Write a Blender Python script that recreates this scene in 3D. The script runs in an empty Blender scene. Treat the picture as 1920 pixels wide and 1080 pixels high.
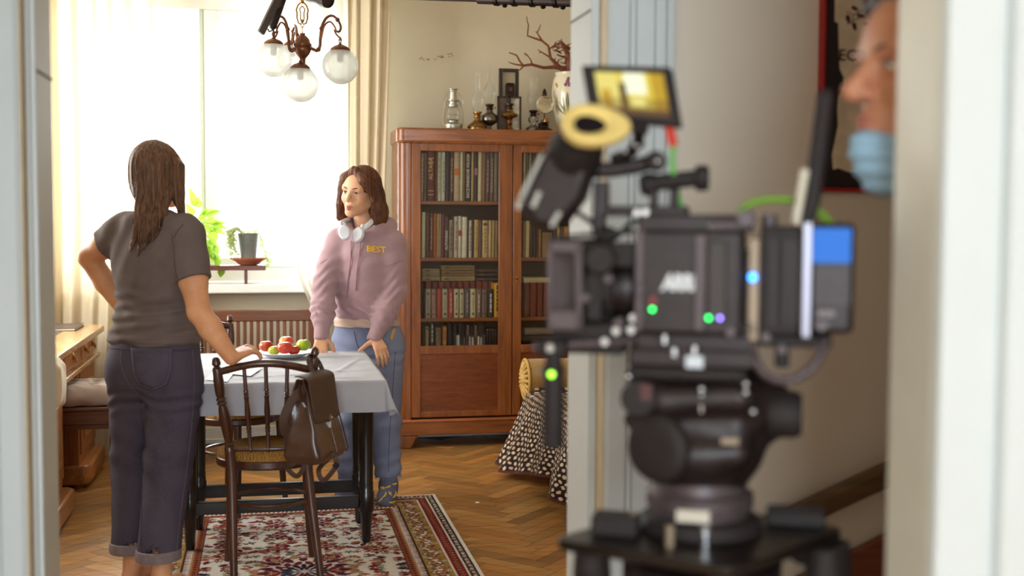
import bpy, bmesh, math, random
import numpy as np
from mathutils import Vector, Matrix, Euler
random.seed(7)
rng = np.random.default_rng(7)
SC = bpy.context.scene
COL = SC.collection
R_ = math.radians

# ------------------------------------------------------------------ camera
FPX, CX, CY = 2200.0, 960.0, 540.0
YAW, PIT, ROLL = math.atan(460 / 2200), math.atan(129 / 2200), R_(0.3)
CAMZ = 1.38
cd = bpy.data.cameras.new('camera')
cam = bpy.data.objects.new('camera', cd)
COL.objects.link(cam)
cd.sensor_width = 36.0
cd.lens = FPX / 1920 * 36.0
CR = Matrix.Rotation(-YAW, 3, 'Z') @ Matrix.Rotation(math.pi / 2 - PIT, 3, 'X') @ Matrix.Rotation(ROLL, 3, 'Z')
cam.matrix_world = Matrix.Translation((0, 0, CAMZ)) @ CR.to_4x4()
cd.clip_start = 0.05
cd.clip_end = 100
cd.dof.use_dof = True
cd.dof.focus_distance = 5.25
cd.dof.aperture_fstop = 2.0
cd.dof.aperture_blades = 0
SC.camera = cam

# ------------------------------------------------------------------ world, lights, exposure
W = bpy.data.worlds.new('overcast_sky')
SC.world = W
W.use_nodes = True
W.node_tree.nodes['Background'].inputs[0].default_value = (1.0, 1.0, 0.97, 1)
W.node_tree.nodes['Background'].inputs[1].default_value = 2.6


def area_light(name, loc, rot, sx, sy, power, color):
    l = bpy.data.lights.new(name, 'AREA')
    l.shape = 'RECTANGLE'
    l.size, l.size_y, l.energy, l.color = sx, sy, power, color
    o = bpy.data.objects.new(name, l)
    COL.objects.link(o)
    o.location, o.rotation_euler = loc, rot
    return o


# daylight entering by the back window and the one behind the photographer; left window is added room fill
area_light('daylight_back_window', (-0.36, 7.72, 1.85), (R_(-90), 0, 0), 1.75, 1.75, 135, (0.93, 0.97, 1.0))
area_light('fill_left_window', (-1.70, 5.75, 1.75), (0, R_(-90), 0), 1.6, 1.3, 60, (1.0, 0.97, 0.90))
area_light('daylight_front_room_window', (-0.40, -3.60, 1.75), (R_(90), 0, 0), 1.7, 1.7, 138, (0.74, 0.89, 1.0))

VS = SC.view_settings
VS.view_transform = 'Standard'
VS.look = 'None'
VS.gamma = 1.0
VS.use_curve_mapping = False
VS.exposure = 0.35
SC.cycles.use_denoising = True
SC.cycles.max_bounces = 10
SC.cycles.diffuse_bounces = 5
SC.cycles.transparent_max_bounces = 24
SC.cycles.sample_clamp_indirect = 6.0


# ------------------------------------------------------------------ helpers
def ray(px, py):
    return CR @ Vector(((px - CX) / FPX, -(py - CY) / FPX, -1.0))


def P(px, py, Y=None, z=None, D=None, X=None):
    """the point of a plane of the room that the photograph shows at this pixel"""
    d = ray(px, py)
    if D is not None: t = D
    elif Y is not None: t = Y / d.y
    elif X is not None: t = X / d.x
    else: t = (z - CAMZ) / d.z
    return Vector((d.x * t, d.y * t, CAMZ + d.z * t))


def srgb(r, g=None, b=None):
    if g is None:
        r, g, b = r
    f = lambda c: (c / 255 / 12.92) if c / 255 <= 0.04045 else ((c / 255 + 0.055) / 1.055) ** 2.4
    return (f(r), f(g), f(b))


class N:
    """tiny node helper"""
    def __init__(s, name):
        s.m = bpy.data.materials.new(name)
        s.m.use_nodes = True
        s.t = s.m.node_tree
        s.b = s.t.nodes['Principled BSDF']
        s.out = s.t.nodes['Material Output']

    def n(s, typ, ins=None, **props):
        nd = s.t.nodes.new(typ)
        for k, v in props.items(): setattr(nd, k, v)
        for k, v in (ins or {}).items():
            if isinstance(v, bpy.types.NodeSocket): s.t.links.new(v, nd.inputs[k])
            else: nd.inputs[k].default_value = v
        return nd

    def link(s, a, b): s.t.links.new(a, b)

    def coord(s, scale=(1, 1, 1), rot=(0, 0, 0), kind='Object'):
        tc = s.n('ShaderNodeTexCoord')
        return s.n('ShaderNodeMapping', {'Vector': tc.outputs[kind], 'Scale': scale, 'Rotation': rot}).outputs[0]

    def ramp(s, fac, stops):
        r = s.n('ShaderNodeValToRGB', {'Fac': fac})
        e = r.color_ramp.elements
        while len(e) < len(stops): e.new(0.5)
        for i, (p, c) in enumerate(stops):
            e[i].position = p
            e[i].color = (*c, 1) if len(c) == 3 else c
        return r.outputs[0]

    def mix(s, fac, a, b, mode='MIX'):
        nd = s.t.nodes.new('ShaderNodeMix')
        nd.data_type = 'RGBA'
        nd.blend_type = mode
        for i, v in ((0, fac), (6, a), (7, b)):
            if isinstance(v, bpy.types.NodeSocket): s.t.links.new(v, nd.inputs[i])
            else: nd.inputs[i].default_value = (*v, 1) if isinstance(v, tuple) and len(v) == 3 else v
        return nd.outputs[2]

    def set(s, **k):
        for key, v in k.items():
            i = s.b.inputs[key.replace('_', ' ')]
            if isinstance(v, bpy.types.NodeSocket): s.t.links.new(v, i)
            else: i.default_value = (*v, 1) if isinstance(v, tuple) and len(v) == 3 else v
        return s

    def bump(s, h, strength=0.3, dist=0.01):
        bp = s.n('ShaderNodeBump', {'Height': h, 'Strength': strength, 'Distance': dist})
        s.t.links.new(bp.outputs[0], s.b.inputs['Normal'])


MATS = {}


def mat(name, rgb, rough=0.6, metal=0.0, var=0.12, vs=8.0, bump=0.0, bs=60.0, spec=0.5, stretch=(1, 1, 1), sheen=0.0, emit=None, es=1.0, coat=0.0, bd=0.004):
    """plain material with a little procedural variation; rgb is 0-255 sRGB"""
    if name in MATS: return MATS[name]
    m = N(name)
    c = srgb(rgb)
    if var > 0:
        nz = m.n('ShaderNodeTexNoise', {'Vector': m.coord(stretch), 'Scale': vs, 'Detail': 4.0})
        lo = tuple(x * (1 - var) for x in c)
        hi = tuple(min(1, x * (1 + var)) for x in c)
        m.set(Base_Color=m.ramp(nz.outputs[0], [(0.3, lo), (0.7, hi)]))
    else:
        m.set(Base_Color=c)
    m.set(Roughness=rough, Metallic=metal)
    m.b.inputs['Specular IOR Level'].default_value = spec
    if sheen: m.set(Sheen_Weight=sheen, Sheen_Roughness=0.5)
    if coat: m.set(Coat_Weight=coat, Coat_Roughness=0.15)
    if bump:
        nb = m.n('ShaderNodeTexNoise', {'Vector': m.coord(stretch), 'Scale': bs, 'Detail': 5.0})
        m.bump(nb.outputs[0], bump, bd)
    if emit:
        m.set(Emission_Color=srgb(emit), Emission_Strength=es)
    MATS[name] = m.m
    return m.m


def wood(name, dark, light, scale=1.0, axis=2, rough=0.4, coat=0.2, rings=9.0, spec=0.5):
    if name in MATS: return MATS[name]
    m = N(name)
    st = [6.0 * scale] * 3
    st[axis] = 0.55 * scale
    co = m.coord(tuple(st))
    nz = m.n('ShaderNodeTexNoise', {'Vector': co, 'Scale': 2.2, 'Detail': 6.0, 'Distortion': 1.2})
    wv = m.n('ShaderNodeTexNoise', {'Vector': co, 'Scale': rings, 'Detail': 3.0, 'Distortion': 0.4})
    f = m.n('ShaderNodeMath', {0: nz.outputs[0], 1: wv.outputs[0]}, operation='ADD')
    f2 = m.n('ShaderNodeMath', {0: f.outputs[0], 1: 0.5}, operation='MULTIPLY')
    m.set(Base_Color=m.ramp(f2.outputs[0], [(0.32, srgb(dark)), (0.68, srgb(light))]), Roughness=rough, Coat_Weight=coat, Coat_Roughness=0.2)
    m.b.inputs['Specular IOR Level'].default_value = spec
    m.bump(f2.outputs[0], 0.12, 0.002)
    MATS[name] = m.m
    return m.m


def glassmat(name, tint=(0.95, 0.97, 0.96), refl=1.0, body=0.0, bodycol=(0.9, 0.9, 0.9)):
    """thin clear pane or vessel: see-through with fresnel reflections, optional milky body"""
    if name in MATS: return MATS[name]
    m = N(name)
    tr = m.n('ShaderNodeBsdfTransparent', {'Color': (*tint, 1)})
    gl = m.n('ShaderNodeBsdfGlossy', {'Color': (1, 1, 1, 1), 'Roughness': 0.04})
    fr = m.n('ShaderNodeFresnel', {'IOR': 1.45})
    fm = m.n('ShaderNodeMath', {0: fr.outputs[0], 1: refl}, operation='MULTIPLY')
    last = tr.outputs[0]
    if body:
        df = m.n('ShaderNodeBsdfTranslucent', {'Color': (*bodycol, 1)})
        dd = m.n('ShaderNodeBsdfDiffuse', {'Color': (*bodycol, 1)})
        h = m.n('ShaderNodeMixShader', {0: 0.5, 1: df.outputs[0], 2: dd.outputs[0]})
        last = m.n('ShaderNodeMixShader', {0: body, 1: last, 2: h.outputs[0]}).outputs[0]
    mx = m.n('ShaderNodeMixShader', {0: fm.outputs[0], 1: last, 2: gl.outputs[0]})
    m.link(mx.outputs[0], m.out.inputs[0])
    MATS[name] = m.m
    return m.m


def vcol(name, rough=0.8, bump=0.0, bs=200.0, var=0.0, sheen=0.0, spec=0.3):
    """material whose pattern comes from the mesh's colour attribute"""
    if name in MATS: return MATS[name]
    m = N(name)
    a = m.n('ShaderNodeVertexColor', layer_name='col')
    c = a.outputs[0]
    if var:
        nz = m.n('ShaderNodeTexNoise', {'Vector': m.coord(), 'Scale': 40.0, 'Detail': 4.0})
        v = m.ramp(nz.outputs[0], [(0.3, (1 - var,) * 3), (0.7, (1.0,) * 3)])
        c = m.mix(1.0, c, v, 'MULTIPLY')
    m.set(Base_Color=c, Roughness=rough)
    m.b.inputs['Specular IOR Level'].default_value = spec
    if sheen: m.set(Sheen_Weight=sheen)
    if bump:
        nb = m.n('ShaderNodeTexNoise', {'Vector': m.coord(), 'Scale': bs, 'Detail': 3.0})
        m.bump(nb.outputs[0], bump, 0.004)
    MATS[name] = m.m
    return m.m


def V(*a): return Vector(a)


def frame(d):
    d = Vector(d).normalized()
    u = d.cross(Vector((0, 0, 1)))
    if u.length < 1e-4: u = Vector((1, 0, 0))
    u.normalize()
    return u, d.cross(u).normalized()


class MB:
    def __init__(s):
        s.v, s.f, s.mi, s.c = [], [], [], None

    def add(s, verts, faces, mi=0):
        o = len(s.v)
        s.v += [Vector(v) for v in verts]
        s.f += [tuple(i + o for i in f) for f in faces]
        s.mi += [mi] * len(faces)
        return s

    def box(s, c, size, rot=None, mi=0, taper=1.0):
        hx, hy, hz = size[0] / 2, size[1] / 2, size[2] / 2
        vs = []
        for z in (-1, 1):
            k = taper if z > 0 else 1.0
            for x, y in ((-1, -1), (1, -1), (1, 1), (-1, 1)):
                p = Vector((x * hx * k, y * hy * k, z * hz))
                if rot is not None: p = rot @ p
                vs.append(Vector(c) + p)
        return s.add(vs, [(3, 2, 1, 0), (4, 5, 6, 7), (0, 1, 5, 4), (1, 2, 6, 5), (2, 3, 7, 6), (3, 0, 4, 7)], mi)

    def bx(s, x0, x1, y0, y1, z0, z1, mi=0):
        return s.box(((x0 + x1) / 2, (y0 + y1) / 2, (z0 + z1) / 2), (abs(x1 - x0), abs(y1 - y0), abs(z1 - z0)), None, mi)

    def bar(s, a, b, w, h, up=(0, 0, 1), mi=0):
        """box from a to b, w wide (sideways) and h high (along up)"""
        a, b = Vector(a), Vector(b)
        d = (b - a).normalized()
        x = d.cross(Vector(up)).normalized()
        y = x.cross(d).normalized()
        vs = []
        for p in (a, b):
            for i, j in ((-1, -1), (1, -1), (1, 1), (-1, 1)):
                vs.append(p + x * (w / 2 * i) + y * (h / 2 * j))
        return s.add(vs, [(3, 2, 1, 0), (4, 5, 6, 7), (0, 1, 5, 4), (1, 2, 6, 5), (2, 3, 7, 6), (3, 0, 4, 7)], mi)

    def tube(s, pts, r, n=10, cap=True, closed=False, mi=0, flat=None, up=None):
        pts = [Vector(p) for p in pts]
        m = len(pts)
        rr = r if isinstance(r, (list, tuple)) else [r] * m
        rings = []
        pu = None
        for i, p in enumerate(pts):
            if closed: d = pts[(i + 1) % m] - pts[i - 1]
            else: d = pts[min(i + 1, m - 1)] - pts[max(i - 1, 0)]
            d.normalize()
            if up is not None:
                u = d.cross(Vector(up)).normalized()
                w = u.cross(d).normalized()
            elif pu is None: u, w = frame(d)
            else:
                u = (pu - d * pu.dot(d)).normalized()
                w = d.cross(u).normalized()
            pu = u
            fl = flat or 1.0
            rings.append([p + (u * math.cos(2 * math.pi * k / n) + w * fl * math.sin(2 * math.pi * k / n)) * rr[i] for k in range(n)])
        vs = [q for ring in rings for q in ring]
        fs = []
        for i in range(m if closed else m - 1):
            j = (i + 1) % m
            for k in range(n):
                k2 = (k + 1) % n
                fs.append((i * n + k, i * n + k2, j * n + k2, j * n + k))
        if cap and not closed:
            fs.append(tuple(range(n))[::-1])
            fs.append(tuple((m - 1) * n + k for k in range(n)))
        return s.add(vs, fs, mi)

    def cyl(s, a, b, r0, r1=None, n=20, mi=0):
        return s.tube([a, b], [r0, r0 if r1 is None else r1], n, mi=mi)

    def lathe(s, prof, base=(0, 0, 0), axis=(0, 0, 1), n=24, mi=0, cap=True):
        """prof: (radius, height along axis)"""
        ax = Vector(axis).normalized()
        u, w = frame(ax)
        b = Vector(base)
        m = len(prof)
        vs = [b + ax * h + (u * math.cos(2 * math.pi * k / n) + w * math.sin(2 * math.pi * k / n)) * max(r, 1e-4) for r, h in prof for k in range(n)]
        fs = [(i * n + k, i * n + (k + 1) % n, (i + 1) * n + (k + 1) % n, (i + 1) * n + k) for i in range(m - 1) for k in range(n)]
        if cap:
            fs.append(tuple(range(n))[::-1])
            fs.append(tuple((m - 1) * n + k for k in range(n)))
        return s.add(vs, fs, mi)

    def ell(s, c, r, rot=None, n=16, m=10, mi=0):
        vs, fs = [], []
        r = r if isinstance(r, (list, tuple)) else (r, r, r)
        for i in range(m + 1):
            t = math.pi * i / m
            for k in range(n):
                a = 2 * math.pi * k / n
                p = Vector((r[0] * math.sin(t) * math.cos(a), r[1] * math.sin(t) * math.sin(a), r[2] * math.cos(t)))
                if rot is not None: p = rot @ p
                vs.append(Vector(c) + p)
        for i in range(m):
            for k in range(n):
                fs.append((i * n + k, (i + 1) * n + k, (i + 1) * n + (k + 1) % n, i * n + (k + 1) % n))
        return s.add(vs, fs, mi)

    def prism(s, poly, depth, mi=0):
        """poly: 3-D points of a planar outline, depth: extrusion vector"""
        n = len(poly)
        d = Vector(depth)
        vs = [Vector(p) for p in poly] + [Vector(p) + d for p in poly]
        fs = [tuple(range(n))[::-1], tuple(range(n, 2 * n))] + [(i, (i + 1) % n, n + (i + 1) % n, n + i) for i in range(n)]
        return s.add(vs, fs, mi)

    def grid(s, fn, nu, nv, mi=0, thick=None):
        vs = [Vector(fn(i / nu, j / nv)) for j in range(nv + 1) for i in range(nu + 1)]
        fs = [(j * (nu + 1) + i, j * (nu + 1) + i + 1, (j + 1) * (nu + 1) + i + 1, (j + 1) * (nu + 1) + i) for j in range(nv) for i in range(nu)]
        return s.add(vs, fs, mi)

    def build(s, name, m=None, parent=None, smooth=True, bevel=0.0, seg=2, solid=0.0, sub=0, angle=38, local=False, org=None, cols=None, fcols=None):
        me = bpy.data.meshes.new(name)
        vs = np.array([tuple(v) for v in s.v], dtype=np.float64)
        loc = None
        if parent is not None:
            if not local:
                rt = parent
                while rt.parent is not None: rt = rt.parent
                M = np.array(rt.matrix_basis.inverted())
                vs = vs @ M[:3, :3].T + M[:3, 3]
        else:
            if org is None:
                lo, hi = vs.min(0), vs.max(0)
                org = ((lo[0] + hi[0]) / 2, (lo[1] + hi[1]) / 2, lo[2])
            loc = org
            vs = vs - np.array(org)
        me.from_pydata(vs.tolist(), [], s.f)
        ms = m if isinstance(m, (list, tuple)) else [m]
        for q in ms:
            if q: me.materials.append(q)
        if len(ms) > 1: me.polygons.foreach_set('material_index', s.mi)
        if cols is not None:
            at = me.color_attributes.new('col', 'FLOAT_COLOR', 'POINT')
            ca = np.ones((len(vs), 4), dtype=np.float32)
            ca[:, :3] = cols
            at.data.foreach_set('color', ca.ravel())
        if fcols is not None:
            at = me.color_attributes.new('col', 'FLOAT_COLOR', 'CORNER')
            ca = []
            for p, c in zip(me.polygons, fcols): ca += [(*c, 1.0)] * p.loop_total
            at.data.foreach_set('color', np.array(ca, dtype=np.float32).ravel())
        me.update()
        if smooth:
            me.polygons.foreach_set('use_smooth', [True] * len(me.polygons))
            me.set_sharp_from_angle(angle=R_(angle))
        o = bpy.data.objects.new(name, me)
        COL.objects.link(o)
        if parent is not None: o.parent = parent
        else: o.location = loc
        if bevel:
            b = o.modifiers.new('bevel', 'BEVEL')
            b.width, b.segments, b.limit_method, b.angle_limit = bevel, seg, 'ANGLE', R_(40)
            b.harden_normals = False
        if solid:
            b = o.modifiers.new('solid', 'SOLIDIFY')
            b.thickness, b.offset = solid, 0
        if sub:
            b = o.modifiers.new('sub', 'SUBSURF')
            b.levels = b.render_levels = sub
        return o


def thing(name, label, cat, loc=(0, 0, 0), rotz=0.0, group=None):
    o = bpy.data.objects.new(name, None)
    o.empty_display_size = 0.1
    COL.objects.link(o)
    o.location = loc
    o.rotation_euler = (0, 0, rotz)
    return tag(o, label, cat, group)


def tag(o, label, cat, group=None):
    o['label'] = label
    o['category'] = cat
    if group: o['group'] = group
    return o


def struct(o):
    o['kind'] = 'structure'
    return o


def copy_tree(o, parent=None):
    c = o.copy()
    COL.objects.link(c)
    if parent is not None: c.parent = parent
    for ch in [x for x in bpy.data.objects if x.parent == o]: copy_tree(ch, c)
    return c


def text_mesh(body, size, name, m, parent, origin, xdir, ydir, depth=0.002, local=False, align='CENTER', bold=0.0, shear=0.0, sx=1.0):
    """lettering as a thin mesh: origin = centre, xdir/ydir = reading and up direction"""
    cu = bpy.data.curves.new(name, 'FONT')
    cu.body, cu.size, cu.align_x, cu.align_y = body, size, align, 'CENTER'
    cu.extrude, cu.offset, cu.shear = depth / 2, bold, shear
    cu.resolution_u = 2
    to = bpy.data.objects.new('tmp_text', cu)
    COL.objects.link(to)
    dg = bpy.context.evaluated_depsgraph_get()
    me0 = to.evaluated_get(dg).to_mesh()
    vs = [Vector(v.co) for v in me0.vertices]
    fs = [tuple(p.vertices) for p in me0.polygons]
    to.evaluated_get(dg).to_mesh_clear()
    bpy.data.objects.remove(to)
    bpy.data.curves.remove(cu)
    x, y = Vector(xdir).normalized(), Vector(ydir).normalized()
    z = x.cross(y).normalized()
    b = MB()
    b.add([Vector(origin) + x * (v.x * sx) + y * v.y + z * v.z for v in vs], fs)
    return b.build(name, m, parent, smooth=False, local=local)


# ---- implicit surfaces (for people, hair, cloth and other soft shapes)
class SDF:
    def __init__(s, h=0.006): s.h, s.p, s.lo, s.hi = h, [], [], []

    def _reg(s, lo, hi, fn, k, op):
        lo, hi = np.array(lo, float), np.array(hi, float)
        s.p.append((lo - k - 2.5 * s.h, hi + k + 2.5 * s.h, fn, k, op))
        if op == 'add':
            s.lo.append(lo)
            s.hi.append(hi)
        return s

    def cone(s, a, b, r0, r1=None, k=0.02, flat=None, op='add'):
        """round cone; flat=(axis vector, factor) squashes its cross-section along the axis"""
        a, b = np.array(a, float), np.array(b, float)
        r1 = r0 if r1 is None else r1
        ab = b - a
        L2 = max(ab @ ab, 1e-12)
        fx = None
        if flat is not None:
            fx = np.array(flat[0], float)
            fx /= np.linalg.norm(fx)

        def fn(p):
            q = p - a
            t = np.clip((q @ ab) / L2, 0, 1)
            d = q - t[..., None] * ab
            r = r0 + t * (r1 - r0)
            if fx is not None:
                c = d @ fx
                d = d + (c * (1 / flat[1] - 1))[..., None] * fx
                ln = np.sqrt((d * d).sum(-1))
                g = np.where(ln > 1e-6, np.abs(c) / flat[1] / np.maximum(ln, 1e-6), 0)
                return (ln - r) * (1 - g * (1 - min(1, flat[1])))
            return np.sqrt((d * d).sum(-1)) - r
        m = max(r0, r1) * max(1.0, flat[1] if flat else 1.0)
        return s._reg(np.minimum(a, b) - m, np.maximum(a, b) + m, fn, k, op)

    def chain(s, pts, rs, k=0.02, flat=None, op='add'):
        for i in range(len(pts) - 1): s.cone(pts[i], pts[i + 1], rs[i], rs[i + 1], k, flat, op)
        return s

    def ell(s, c, r, rot=None, k=0.02, op='add'):
        c, r = np.array(c, float), np.array(r, float)
        M = np.array(rot) if rot is not None else np.eye(3)

        def fn(p):
            q = (p - c) @ M
            k0 = np.sqrt(((q / r) ** 2).sum(-1))
            k1 = np.sqrt(((q / (r * r)) ** 2).sum(-1))
            return k0 * (k0 - 1.0) / np.maximum(k1, 1e-9)
        ext = np.sqrt(((M * r) ** 2).sum(1))
        return s._reg(c - ext, c + ext, fn, k, op)

    def plane(s, pt, nrm, lo, hi, k=0.0):
        """cut away everything on the side the normal points to, inside the box lo-hi"""
        pt, nrm = np.array(pt, float), np.array(nrm, float)
        nrm /= np.linalg.norm(nrm)
        return s._reg(lo, hi, lambda p: -((p - pt) @ nrm), k, 'sub')

    def warp(s, fn, lo=None, hi=None):
        s.p.append((None if lo is None else np.array(lo, float), None if hi is None else np.array(hi, float), fn, 0, 'warp'))
        return s

    def mesh(s):
        h = s.h
        lo = np.min(s.lo, 0) - 3 * h
        hi = np.max(s.hi, 0) + 3 * h
        n = np.ceil((hi - lo) / h).astype(int) + 1
        f = np.full(n, 0.25, np.float32)
        for a, b, fn, k, op in s.p:
            i0 = np.zeros(3, int) if a is None else np.clip(np.floor((a - lo) / h).astype(int), 0, n)
            i1 = n.copy() if b is None else np.clip(np.ceil((b - lo) / h).astype(int) + 1, 0, n)
            if (i1 <= i0).any(): continue
            sl = tuple(slice(i0[q], i1[q]) for q in range(3))
            g = np.stack(np.meshgrid(*[lo[q] + h * np.arange(i0[q], i1[q]) for q in range(3)], indexing='ij'), -1)
            cur = f[sl]
            if op == 'warp':
                f[sl] = cur + fn(g)
                continue
            d = fn(g)
            if op == 'add':
                if k > 0:
                    hh = np.clip(0.5 + 0.5 * (d - cur) / k, 0, 1)
                    f[sl] = d * (1 - hh) + cur * hh - k * hh * (1 - hh)
                else: f[sl] = np.minimum(cur, d)
            else:
                d = -d
                if k > 0:
                    hh = np.clip(0.5 - 0.5 * (d - cur) / k, 0, 1)
                    f[sl] = d * (1 - hh) + cur * hh + k * hh * (1 - hh)
                else: f[sl] = np.maximum(cur, d)
        return surface_nets(f, lo, h)

    def mb(s):
        v, q = s.mesh()
        b = MB()
        b.v = [Vector(x) for x in v]
        b.f = [tuple(x) for x in q.tolist()]
        b.mi = [0] * len(b.f)
        return b


def surface_nets(f, lo, h):
    ins = f < 0
    c = np.zeros(tuple(np.array(f.shape) - 1), np.int8)
    for dx in (0, 1):
        for dy in (0, 1):
            for dz in (0, 1):
                c += ins[dx:dx + c.shape[0], dy:dy + c.shape[1], dz:dz + c.shape[2]]
    act = (c > 0) & (c < 8)
    idx = np.full(c.shape, -1, np.int64)
    cells = np.argwhere(act)
    idx[act] = np.arange(len(cells))
    acc = np.zeros((len(cells), 3))
    cnt = np.zeros(len(cells))
    cor = [(0, 0, 0), (1, 0, 0), (0, 1, 0), (1, 1, 0), (0, 0, 1), (1, 0, 1), (0, 1, 1), (1, 1, 1)]
    for i in range(8):
        for j in range(i + 1, 8):
            d = np.array(cor[j]) - np.array(cor[i])
            if np.abs(d).sum() != 1: continue
            a = cells + cor[i]
            b = cells + cor[j]
            fa, fb = f[a[:, 0], a[:, 1], a[:, 2]], f[b[:, 0], b[:, 1], b[:, 2]]
            x = (fa < 0) != (fb < 0)
            t = np.where(x, fa / np.where(x, fa - fb, 1), 0)
            acc += np.where(x[:, None], np.array(cor[i]) + t[:, None] * d, 0)
            cnt += x
    v = lo + h * (cells + acc / cnt[:, None])
    quads = []
    for ax in range(3):
        s0 = [slice(None)] * 3
        s1 = [slice(None)] * 3
        s0[ax] = slice(0, -1)
        s1[ax] = slice(1, None)
        a, b = ins[tuple(s0)], ins[tuple(s1)]
        e = np.argwhere(a != b)
        u, w = (ax + 1) % 3, (ax + 2) % 3
        e = e[(e[:, u] > 0) & (e[:, w] > 0) & (e[:, u] < f.shape[u] - 1) & (e[:, w] < f.shape[w] - 1)]
        fl = a[e[:, 0], e[:, 1], e[:, 2]]

        def cell(du, dw):
            q = e.copy()
            q[:, u] -= du
            q[:, w] -= dw
            return idx[q[:, 0], q[:, 1], q[:, 2]]
        q = np.stack([cell(1, 1), cell(0, 1), cell(0, 0), cell(1, 0)], 1)
        q[~fl] = q[~fl][:, ::-1]
        quads.append(q)
    return v, np.concatenate(quads)
# ================================================================== THE SETTING
M_wall = mat('wall_paint', (214, 204, 180), 0.85, var=0.04, vs=3.0, bump=0.10, bs=30)
M_hall = mat('hall_paint', (236, 223, 206), 0.8, var=0.03, vs=2.0, bump=0.05, bs=40)
M_white = mat('white_gloss_paint', (216, 221, 221), 0.6, var=0.03, vs=4.0, bump=0.06, bs=25, spec=.2)
M_ceil = mat('ceiling_paint', (232, 228, 216), 0.9, var=0.02)
M_frame = mat('window_paint', (236, 238, 234), 0.4, var=0.02)
M_glass = glassmat('window_glass', (0.97, 0.98, 0.98))

XL, XR, YD0, YD1, YB = -1.60, 2.70, 2.75, 2.95, 7.35
H = 3.0


def wall_box(name, boxes, m, bevel=0.0):
    b = MB()
    for q in boxes: b.bx(*q)
    return struct(b.build(name, m, smooth=False, bevel=bevel))


WX0, WX1, WZ0, WZ1 = -1.25, 0.55, 0.985, 2.74
wall_box('wall_back', [(XL - .1, WX0, YB, YB + .25, 0, H), (WX1, XR + .1, YB, YB + .25, 0, H), (WX0, WX1, YB, YB + .25, 0, WZ0 - .055), (WX0, WX1, YB, YB + .25, WZ1, H)], M_wall)
LY0, LY1, LZ0, LZ1 = 5.05, 6.45, 0.95, 2.60  # opening out of view, added to let the fill light in
wall_box('wall_left', [(XL - .1, XL, YD1, LY0, 0, H), (XL - .1, XL, LY1, YB, 0, H), (XL - .1, XL, LY0, LY1, 0, LZ0), (XL - .1, XL, LY0, LY1, LZ1, H)], M_wall)
wall_box('wall_right', [(XR, XR + .1, YD1, YB, 0, H)], M_wall)
DX0, DX1, DZ = -0.512, 0.786, 2.32
wall_box('wall_doorway', [(XL - .1, DX0, YD0, YD1, 0, H), (DX1, XR + .1, YD0, YD1, 0, H), (DX0, DX1, YD0, YD1, DZ + .02, H)], [M_hall])
NX0, NX1, NY0, NY1 = -0.85, 0.842, 1.34, 1.44
wall_box('wall_near', [(XL - .1, NX0, NY0, NY1, 0, H), (NX1, XR + .1, NY0, NY1, 0, H), (NX0, NX1, NY0, NY1, DZ + .02, H)], M_hall)
wall_box('wall_hall_left', [(XL - .1, XL, NY1, YD0, 0, H)], M_hall)
wall_box('wall_hall_right', [(XR, XR + .1, NY1, YD0, 0, H)], M_hall)
wall_box('wall_front_left', [(XL - .1, XL, -3.6, NY0, 0, H)], M_hall)
wall_box('wall_front_right', [(XR, XR + .1, -3.6, NY0, 0, H)], M_hall)
wall_box('wall_front', [(XL - .1, -1.35, -3.5, -3.4, 0, H), (.55, XR + .1, -3.5, -3.4, 0, H), (-1.35, .55, -3.5, -3.4, 0, .85), (-1.35, .55, -3.5, -3.4, 2.65, H)], M_hall)
wall_box('ceiling', [(XL - .1, XR + .1, -3.6, YB + .25, H, H + .1)], M_ceil)

# worn patch of plaster over the bookcase
b = MB()
for i in range(26):
    t = rng.random()
    c = P(788 + 62 * t, 107 + 6 * math.sin(t * 5) + rng.normal(0, 2.5), Y=YB)
    r = 0.002 + 0.005 * rng.random()
    n = 7
    vs = [(c.x + r * (1.6 if q % 2 else 1.0) * math.cos(q * 2 * math.pi / n + i), YB - 0.0008 - .0001 * i, c.z + r * 0.7 * math.sin(q * 2 * math.pi / n + i)) for q in range(n)]
    b.add(vs, [tuple(range(n))])
struct(b.build('wall_back_worn_plaster', mat('worn_plaster', (160, 126, 80), 0.9, var=0.2, vs=60), smooth=False))

# ---- floor: oak herringbone
ang = R_(45)
ca, sa = math.cos(ang), math.sin(ang)
Wd, nL = 0.072, 5
fl = MB()
fl.bx(XL, XR, -3.6, YB, -0.06, -0.004, 0)
fcols = [(0.02, 0.012, 0.006)] * 6
base = np.array(srgb(180, 130, 72))
for i in range(-90, 140):
    for j in range(-14, 20):
        for kind in (0, 1):
            x0, y0 = i * Wd, (i + 2 * nL * j) * Wd
            if kind == 0: q = [(x0, y0), (x0 + nL * Wd, y0), (x0 + nL * Wd, y0 + Wd), (x0, y0 + Wd)]
            else: q = [(x0, y0 + Wd), (x0 + Wd, y0 + Wd), (x0 + Wd, y0 + Wd + nL * Wd), (x0, y0 + Wd + nL * Wd)]
            cx, cy = sum(p[0] for p in q) / 4, sum(p[1] for p in q) / 4
            wq = []
            for (x, y) in q:
                e = 0.0009
                x += e if x < cx else -e
                y += e if y < cy else -e
                wq.append((x * ca - y * sa + 0.6, x * sa + y * ca + 4.0, 0.0))
            mx, my = sum(p[0] for p in wq) / 4, sum(p[1] for p in wq) / 4
            if not (XL + .02 < mx < XR - .02 and YD0 < my < YB - .02): continue
            fl.add([(min(max(p[0], XL), XR), min(p[1], YB), 0) for p in wq], [(0, 1, 2, 3)], 1 + kind)
            k = 1 + rng.normal(0, 0.17)
            w = rng.normal(0, 0.05)
            fcols.append(tuple(np.clip(base * k * np.array([1 + w, 1, 1 - w]), 0, 1)))
fl.bx(XL, XR, -3.6, YD0 + .02, -0.004, 0.0, 1)
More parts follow.
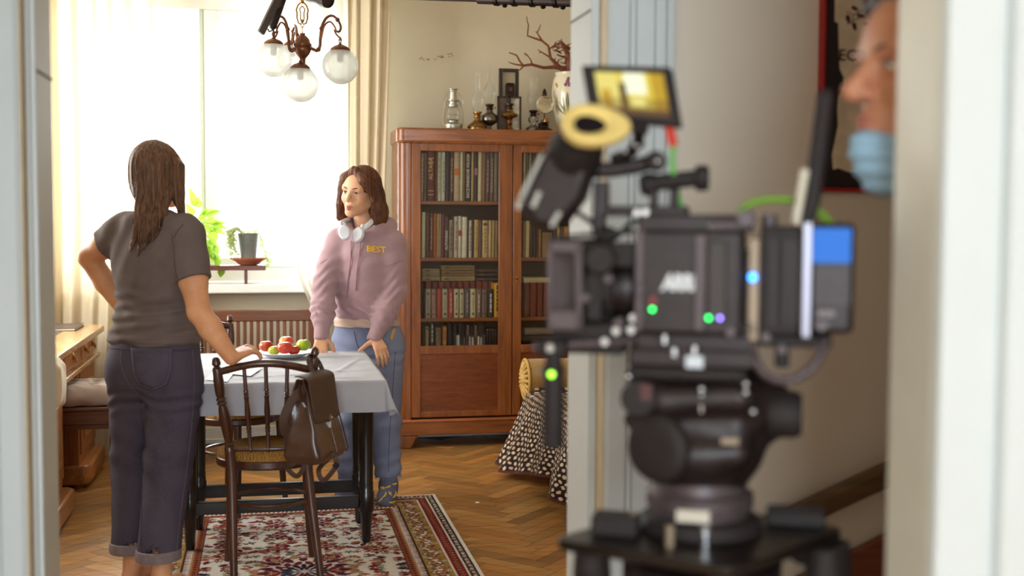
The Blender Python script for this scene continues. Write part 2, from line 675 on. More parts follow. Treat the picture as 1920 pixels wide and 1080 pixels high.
fcols += [tuple(base * 0.8)] * 6


def plankmat(name, rot):
    m = N(name)
    a = m.n('ShaderNodeVertexColor', layer_name='col')
    co = m.coord((3, 60, 1), (0, 0, rot))
    nz = m.n('ShaderNodeTexNoise', {'Vector': co, 'Scale': 1.0, 'Detail': 6.0, 'Distortion': 0.6})
    v = m.ramp(nz.outputs[0], [(0.3, (0.62, 0.58, 0.54)), (0.65, (1.1, 1.1, 1.1))])
    wear = m.n('ShaderNodeTexNoise', {'Vector': m.coord(), 'Scale': 3.0, 'Detail': 4.0})
    m.set(Base_Color=m.mix(1.0, a.outputs[0], v, 'MULTIPLY'), Roughness=m.ramp(wear.outputs[0], [(0.3, (0.30,) * 3), (0.7, (0.46,) * 3)]))
    m.bump(nz.outputs[0], 0.08, 0.002)
    return m.m


struct(fl.build('floor', [mat('floor_gap', (40, 25, 14), 0.9, var=0), plankmat('oak_plank', R_(-45)), plankmat('oak_plank_cross', R_(45))], smooth=False, org=(0, 0, 0), fcols=fcols))

# ---- baseboards
b = MB()
b.bx(WX0 - .3, XR, YB - .018, YB, 0, .10)
b.bx(WX0 - .3, XR, YB - .026, YB, 0, .03)
struct(b.build('baseboard_back', M_frame, bevel=.004))
b = MB().bx(XR - .018, XR, YD1, YB, 0, .10)
struct(b.build('baseboard_right', M_frame, bevel=.004))
b = MB().bx(XL, XL + .018, YD1, YB, 0, .10)
struct(b.build('baseboard_left', M_frame, bevel=.004))

# ---- back window: frame, mullion, sash, panes, sill
FY0, FY1 = YB + .09, YB + .16
b = MB()
b.bx(WX0, WX0 + .06, FY0, FY1, WZ0, WZ1).bx(WX1 - .06, WX1, FY0, FY1, WZ0, WZ1).bx(WX0, WX1, FY0, FY1, WZ1 - .10, WZ1).bx(WX0, WX1, FY0, FY1, WZ0, WZ0 + .09)
win = struct(b.build('window_1', M_frame, bevel=.006))
xm = P(379, 250, Y=FY0).x
b = MB().bx(xm - .012, xm + .012, FY0 - .012, FY1, WZ0 + .09, WZ1 - .1)
struct(b.build('mullion', mat('mullion_paint', (196, 206, 196), .4, var=.02), win, bevel=.004))
xs = P(408, 250, Y=FY0).x
b = MB()
b.bx(xm + .012, xs, FY0 - .005, FY1 - .01, WZ0 + .09, WZ1 - .1).bx(WX1 - .13, WX1 - .06, FY0 - .005, FY1 - .01, WZ0 + .09, WZ1 - .1).bx(xs, WX1 - .13, FY0 - .005, FY1 - .01, WZ1 - .17, WZ1 - .1).bx(xs, WX1 - .13, FY0 - .005, FY1 - .01, WZ0 + .09, WZ0 + .15)
struct(b.build('sash', M_frame, win, bevel=.005))
for x0, x1 in ((WX0 + .06, xm - .012), (xs, WX1 - .13)):
    b = MB().bx(x0, x1, FY0 + .03, FY0 + .034, WZ0 + .09, WZ1 - .1)
    struct(b.build('glass_pane', M_glass, win, smooth=False))
b = MB().bx(WX0 - .06, WX1 + .02, YB - .20, FY0, WZ0 - .055, WZ0)
struct(b.build('trim_1', M_frame, bevel=.008))   # the window sill

b = MB()
x = XL - .06
b.bx(x, x + .05, LY0, LY0 + .07, LZ0, LZ1).bx(x, x + .05, LY1 - .07, LY1, LZ0, LZ1).bx(x, x + .05, LY0, LY1, LZ1 - .08, LZ1).bx(x, x + .05, LY0, LY1, LZ0, LZ0 + .08).bx(x, x + .05, (LY0 + LY1) / 2 - .04, (LY0 + LY1) / 2 + .04, LZ0, LZ1)
struct(b.build('window_2_added_fill', M_frame, bevel=.005))  # unseen window frame, added around the fill light's opening
b = MB().bx(-1.35, -1.28, -3.46, -3.4, .85, 2.65).bx(.48, .55, -3.46, -3.4, .85, 2.65).bx(-1.28, .48, -3.46, -3.4, 2.57, 2.65).bx(-1.28, .48, -3.46, -3.4, .85, .93)
struct(b.build('window_3', M_frame, bevel=.005))

# ---- doorway linings and casings
# between hall and dining room
b = MB()
b.bx(DX0 - .002, DX0 + .018, YD0 + .004, YD1 + .004, 0, DZ)
b.bx(DX0, DX0 + .008, YD0 - .012, YD0 + .004, 0, DZ)
struct(b.build('door_1_lining_left', M_white, bevel=.003))
b = MB()
b.bx(DX1 - .018, DX1 + .002, YD0 + .004, YD1 + .004, 0, DZ)
struct(b.build('door_1_lining_right', M_white, bevel=.003))
b = MB().bx(DX0, DX1, YD0, YD1 + .004, DZ, DZ + .02)
struct(b.build('door_1_lining_top', M_white, bevel=.003))
M_edge = mat('shade_toned_paint', (206, 188, 156), .5, var=.06, vs=20)  # casing's side faces tinted warm, standing in for their shade
for nm, s, x0 in (('trim_2', -1, DX0 - .004), ('trim_3', 1, DX1 + .004)):
    b = MB()
    prof = [(0, 0), (0, .062), (.010, .070), (.050, .070), (.056, .060), (.068, .060), (.074, .052), (.118, .052), (.124, .044), (.150, .044), (.156, .034), (.176, .034), (.180, 0)]
    poly = [(x0 + s * px, YD0 - py, 0) for px, py in prof]
    b.prism(poly if s > 0 else poly[::-1], (0, 0, DZ + .12))
    struct(b.build(nm, M_white, smooth=False, bevel=.002))
    b = MB().bx(x0 + s * -.004, x0 + s * .0, YD0 - .060, YD0 + .001, 0, DZ + .1)
    struct(b.build(nm + '_edge', M_edge, smooth=False))
b = MB().bx(DX0 - .19, DX1 + .19, YD0 - .06, YD0, DZ + .02, DZ + .14)
struct(b.build('trim_4', M_white, bevel=.004))
# hinge seams on the linings
for sx, yy, zz in ((DX0 + .019, 135, None), (DX1 - .019, 30, None)):
    z = P(75 if sx < 0 else 1090, yy, X=sx).z
    b = MB().bx(sx - .002, sx + .002, YD0 + .01, YD1, z - .0025, z + .0025)
    struct(b.build('door_1_seam', mat('seam_dark', (120, 118, 112), .7, var=0), smooth=False))
# between the front room and the hall
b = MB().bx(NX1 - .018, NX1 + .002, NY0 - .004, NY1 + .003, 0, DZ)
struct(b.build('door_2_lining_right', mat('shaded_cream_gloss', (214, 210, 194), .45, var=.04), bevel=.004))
b = MB().bx(NX0 - .002, NX0 + .018, NY0 - .004, NY1 + .003, 0, DZ)
struct(b.build('door_2_lining_left', M_white, bevel=.004))
b = MB().bx(NX0, NX1, NY0, NY1, DZ, DZ + .02)
struct(b.build('door_2_lining_top', M_white, bevel=.004))
x2, x3 = P(1762, 540, Y=NY0).x, P(1876, 540, Y=NY0 - .02).x
b = MB()
b.bx(NX1 - .018, x3, NY0 - .022, NY0, 0, DZ + .12).bx(x3, x3 + .05, NY0 - .04, NY0, 0, DZ + .12)
struct(b.build('trim_5', M_white, bevel=.005))
b = MB().bx(NX0 - .14, NX0 + .01, NY0 - .022, NY0, 0, DZ + .12)
struct(b.build('trim_6', M_white, bevel=.005))

# ---- curtains
def sheer(name, col, transp, trans):
    m = N(name)
    co = m.coord((1, 1, .05))
    wv = m.n('ShaderNodeTexNoise', {'Vector': co, 'Scale': 240.0, 'Detail': 2.0})
    c = m.ramp(wv.outputs[0], [(0.3, tuple(x * .93 for x in col)), (0.7, col)])
    d = m.n('ShaderNodeBsdfDiffuse', {'Color': c})
    t = m.n('ShaderNodeBsdfTranslucent', {'Color': c})
    x = m.n('ShaderNodeMixShader', {0: trans, 1: d.outputs[0], 2: t.outputs[0]})
    tr = m.n('ShaderNodeBsdfTransparent', {'Color': (1, 1, 1, 1)})
    y = m.n('ShaderNodeMixShader', {0: transp, 1: x.outputs[0], 2: tr.outputs[0]})
    m.link(y.outputs[0], m.out.inputs[0])
    return m.m


M_sheer = sheer('sheer_voile', (.82, .79, .70), .05, .34)
M_sheer2 = sheer('thick_sheer_voile', (.80, .70, .52), .02, .28)
M_drape = sheer('beige_curtain_cloth', (.74, .64, .47), .0, .26)


def curtain(name, label, m, edge, Y, z0, z1, pleats, amp, nu=160, nv=40, seed=0, hem=.0):
    """edge(v): x of the left and right edge, v = 0 at the top; pleats run from top to hem"""
    r = np.random.default_rng(seed)
    ph = r.random(6) * 6.28

    def fn(u, v):
        x0, x1 = edge(v)
        w = u + .012 * math.sin(u * 17 + ph[0]) + .02 * math.sin(u * 7 + ph[1] + v)
        a = amp * (.75 + .35 * math.sin(u * 9 + ph[2]))
        y = Y + a * math.sin(2 * math.pi * pleats * w + .5 * math.sin(v * 3 + ph[3])) + .35 * a * math.sin(4 * math.pi * pleats * w + ph[4]) + .012 * math.sin(v * 5 + u * 8)
        return (x0 + (x1 - x0) * u + .25 * a * math.cos(2 * math.pi * pleats * w), y, z1 + (z0 - z1) * v)
    b = MB().grid(fn, nu, nv)
    o = b.build(name, m)
    return tag(o, label, 'curtain')


xa, xb = P(82, 300, Y=7.0).x - .28, P(280, 120, Y=7.0).x
curtain('sheer_curtain', 'white translucent sheer curtain hanging at the left side of the window, above the desk', M_sheer2, lambda v: (xa, xb + .02 * math.sin(v * 3) - .14 * max(0, v - .55)), 7.05, 0.03, 2.86, 8, .038, seed=3)


def e2(v):
    z = 2.86 + (0.03 - 2.86) * v
    py = 411 - (z - CAMZ) * 313
    pts = [(-60, 488), (0, 491), (200, 507), (400, 531), (530, 563), (600, 592), (700, 625), (900, 640)]
    px = np.interp(py, [p[0] for p in pts], [p[1] for p in pts])
    xl = P(px, py, Y=7.06).x
    return (xl, max(.58, xl + .13))


curtain('sheer_curtain', 'white translucent sheer curtain drawn aside behind the young woman in the hoodie', M_sheer, e2, 7.08, 0.03, 2.86, 7, .022, seed=5)
dx0, dx1 = P(650, 150, Y=6.98).x, P(735, 60, Y=6.98).x
curtain('drape_curtain', 'opaque beige drape gathered in deep folds at the right side of the window', M_drape, lambda v: (dx0 + .01 * v, dx1 - .055 * min(1, v * 1.5)), 7.0, 0.03, 2.86, 4, .034, nu=120, seed=8)
b = MB().tube([(-1.45, 7.04, 2.89), (.95, 7.04, 2.89)], .014)
o = tag(b.build('curtain_rod', mat('rod_brass', (150, 110, 60), .3, 1.0)), 'curtain rod spanning the top of the window', 'curtain rod')
for x in (-1.40, .90):
    b = MB().tube([(x, 7.04, 2.89), (x, YB, 2.89)], .008).cyl((x, YB - .01, 2.89), (x, YB, 2.89), .025)
    b.build('bracket', MATS['rod_brass'], o)

# ---- rug: pattern painted vertex by vertex
RX1, RX0, RYF, RYN = 0.812, P(372, 1080, z=0).x - .275, 5.74, 3.85
hh = .0042
nx, ny = int((RX1 - RX0) / hh), int((RYF - RYN) / hh)
gx, gy = np.meshgrid(np.linspace(RX0, RX1, nx + 1), np.linspace(RYN, RYF, ny + 1))
C_ = {k: np.array(srgb(v)) for k, v in dict(cream=(226, 218, 206), red=(128, 38, 42), wine=(92, 30, 44), navy=(44, 38, 66), tan=(176, 128, 92), rust=(158, 82, 52), gold=(168, 132, 74), dark=(58, 38, 36), pink=(190, 128, 120), sage=(120, 118, 92), white=(238, 234, 228)).items()}
rc = np.tile(C_['cream'], (ny + 1, nx + 1, 1))
mx_, my_ = (RX0 + RX1) / 2, 4.56
fx, fy = np.abs(gx - mx_), np.abs(gy - my_)
r2 = np.random.default_rng(21)


def stamp(cx, cy, rad, fn, col):
    m = (np.abs(fx - cx) < rad) & (np.abs(fy - cy) < rad)
    dx, dy = fx[m] - cx, fy[m] - cy
    s = fn(dx, dy)
    idx = np.argwhere(m)[s]
    rc[idx[:, 0], idx[:, 1]] = C_[col]


def rosette(cx, cy, R, n, c1, c2, c3, ph=0.0):
    stamp(cx, cy, R * 1.1, lambda x, y: np.hypot(x, y) < R * (.66 + .34 * np.cos(n * np.arctan2(y, x) + ph)), c1)
    stamp(cx, cy, R, lambda x, y: np.hypot(x, y) < .62 * R * (.7 + .3 * np.cos(n * np.arctan2(y, x) + ph)), c2)
    stamp(cx, cy, R, lambda x, y: np.hypot(x, y) < R * .24, c3)


def leaf(cx, cy, L, a, col):
    c, s = math.cos(a), math.sin(a)
    stamp(cx, cy, L, lambda x, y: np.abs(-x * s + y * c) < .30 * L * np.clip(1 - ((x * c + y * s) / (.62 * L)) ** 2, 0, 1) - .001, col)


cols_ = ['red', 'wine', 'navy', 'tan', 'rust', 'pink', 'sage', 'rust', 'red']
for i in range(520):
    cx, cy = r2.random() * .42, r2.random() * 1.25
    if r2.random() < .62: leaf(cx, cy, .022 + .03 * r2.random(), r2.random() * 6.28, cols_[r2.integers(9)])
    else: rosette(cx, cy, .012 + .012 * r2.random(), r2.integers(4, 7), cols_[r2.integers(9)], cols_[r2.integers(9)], 'gold', r2.random() * 3)
for i in range(7):
    for j in range(2):
        cx, cy = .10 + j * .20, .16 + i * .19 + (j % 2) * .09
        for a in range(6): leaf(cx + .042 * math.cos(a * 1.047 + .5), cy + .042 * math.sin(a * 1.047 + .5), .034, a * 1.047 + .5, ['wine', 'red'][a % 2])
        rosette(cx, cy, .045, 6, ['red', 'rust', 'wine'][(i + j) % 3], 'pink', 'navy')
for k in range(16):
    a = k * math.pi / 8
    for q, (rr, ll, cc) in enumerate(((.075, .045, 'navy'), (.115, .05, 'red'), (.16, .055, 'wine'), (.205, .05, 'tan'))):
        cx, cy = rr * math.cos(a + q * .2), rr * math.sin(a + q * .2)
        if cx >= -.01 and cy >= -.01: leaf(max(cx, 0), max(cy, 0), ll, a + (q % 2) * .8, cc)
rosette(0, 0, .062, 8, 'navy', 'tan', 'white')
rosette(0, 0, .03, 8, 'white', 'navy', 'white')
# border, by distance s from the nearest edge and running length t along it
dl = np.stack([gx - RX0, RX1 - gx, gy - RYN, RYF - gy])
s_ = dl.min(0)
side = dl.argmin(0)
t_ = np.where(side < 2, gy, gx)


def band(a, b_): return (s_ >= a) & (s_ < b_)


def fillb(a, b_, col): rc[band(a, b_)] = C_[col]


fillb(0, .275, 'cream')
fillb(0, .014, 'white')
fillb(.014, .050, 'dark')
m = band(.018, .046) & ((np.abs(((t_ / .022) % 1) - .5) + np.abs((s_ - .032) / .026)) < .42)
rc[m] = C_['cream']
m = band(.026, .038) & ((t_ / .044) % 1 < .3)
rc[m] = C_['red']
fillb(.050, .056, 'cream')
fillb(.056, .098, 'red')
m = band(.058, .096) & ((np.abs(((t_ / .034) % 1) - .5) + np.abs((s_ - .077) / .034)) < .36)
rc[m] = C_['tan']
m = band(.064, .090) & ((np.abs(((t_ / .034) % 1) - .5) + np.abs((s_ - .077) / .034)) < .18)
rc[m] = C_['dark']
fillb(.098, .106, 'cream')
fillb(.106, .206, 'gold')
for sgn, cc, ph, am in ((1, 'dark', 0, .026), (-1, 'sage', .5, .026), (1, 'cream', .25, .018)):
    m = band(.108, .204) & (np.abs(s_ - .156 - sgn * am * np.sin(2 * math.pi * (t_ / .16 + ph))) < .006)
    rc[m] = C_[cc]
for ph, off, cc, rad, c2 in ((0, .0, 'rust', .03, 'cream'), (.5, .0, 'wine', .026, 'pink'), (.25, .030, 'navy', .017, 'cream'), (.75, -.030, 'red', .017, 'gold'), (.12, -.034, 'cream', .011, 'dark'), (.62, .034, 'cream', .011, 'dark'), (.38, -.02, 'dark', .012, 'rust'), (.88, .02, 'dark', .012, 'rust')):
    dt = (((t_ / .13 + ph) % 1) - .5) * .13
    ds = s_ - .156 - off
    th = np.arctan2(ds, dt)
    m = band(.108, .204) & (np.hypot(dt, ds) < rad * (.7 + .3 * np.cos(5 * th)))
    rc[m] = C_[cc]
    m = band(.108, .204) & (np.hypot(dt, ds) < rad * .4)
    rc[m] = C_[c2]
fillb(.206, .212, 'dark')
fillb(.212, .238, 'cream')
m = band(.212, .236) & (((t_ / .020) % 1) < .5 * (1 - (s_ - .212) / .03) + .1)
rc[m] = C_['red']
fillb(.238, .244, 'tan')
fillb(.244, .272, 'rust')
m = band(.247, .269) & ((np.abs(((t_ / .03) % 1) - .5) + np.abs((s_ - .258) / .03)) < .33)
rc[m] = C_['dark']
fillb(.272, .277, 'dark')
rc *= (1 + r2.normal(0, .06, rc.shape[:2] + (1,)))
b = MB()
zz = .008 + .0006 * np.sin(gx * 30) * np.sin(gy * 26)
b.v = [Vector((x, y, z)) for x, y, z in zip(gx.ravel(), gy.ravel(), zz.ravel())]
b.f = [(j * (nx + 1) + i, j * (nx + 1) + i + 1, (j + 1) * (nx + 1) + i + 1, (j + 1) * (nx + 1) + i) for j in range(ny) for i in range(nx)]
b.mi = [0] * len(b.f)
rug_o = b.build('oriental_rug', vcol('rug_pile', .95, bump=.5, bs=700, var=.12, spec=.1), cols=np.clip(rc.reshape(-1, 3), 0, 1), angle=180)
tag(rug_o, 'cream and red oriental rug with floral medallion and banded border under the table', 'rug')
b = MB().bx(RX0, RX1, RYN, RYF, .0005, .0068)
b.build('backing', mat('rug_backing', (206, 196, 176), .95), rug_o, smooth=False)

# ---- staircase handrail and string board in the hall
def slope_board(name, a, b_, Y, w, h, m):
    A, B = P(*a, Y=Y), P(*b_, Y=Y)
    d = (B - A)
    A2, B2 = A - d * 2.0, B + d * 2.0
    return MB().bar((A2.x, Y, A2.z), (B2.x, Y, B2.z), w, h)


M_rail = wood('handrail_wood', (78, 56, 38), (122, 92, 62), 1.0, 0, .5, .1)
hr = tag(slope_board('r', (1460, 983), (1665, 888), 2.66, .05, .056, M_rail).build('handrail', M_rail, bevel=.012), 'brown wooden handrail sloping up along the hall wall', 'handrail')
A = P(1560, 935, Y=2.66)
for dx in (-.02, .55):
    q = V(A.x + dx, 2.66, A.z + dx * .455)
    b = MB().tube([q, q + V(0, .045, -.03), q + V(0, .09, -.03)], .008)
    b.build('bracket', mat('black_iron', (30, 26, 24), .4, .8), hr)
tag(slope_board('r', (1590, 1075), (1665, 1038), 2.72, .03, .10, M_rail).build('stair_string', wood('string_wood', (110, 56, 38), (150, 84, 56), 1, 0, .5), bevel=.004), 'reddish sloping stair board low on the hall wall below the handrail', 'stair board')

# ---- poster in a thin red frame on the hall wall
PX0, PZ0 = P(1535, 358, Y=2.73).x, P(1600, 360, Y=2.73).z
PX1, PZ1 = PX0 + .52, PZ0 + .72
pt = thing('framed_poster', 'dark poster in thin red frame with torn beige paper, on the hall wall', 'poster', (PX0 + .26, 2.74, PZ0))
t = .0095
b = MB().bx(PX0, PX0 + t, 2.724, 2.749, PZ0, PZ1).bx(PX1 - t, PX1, 2.724, 2.749, PZ0, PZ1).bx(PX0, PX1, 2.724, 2.749, PZ0, PZ0 + t).bx(PX0, PX1, 2.724, 2.749, PZ1 - t, PZ1)
b.build('frame', mat('red_lacquer', (176, 16, 24), .4, var=.05), pt, bevel=.002)
b = MB().bx(PX0 + t, PX1 - t, 2.734, 2.748, PZ0 + t, PZ1 - t)
b.build('dark_mount', mat('dark_mount', (36, 24, 24), .6, var=.1), pt, smooth=False)


def ppt(px, py): return P(px, py, Y=2.733)


def paper(lst, y, m, nm):
    poly = []
    for (px, py) in lst:
        q = ppt(px, py)
        poly.append((q.x, y, q.z))
    return MB().prism(poly, (0, .0012, 0)).build(nm, m, pt, smooth=False)


M_pap = mat('torn_paper', (222, 202, 174), .9, var=.12, vs=25)
paper([(1567, -60), (1565, 40), (1572, 44), (1573, 90), (1575, 130), (1582, 145), (1581, 160), (1572, 180), (1570, 205), (1571, 235), (1566, 262), (1560, 290), (1562, 318), (1572, 315), (1590, 322), (1606, 325), (1625, 320), (1660, 326), (1700, 318), (1712, 322), (1708, 200), (1716, 120), (1710, -60)], 2.7325, M_pap, 'torn_paper')
M_leaf = mat('printed_brown', (84, 32, 30), .9, var=.1)
lv = MB()
for (px, py, a, L) in [(1603, 16, .5, 15), (1628, 14, -.5, 14), (1613, 30, .3, 15), (1590, 36, 1.4, 17), (1602, 50, 1.35, 17), (1624, 44, -.2, 13), (1640, 26, .6, 13), (1600, -6, .5, 14), (1622, -8, -.5, 15), (1646, 2, .2, 14), (1656, 40, .9, 13)]:
    poly = []
    for k in range(12):
        th = k * math.pi / 6
        lx, ly = L / 2 * math.cos(th), L / 4.2 * math.sin(th) * (1 - .35 * math.cos(th))
        q = ppt(px + lx * math.cos(a) - ly * math.sin(a), py + lx * math.sin(a) + ly * math.cos(a))
        poly.append((q.x, 2.7318, q.z))
    lv.prism(poly, (0, .0008, 0))
for st in ([(1586, 22), (1600, 28), (1615, 20), (1640, 4), (1660, -20)], [(1588, 46), (1600, 38), (1612, 34)], [(1600, 28), (1596, 44)]):
    lv.tube([(ppt(*q).x, 2.7316, ppt(*q).z) for q in st], .0012, 5)
lv.build('printed_leaves', M_leaf, pt, smooth=False)
c = ppt(1597, 105)
text_mesh('ECT', .040, 'lettering', M_leaf, pt, (c.x, 2.7318, c.z), (1, 0, 0), (0, 0, 1), .0008, bold=.0006)
# ================================================================== BOOKCASE AND BOOKS
M_ch = wood('cherry_veneer', (100, 52, 22), (152, 88, 38), 1.0, 2, .32, .3)
M_chx = wood('cherry_veneer_cross', (106, 56, 24), (160, 94, 42), 1.0, 0, .32, .3)
M_chp = wood('figured_panel', (88, 42, 18), (132, 68, 28), 2.2, 0, .3, .4, rings=14)
M_in = wood('bookcase_inside', (58, 30, 20), (88, 48, 30), 1.0, 2, .6, 0)
BX0, BX1, BF, BBk = P(747, 300, Y=6.95).x, 2.145, 6.95, YB - .03
BT = 1.922
bc = thing('bookcase', 'reddish brown two-door glazed bookcase full of books standing against the back wall', 'bookcase', ((BX0 + BX1) / 2, 7.14, 0))
DL0, DM = P(771, 300, Y=BF).x, P(962, 300, Y=BF).x
DR1 = DM + (DM - DL0)
dz0, dz1 = .188, 1.842
# carcass: rounded front corners
poly = []
for k in range(7):
    a = math.pi + k * math.pi / 12
    poly.append((BX0 + .055 + .055 * math.cos(a), BF + .055 + .055 * math.sin(a), .16))
poly += [(DL0, BF, .16), (DL0, BF + .035, .16), (BX0 + .03, BF + .05, .16), (BX0 + .03, BBk, .16), (BX0, BBk, .16)]
b = MB().prism(poly, (0, 0, BT - .09 - .16))
b.build('side_panel', M_ch, bc, bevel=.003)
MB().prism([(BX0 + BX1 - x, y, z) for x, y, z in poly][::-1], (0, 0, BT - .09 - .16)).build('side_panel', M_ch, bc, bevel=.003)
b = MB().bx(BX0 + .02, BX1 - .02, BBk - .012, BBk, .16, BT - .03)
b.build('back_panel', M_in, bc, smooth=False)
# top
poly = []
for k in range(7):
    a = math.pi + k * math.pi / 12
    poly.append((BX0 + .045 + .055 * math.cos(a), BF + .045 + .055 * math.sin(a), BT - .092))
r_ = [(BX0 + BX1 - x, y, z) for x, y, z in poly][::-1]
top = poly + r_ + [(BX1 + .01, BBk, BT - .092), (BX0 - .01, BBk, BT - .092)]
b = MB().prism(top, (0, 0, .088))
b.build('top', M_chx, bc, bevel=.012, seg=3)
b = MB().tube([(x, y - .004, BT - .09) for x, y, z in poly[3:] + r_[:4]], .006, 8)
b.build('cornice_bead', M_ch, bc)
b = MB().bx(BX0 + .004, BX1 - .004, BF - .004, BBk, .078, .165)
b.build('plinth', M_chx, bc, bevel=.008)
b = MB().bx(BX0 - .004, BX1 + .004, BF - .012, BBk, .160, .176)
b.build('plinth_bead', wood('bead_wood', (150, 78, 36), (188, 108, 54), 1, 0), bc, bevel=.004)
for sx, x in ((1, BX0), (-1, BX1)):
    for yy in (BF + .0, BBk - .08):
        b = MB().prism([(x + sx * .012, yy, 0), (x + sx * .075, yy, 0), (x + sx * .085, yy, .012), (x + sx * .10, yy, .05), (x + sx * .125, yy, .08), (x, yy, .08), (x, yy, .05)][::sx], (0, .075, 0))
        b.build('foot', M_ch, bc, bevel=.008)
shelf_px = ((377.0, 385.0), (483.0, 490.5), (596.0, 603.0))
SZ = [P(860, a, Y=BF + .06).z for a, _ in shelf_px]
for z in SZ:
    b = MB().bx(BX0 + .03, BX1 - .03, BF + .055, BBk - .012, z - .022, z)
    b.build('shelf', M_chx, bc, bevel=.003)
b = MB().bx(DM - .012, DM + .012, BF + .056, BBk - .012, .16, BT - .09)
b.build('partition', M_in, bc, smooth=False)
SB = .60
b = MB().bx(BX0 + .03, BX1 - .03, BF + .055, BBk - .012, SB - .022, SB)
b.build('shelf', M_chx, bc, bevel=.003)
gz0, gz1 = P(860, 648, Y=BF).z, P(860, 284, Y=BF).z
for nm, x0, x1 in (('left', DL0, DM), ('right', DM, DR1)):
    g0, g1 = x0 + (P(789, 300, Y=BF).x - DL0), x0 + (P(936, 300, Y=BF).x - DL0)
    if nm == 'right': g0, g1 = x0 + .055, x1 - .06
    b = MB()
    y0, y1 = BF - .004, BF + .022
    e = .0025
    b.bx(x0 + e, g0, y0, y1, dz0, dz1).bx(g1, x1 - e, y0, y1, dz0, dz1).bx(g0, g1, y0, y1, gz1, dz1).bx(g0, g1, y0, y1, .568, gz0).bx(g0, g1, y0, y1, dz0, .222)
    d = b.build('door', M_ch, bc, bevel=.003)
    b = MB().bx(g0 - .01, g1 + .01, y0 + .012, y0 + .015, gz0 - .01, gz1 + .01)
    b.build('glass_pane', glassmat('bookcase_glass', (.97, .97, .95), .6), d, smooth=False)
    b = MB().bx(g0 - .005, g1 + .005, y0 + .006, y0 + .02, .215, .575)
    b.build('lower_panel', M_chp, d, smooth=False)
    if nm == 'right':
        b = MB().lathe([(.001, 0), (.010, .001), (.011, .003), (.004, .006), (.001, .008)], (x0 + .026, y0, P(974, 521, Y=BF).z), (0, -1, 0), 14)
        b.lathe([(.006, 0), (.006, .004), (.001, .005)], (x0 + .026, y0, P(974, 521, Y=BF).z - .02), (0, -1, 0), 10)
        b.build('lock', mat('brass', (168, 124, 66), .3, 1.0, var=.1), d)

ORD = ['first', 'second', 'third', 'fourth', 'fifth', 'sixth', 'seventh', 'eighth', 'ninth', 'tenth', 'eleventh', 'twelfth', 'thirteenth', 'fourteenth', 'fifteenth', 'sixteenth', 'seventeenth', 'eighteenth', 'nineteenth', 'twentieth', 'twenty-first', 'twenty-second', 'twenty-third', 'twenty-fourth']
M_page = mat('book_pages', (206, 192, 160), .9, var=.06, vs=200)
M_spine_ink = {}


def ink(rgb):
    k = 'spine_ink_%02x%02x%02x' % tuple(rgb)
    return mat(k, rgb, .6, var=0)


def book(x0, x1, z0, z1, y, dep, rgb, label, group, lean=0.0, deco=None, decocol=(220, 205, 170), txt=None):
    """an upright book, spine towards the room: cover with rounded spine, page block, printing on the spine"""
    w = x1 - x0
    h = z1 - z0
    t = thing('book', label, 'book', ((x0 + x1) / 2, y, z0), 0, group)
    t.rotation_euler = (0, lean, 0)
    c = 'book_cover_%02x%02x%02x' % tuple(rgb)
    m = mat(c, rgb, .55, var=.14, vs=30, bump=.05, bs=300)
    hw = w / 2 * .94
    n = 6
    pl = [(-hw, dep, 0), (-hw, .006, 0)] + [(-hw * math.cos(k * math.pi / n), .006 - .006 * math.sin(k * math.pi / n), 0) for k in range(1, n)] + [(hw, .006, 0), (hw, dep, 0), (hw - .0015, dep, 0), (hw - .0015, .010, 0), (-hw + .0015, .010, 0), (-hw + .0015, dep, 0)]
    b = MB().prism(pl, (0, 0, h))
    b.build('cover', m, t, smooth=False, local=True)
    b = MB().bx(-hw + .0012, hw - .0012, .0095, dep - .003, .002, h - .003)
    b.build('pages', M_page, t, smooth=False, local=True)
    im = ink(decocol)
    if deco:
        b = MB()
        yy = -.0012
        if deco == 'bands':
            for q in (.12, .2, .78, .86): b.bx(-hw * .8, hw * .8, yy, yy + .003, h * q, h * q + .004)
        elif deco == 'title':
            r = random.Random(int(x0 * 1e4))
            q = .18
            while q < .82:
                l = .012 + .02 * r.random()
                b.bx(-hw * .25, hw * .3, yy, yy + .003, h * q, h * q + l)
                q += (l + .006) / h
        elif deco == 'ovals':
            for q in (.13, .84):
                b.lathe([(hw * .5, 0), (hw * .5, .002)], (0, yy + .001, h * q), (0, -1, 0), 14)
            b.bx(-hw * .1, hw * .1, yy + .0005, yy + .003, h * .28, h * .70)
        elif deco == 'dots':
            for q in range(7): b.lathe([(hw * .22, 0), (hw * .22, .002)], (0, yy + .001, h * (.15 + .1 * q)), (0, -1, 0), 8)
            b.bx(-hw * .7, hw * .7, yy, yy + .002, h * .86, h * .93)
        elif deco == 'patch':
            b.bx(-hw * .9, hw * .9, yy, yy + .003, h * .52, h * .66)
        elif deco == 'tip':
            b.bx(-hw * .5, hw * .5, yy, yy + .003, h * .93, h * .97)
        b.build('spine_print', im, t, smooth=False, local=True)
    if txt:
        text_mesh(txt[0], txt[1], 'lettering', im, t, (0, -.0012, h * txt[2]), (0, 0, 1), (-1, 0, 0), .0012, local=True, bold=.0003, sx=txt[3])
    return t


def bookrow(y, z0, rows, zf, lab, group, dep=.16, lean=R_(0.6)):
    k = 0
    for q in rows:
        px0, px1, ptop, rgb, cname, deco, dc = q[:7]
        txt = q[7] if len(q) > 7 else None
        pb = 411 + (CAMZ - z0) * 316
        a, c = P(px0, (ptop + pb) / 2, Y=y), P(px1, (ptop + pb) / 2, Y=y)
        zt = P((px0 + px1) / 2, ptop, Y=y).z
        book(a.x, c.x, z0, zt, y, dep, rgb, f'{cname} book, {ORD[k]} from left {lab}', group, lean if px1 - px0 < 10 else lean * .6, deco, dc or (220, 205, 170), txt)
        k += 1


def cv(x): return 780 + x / 9.394


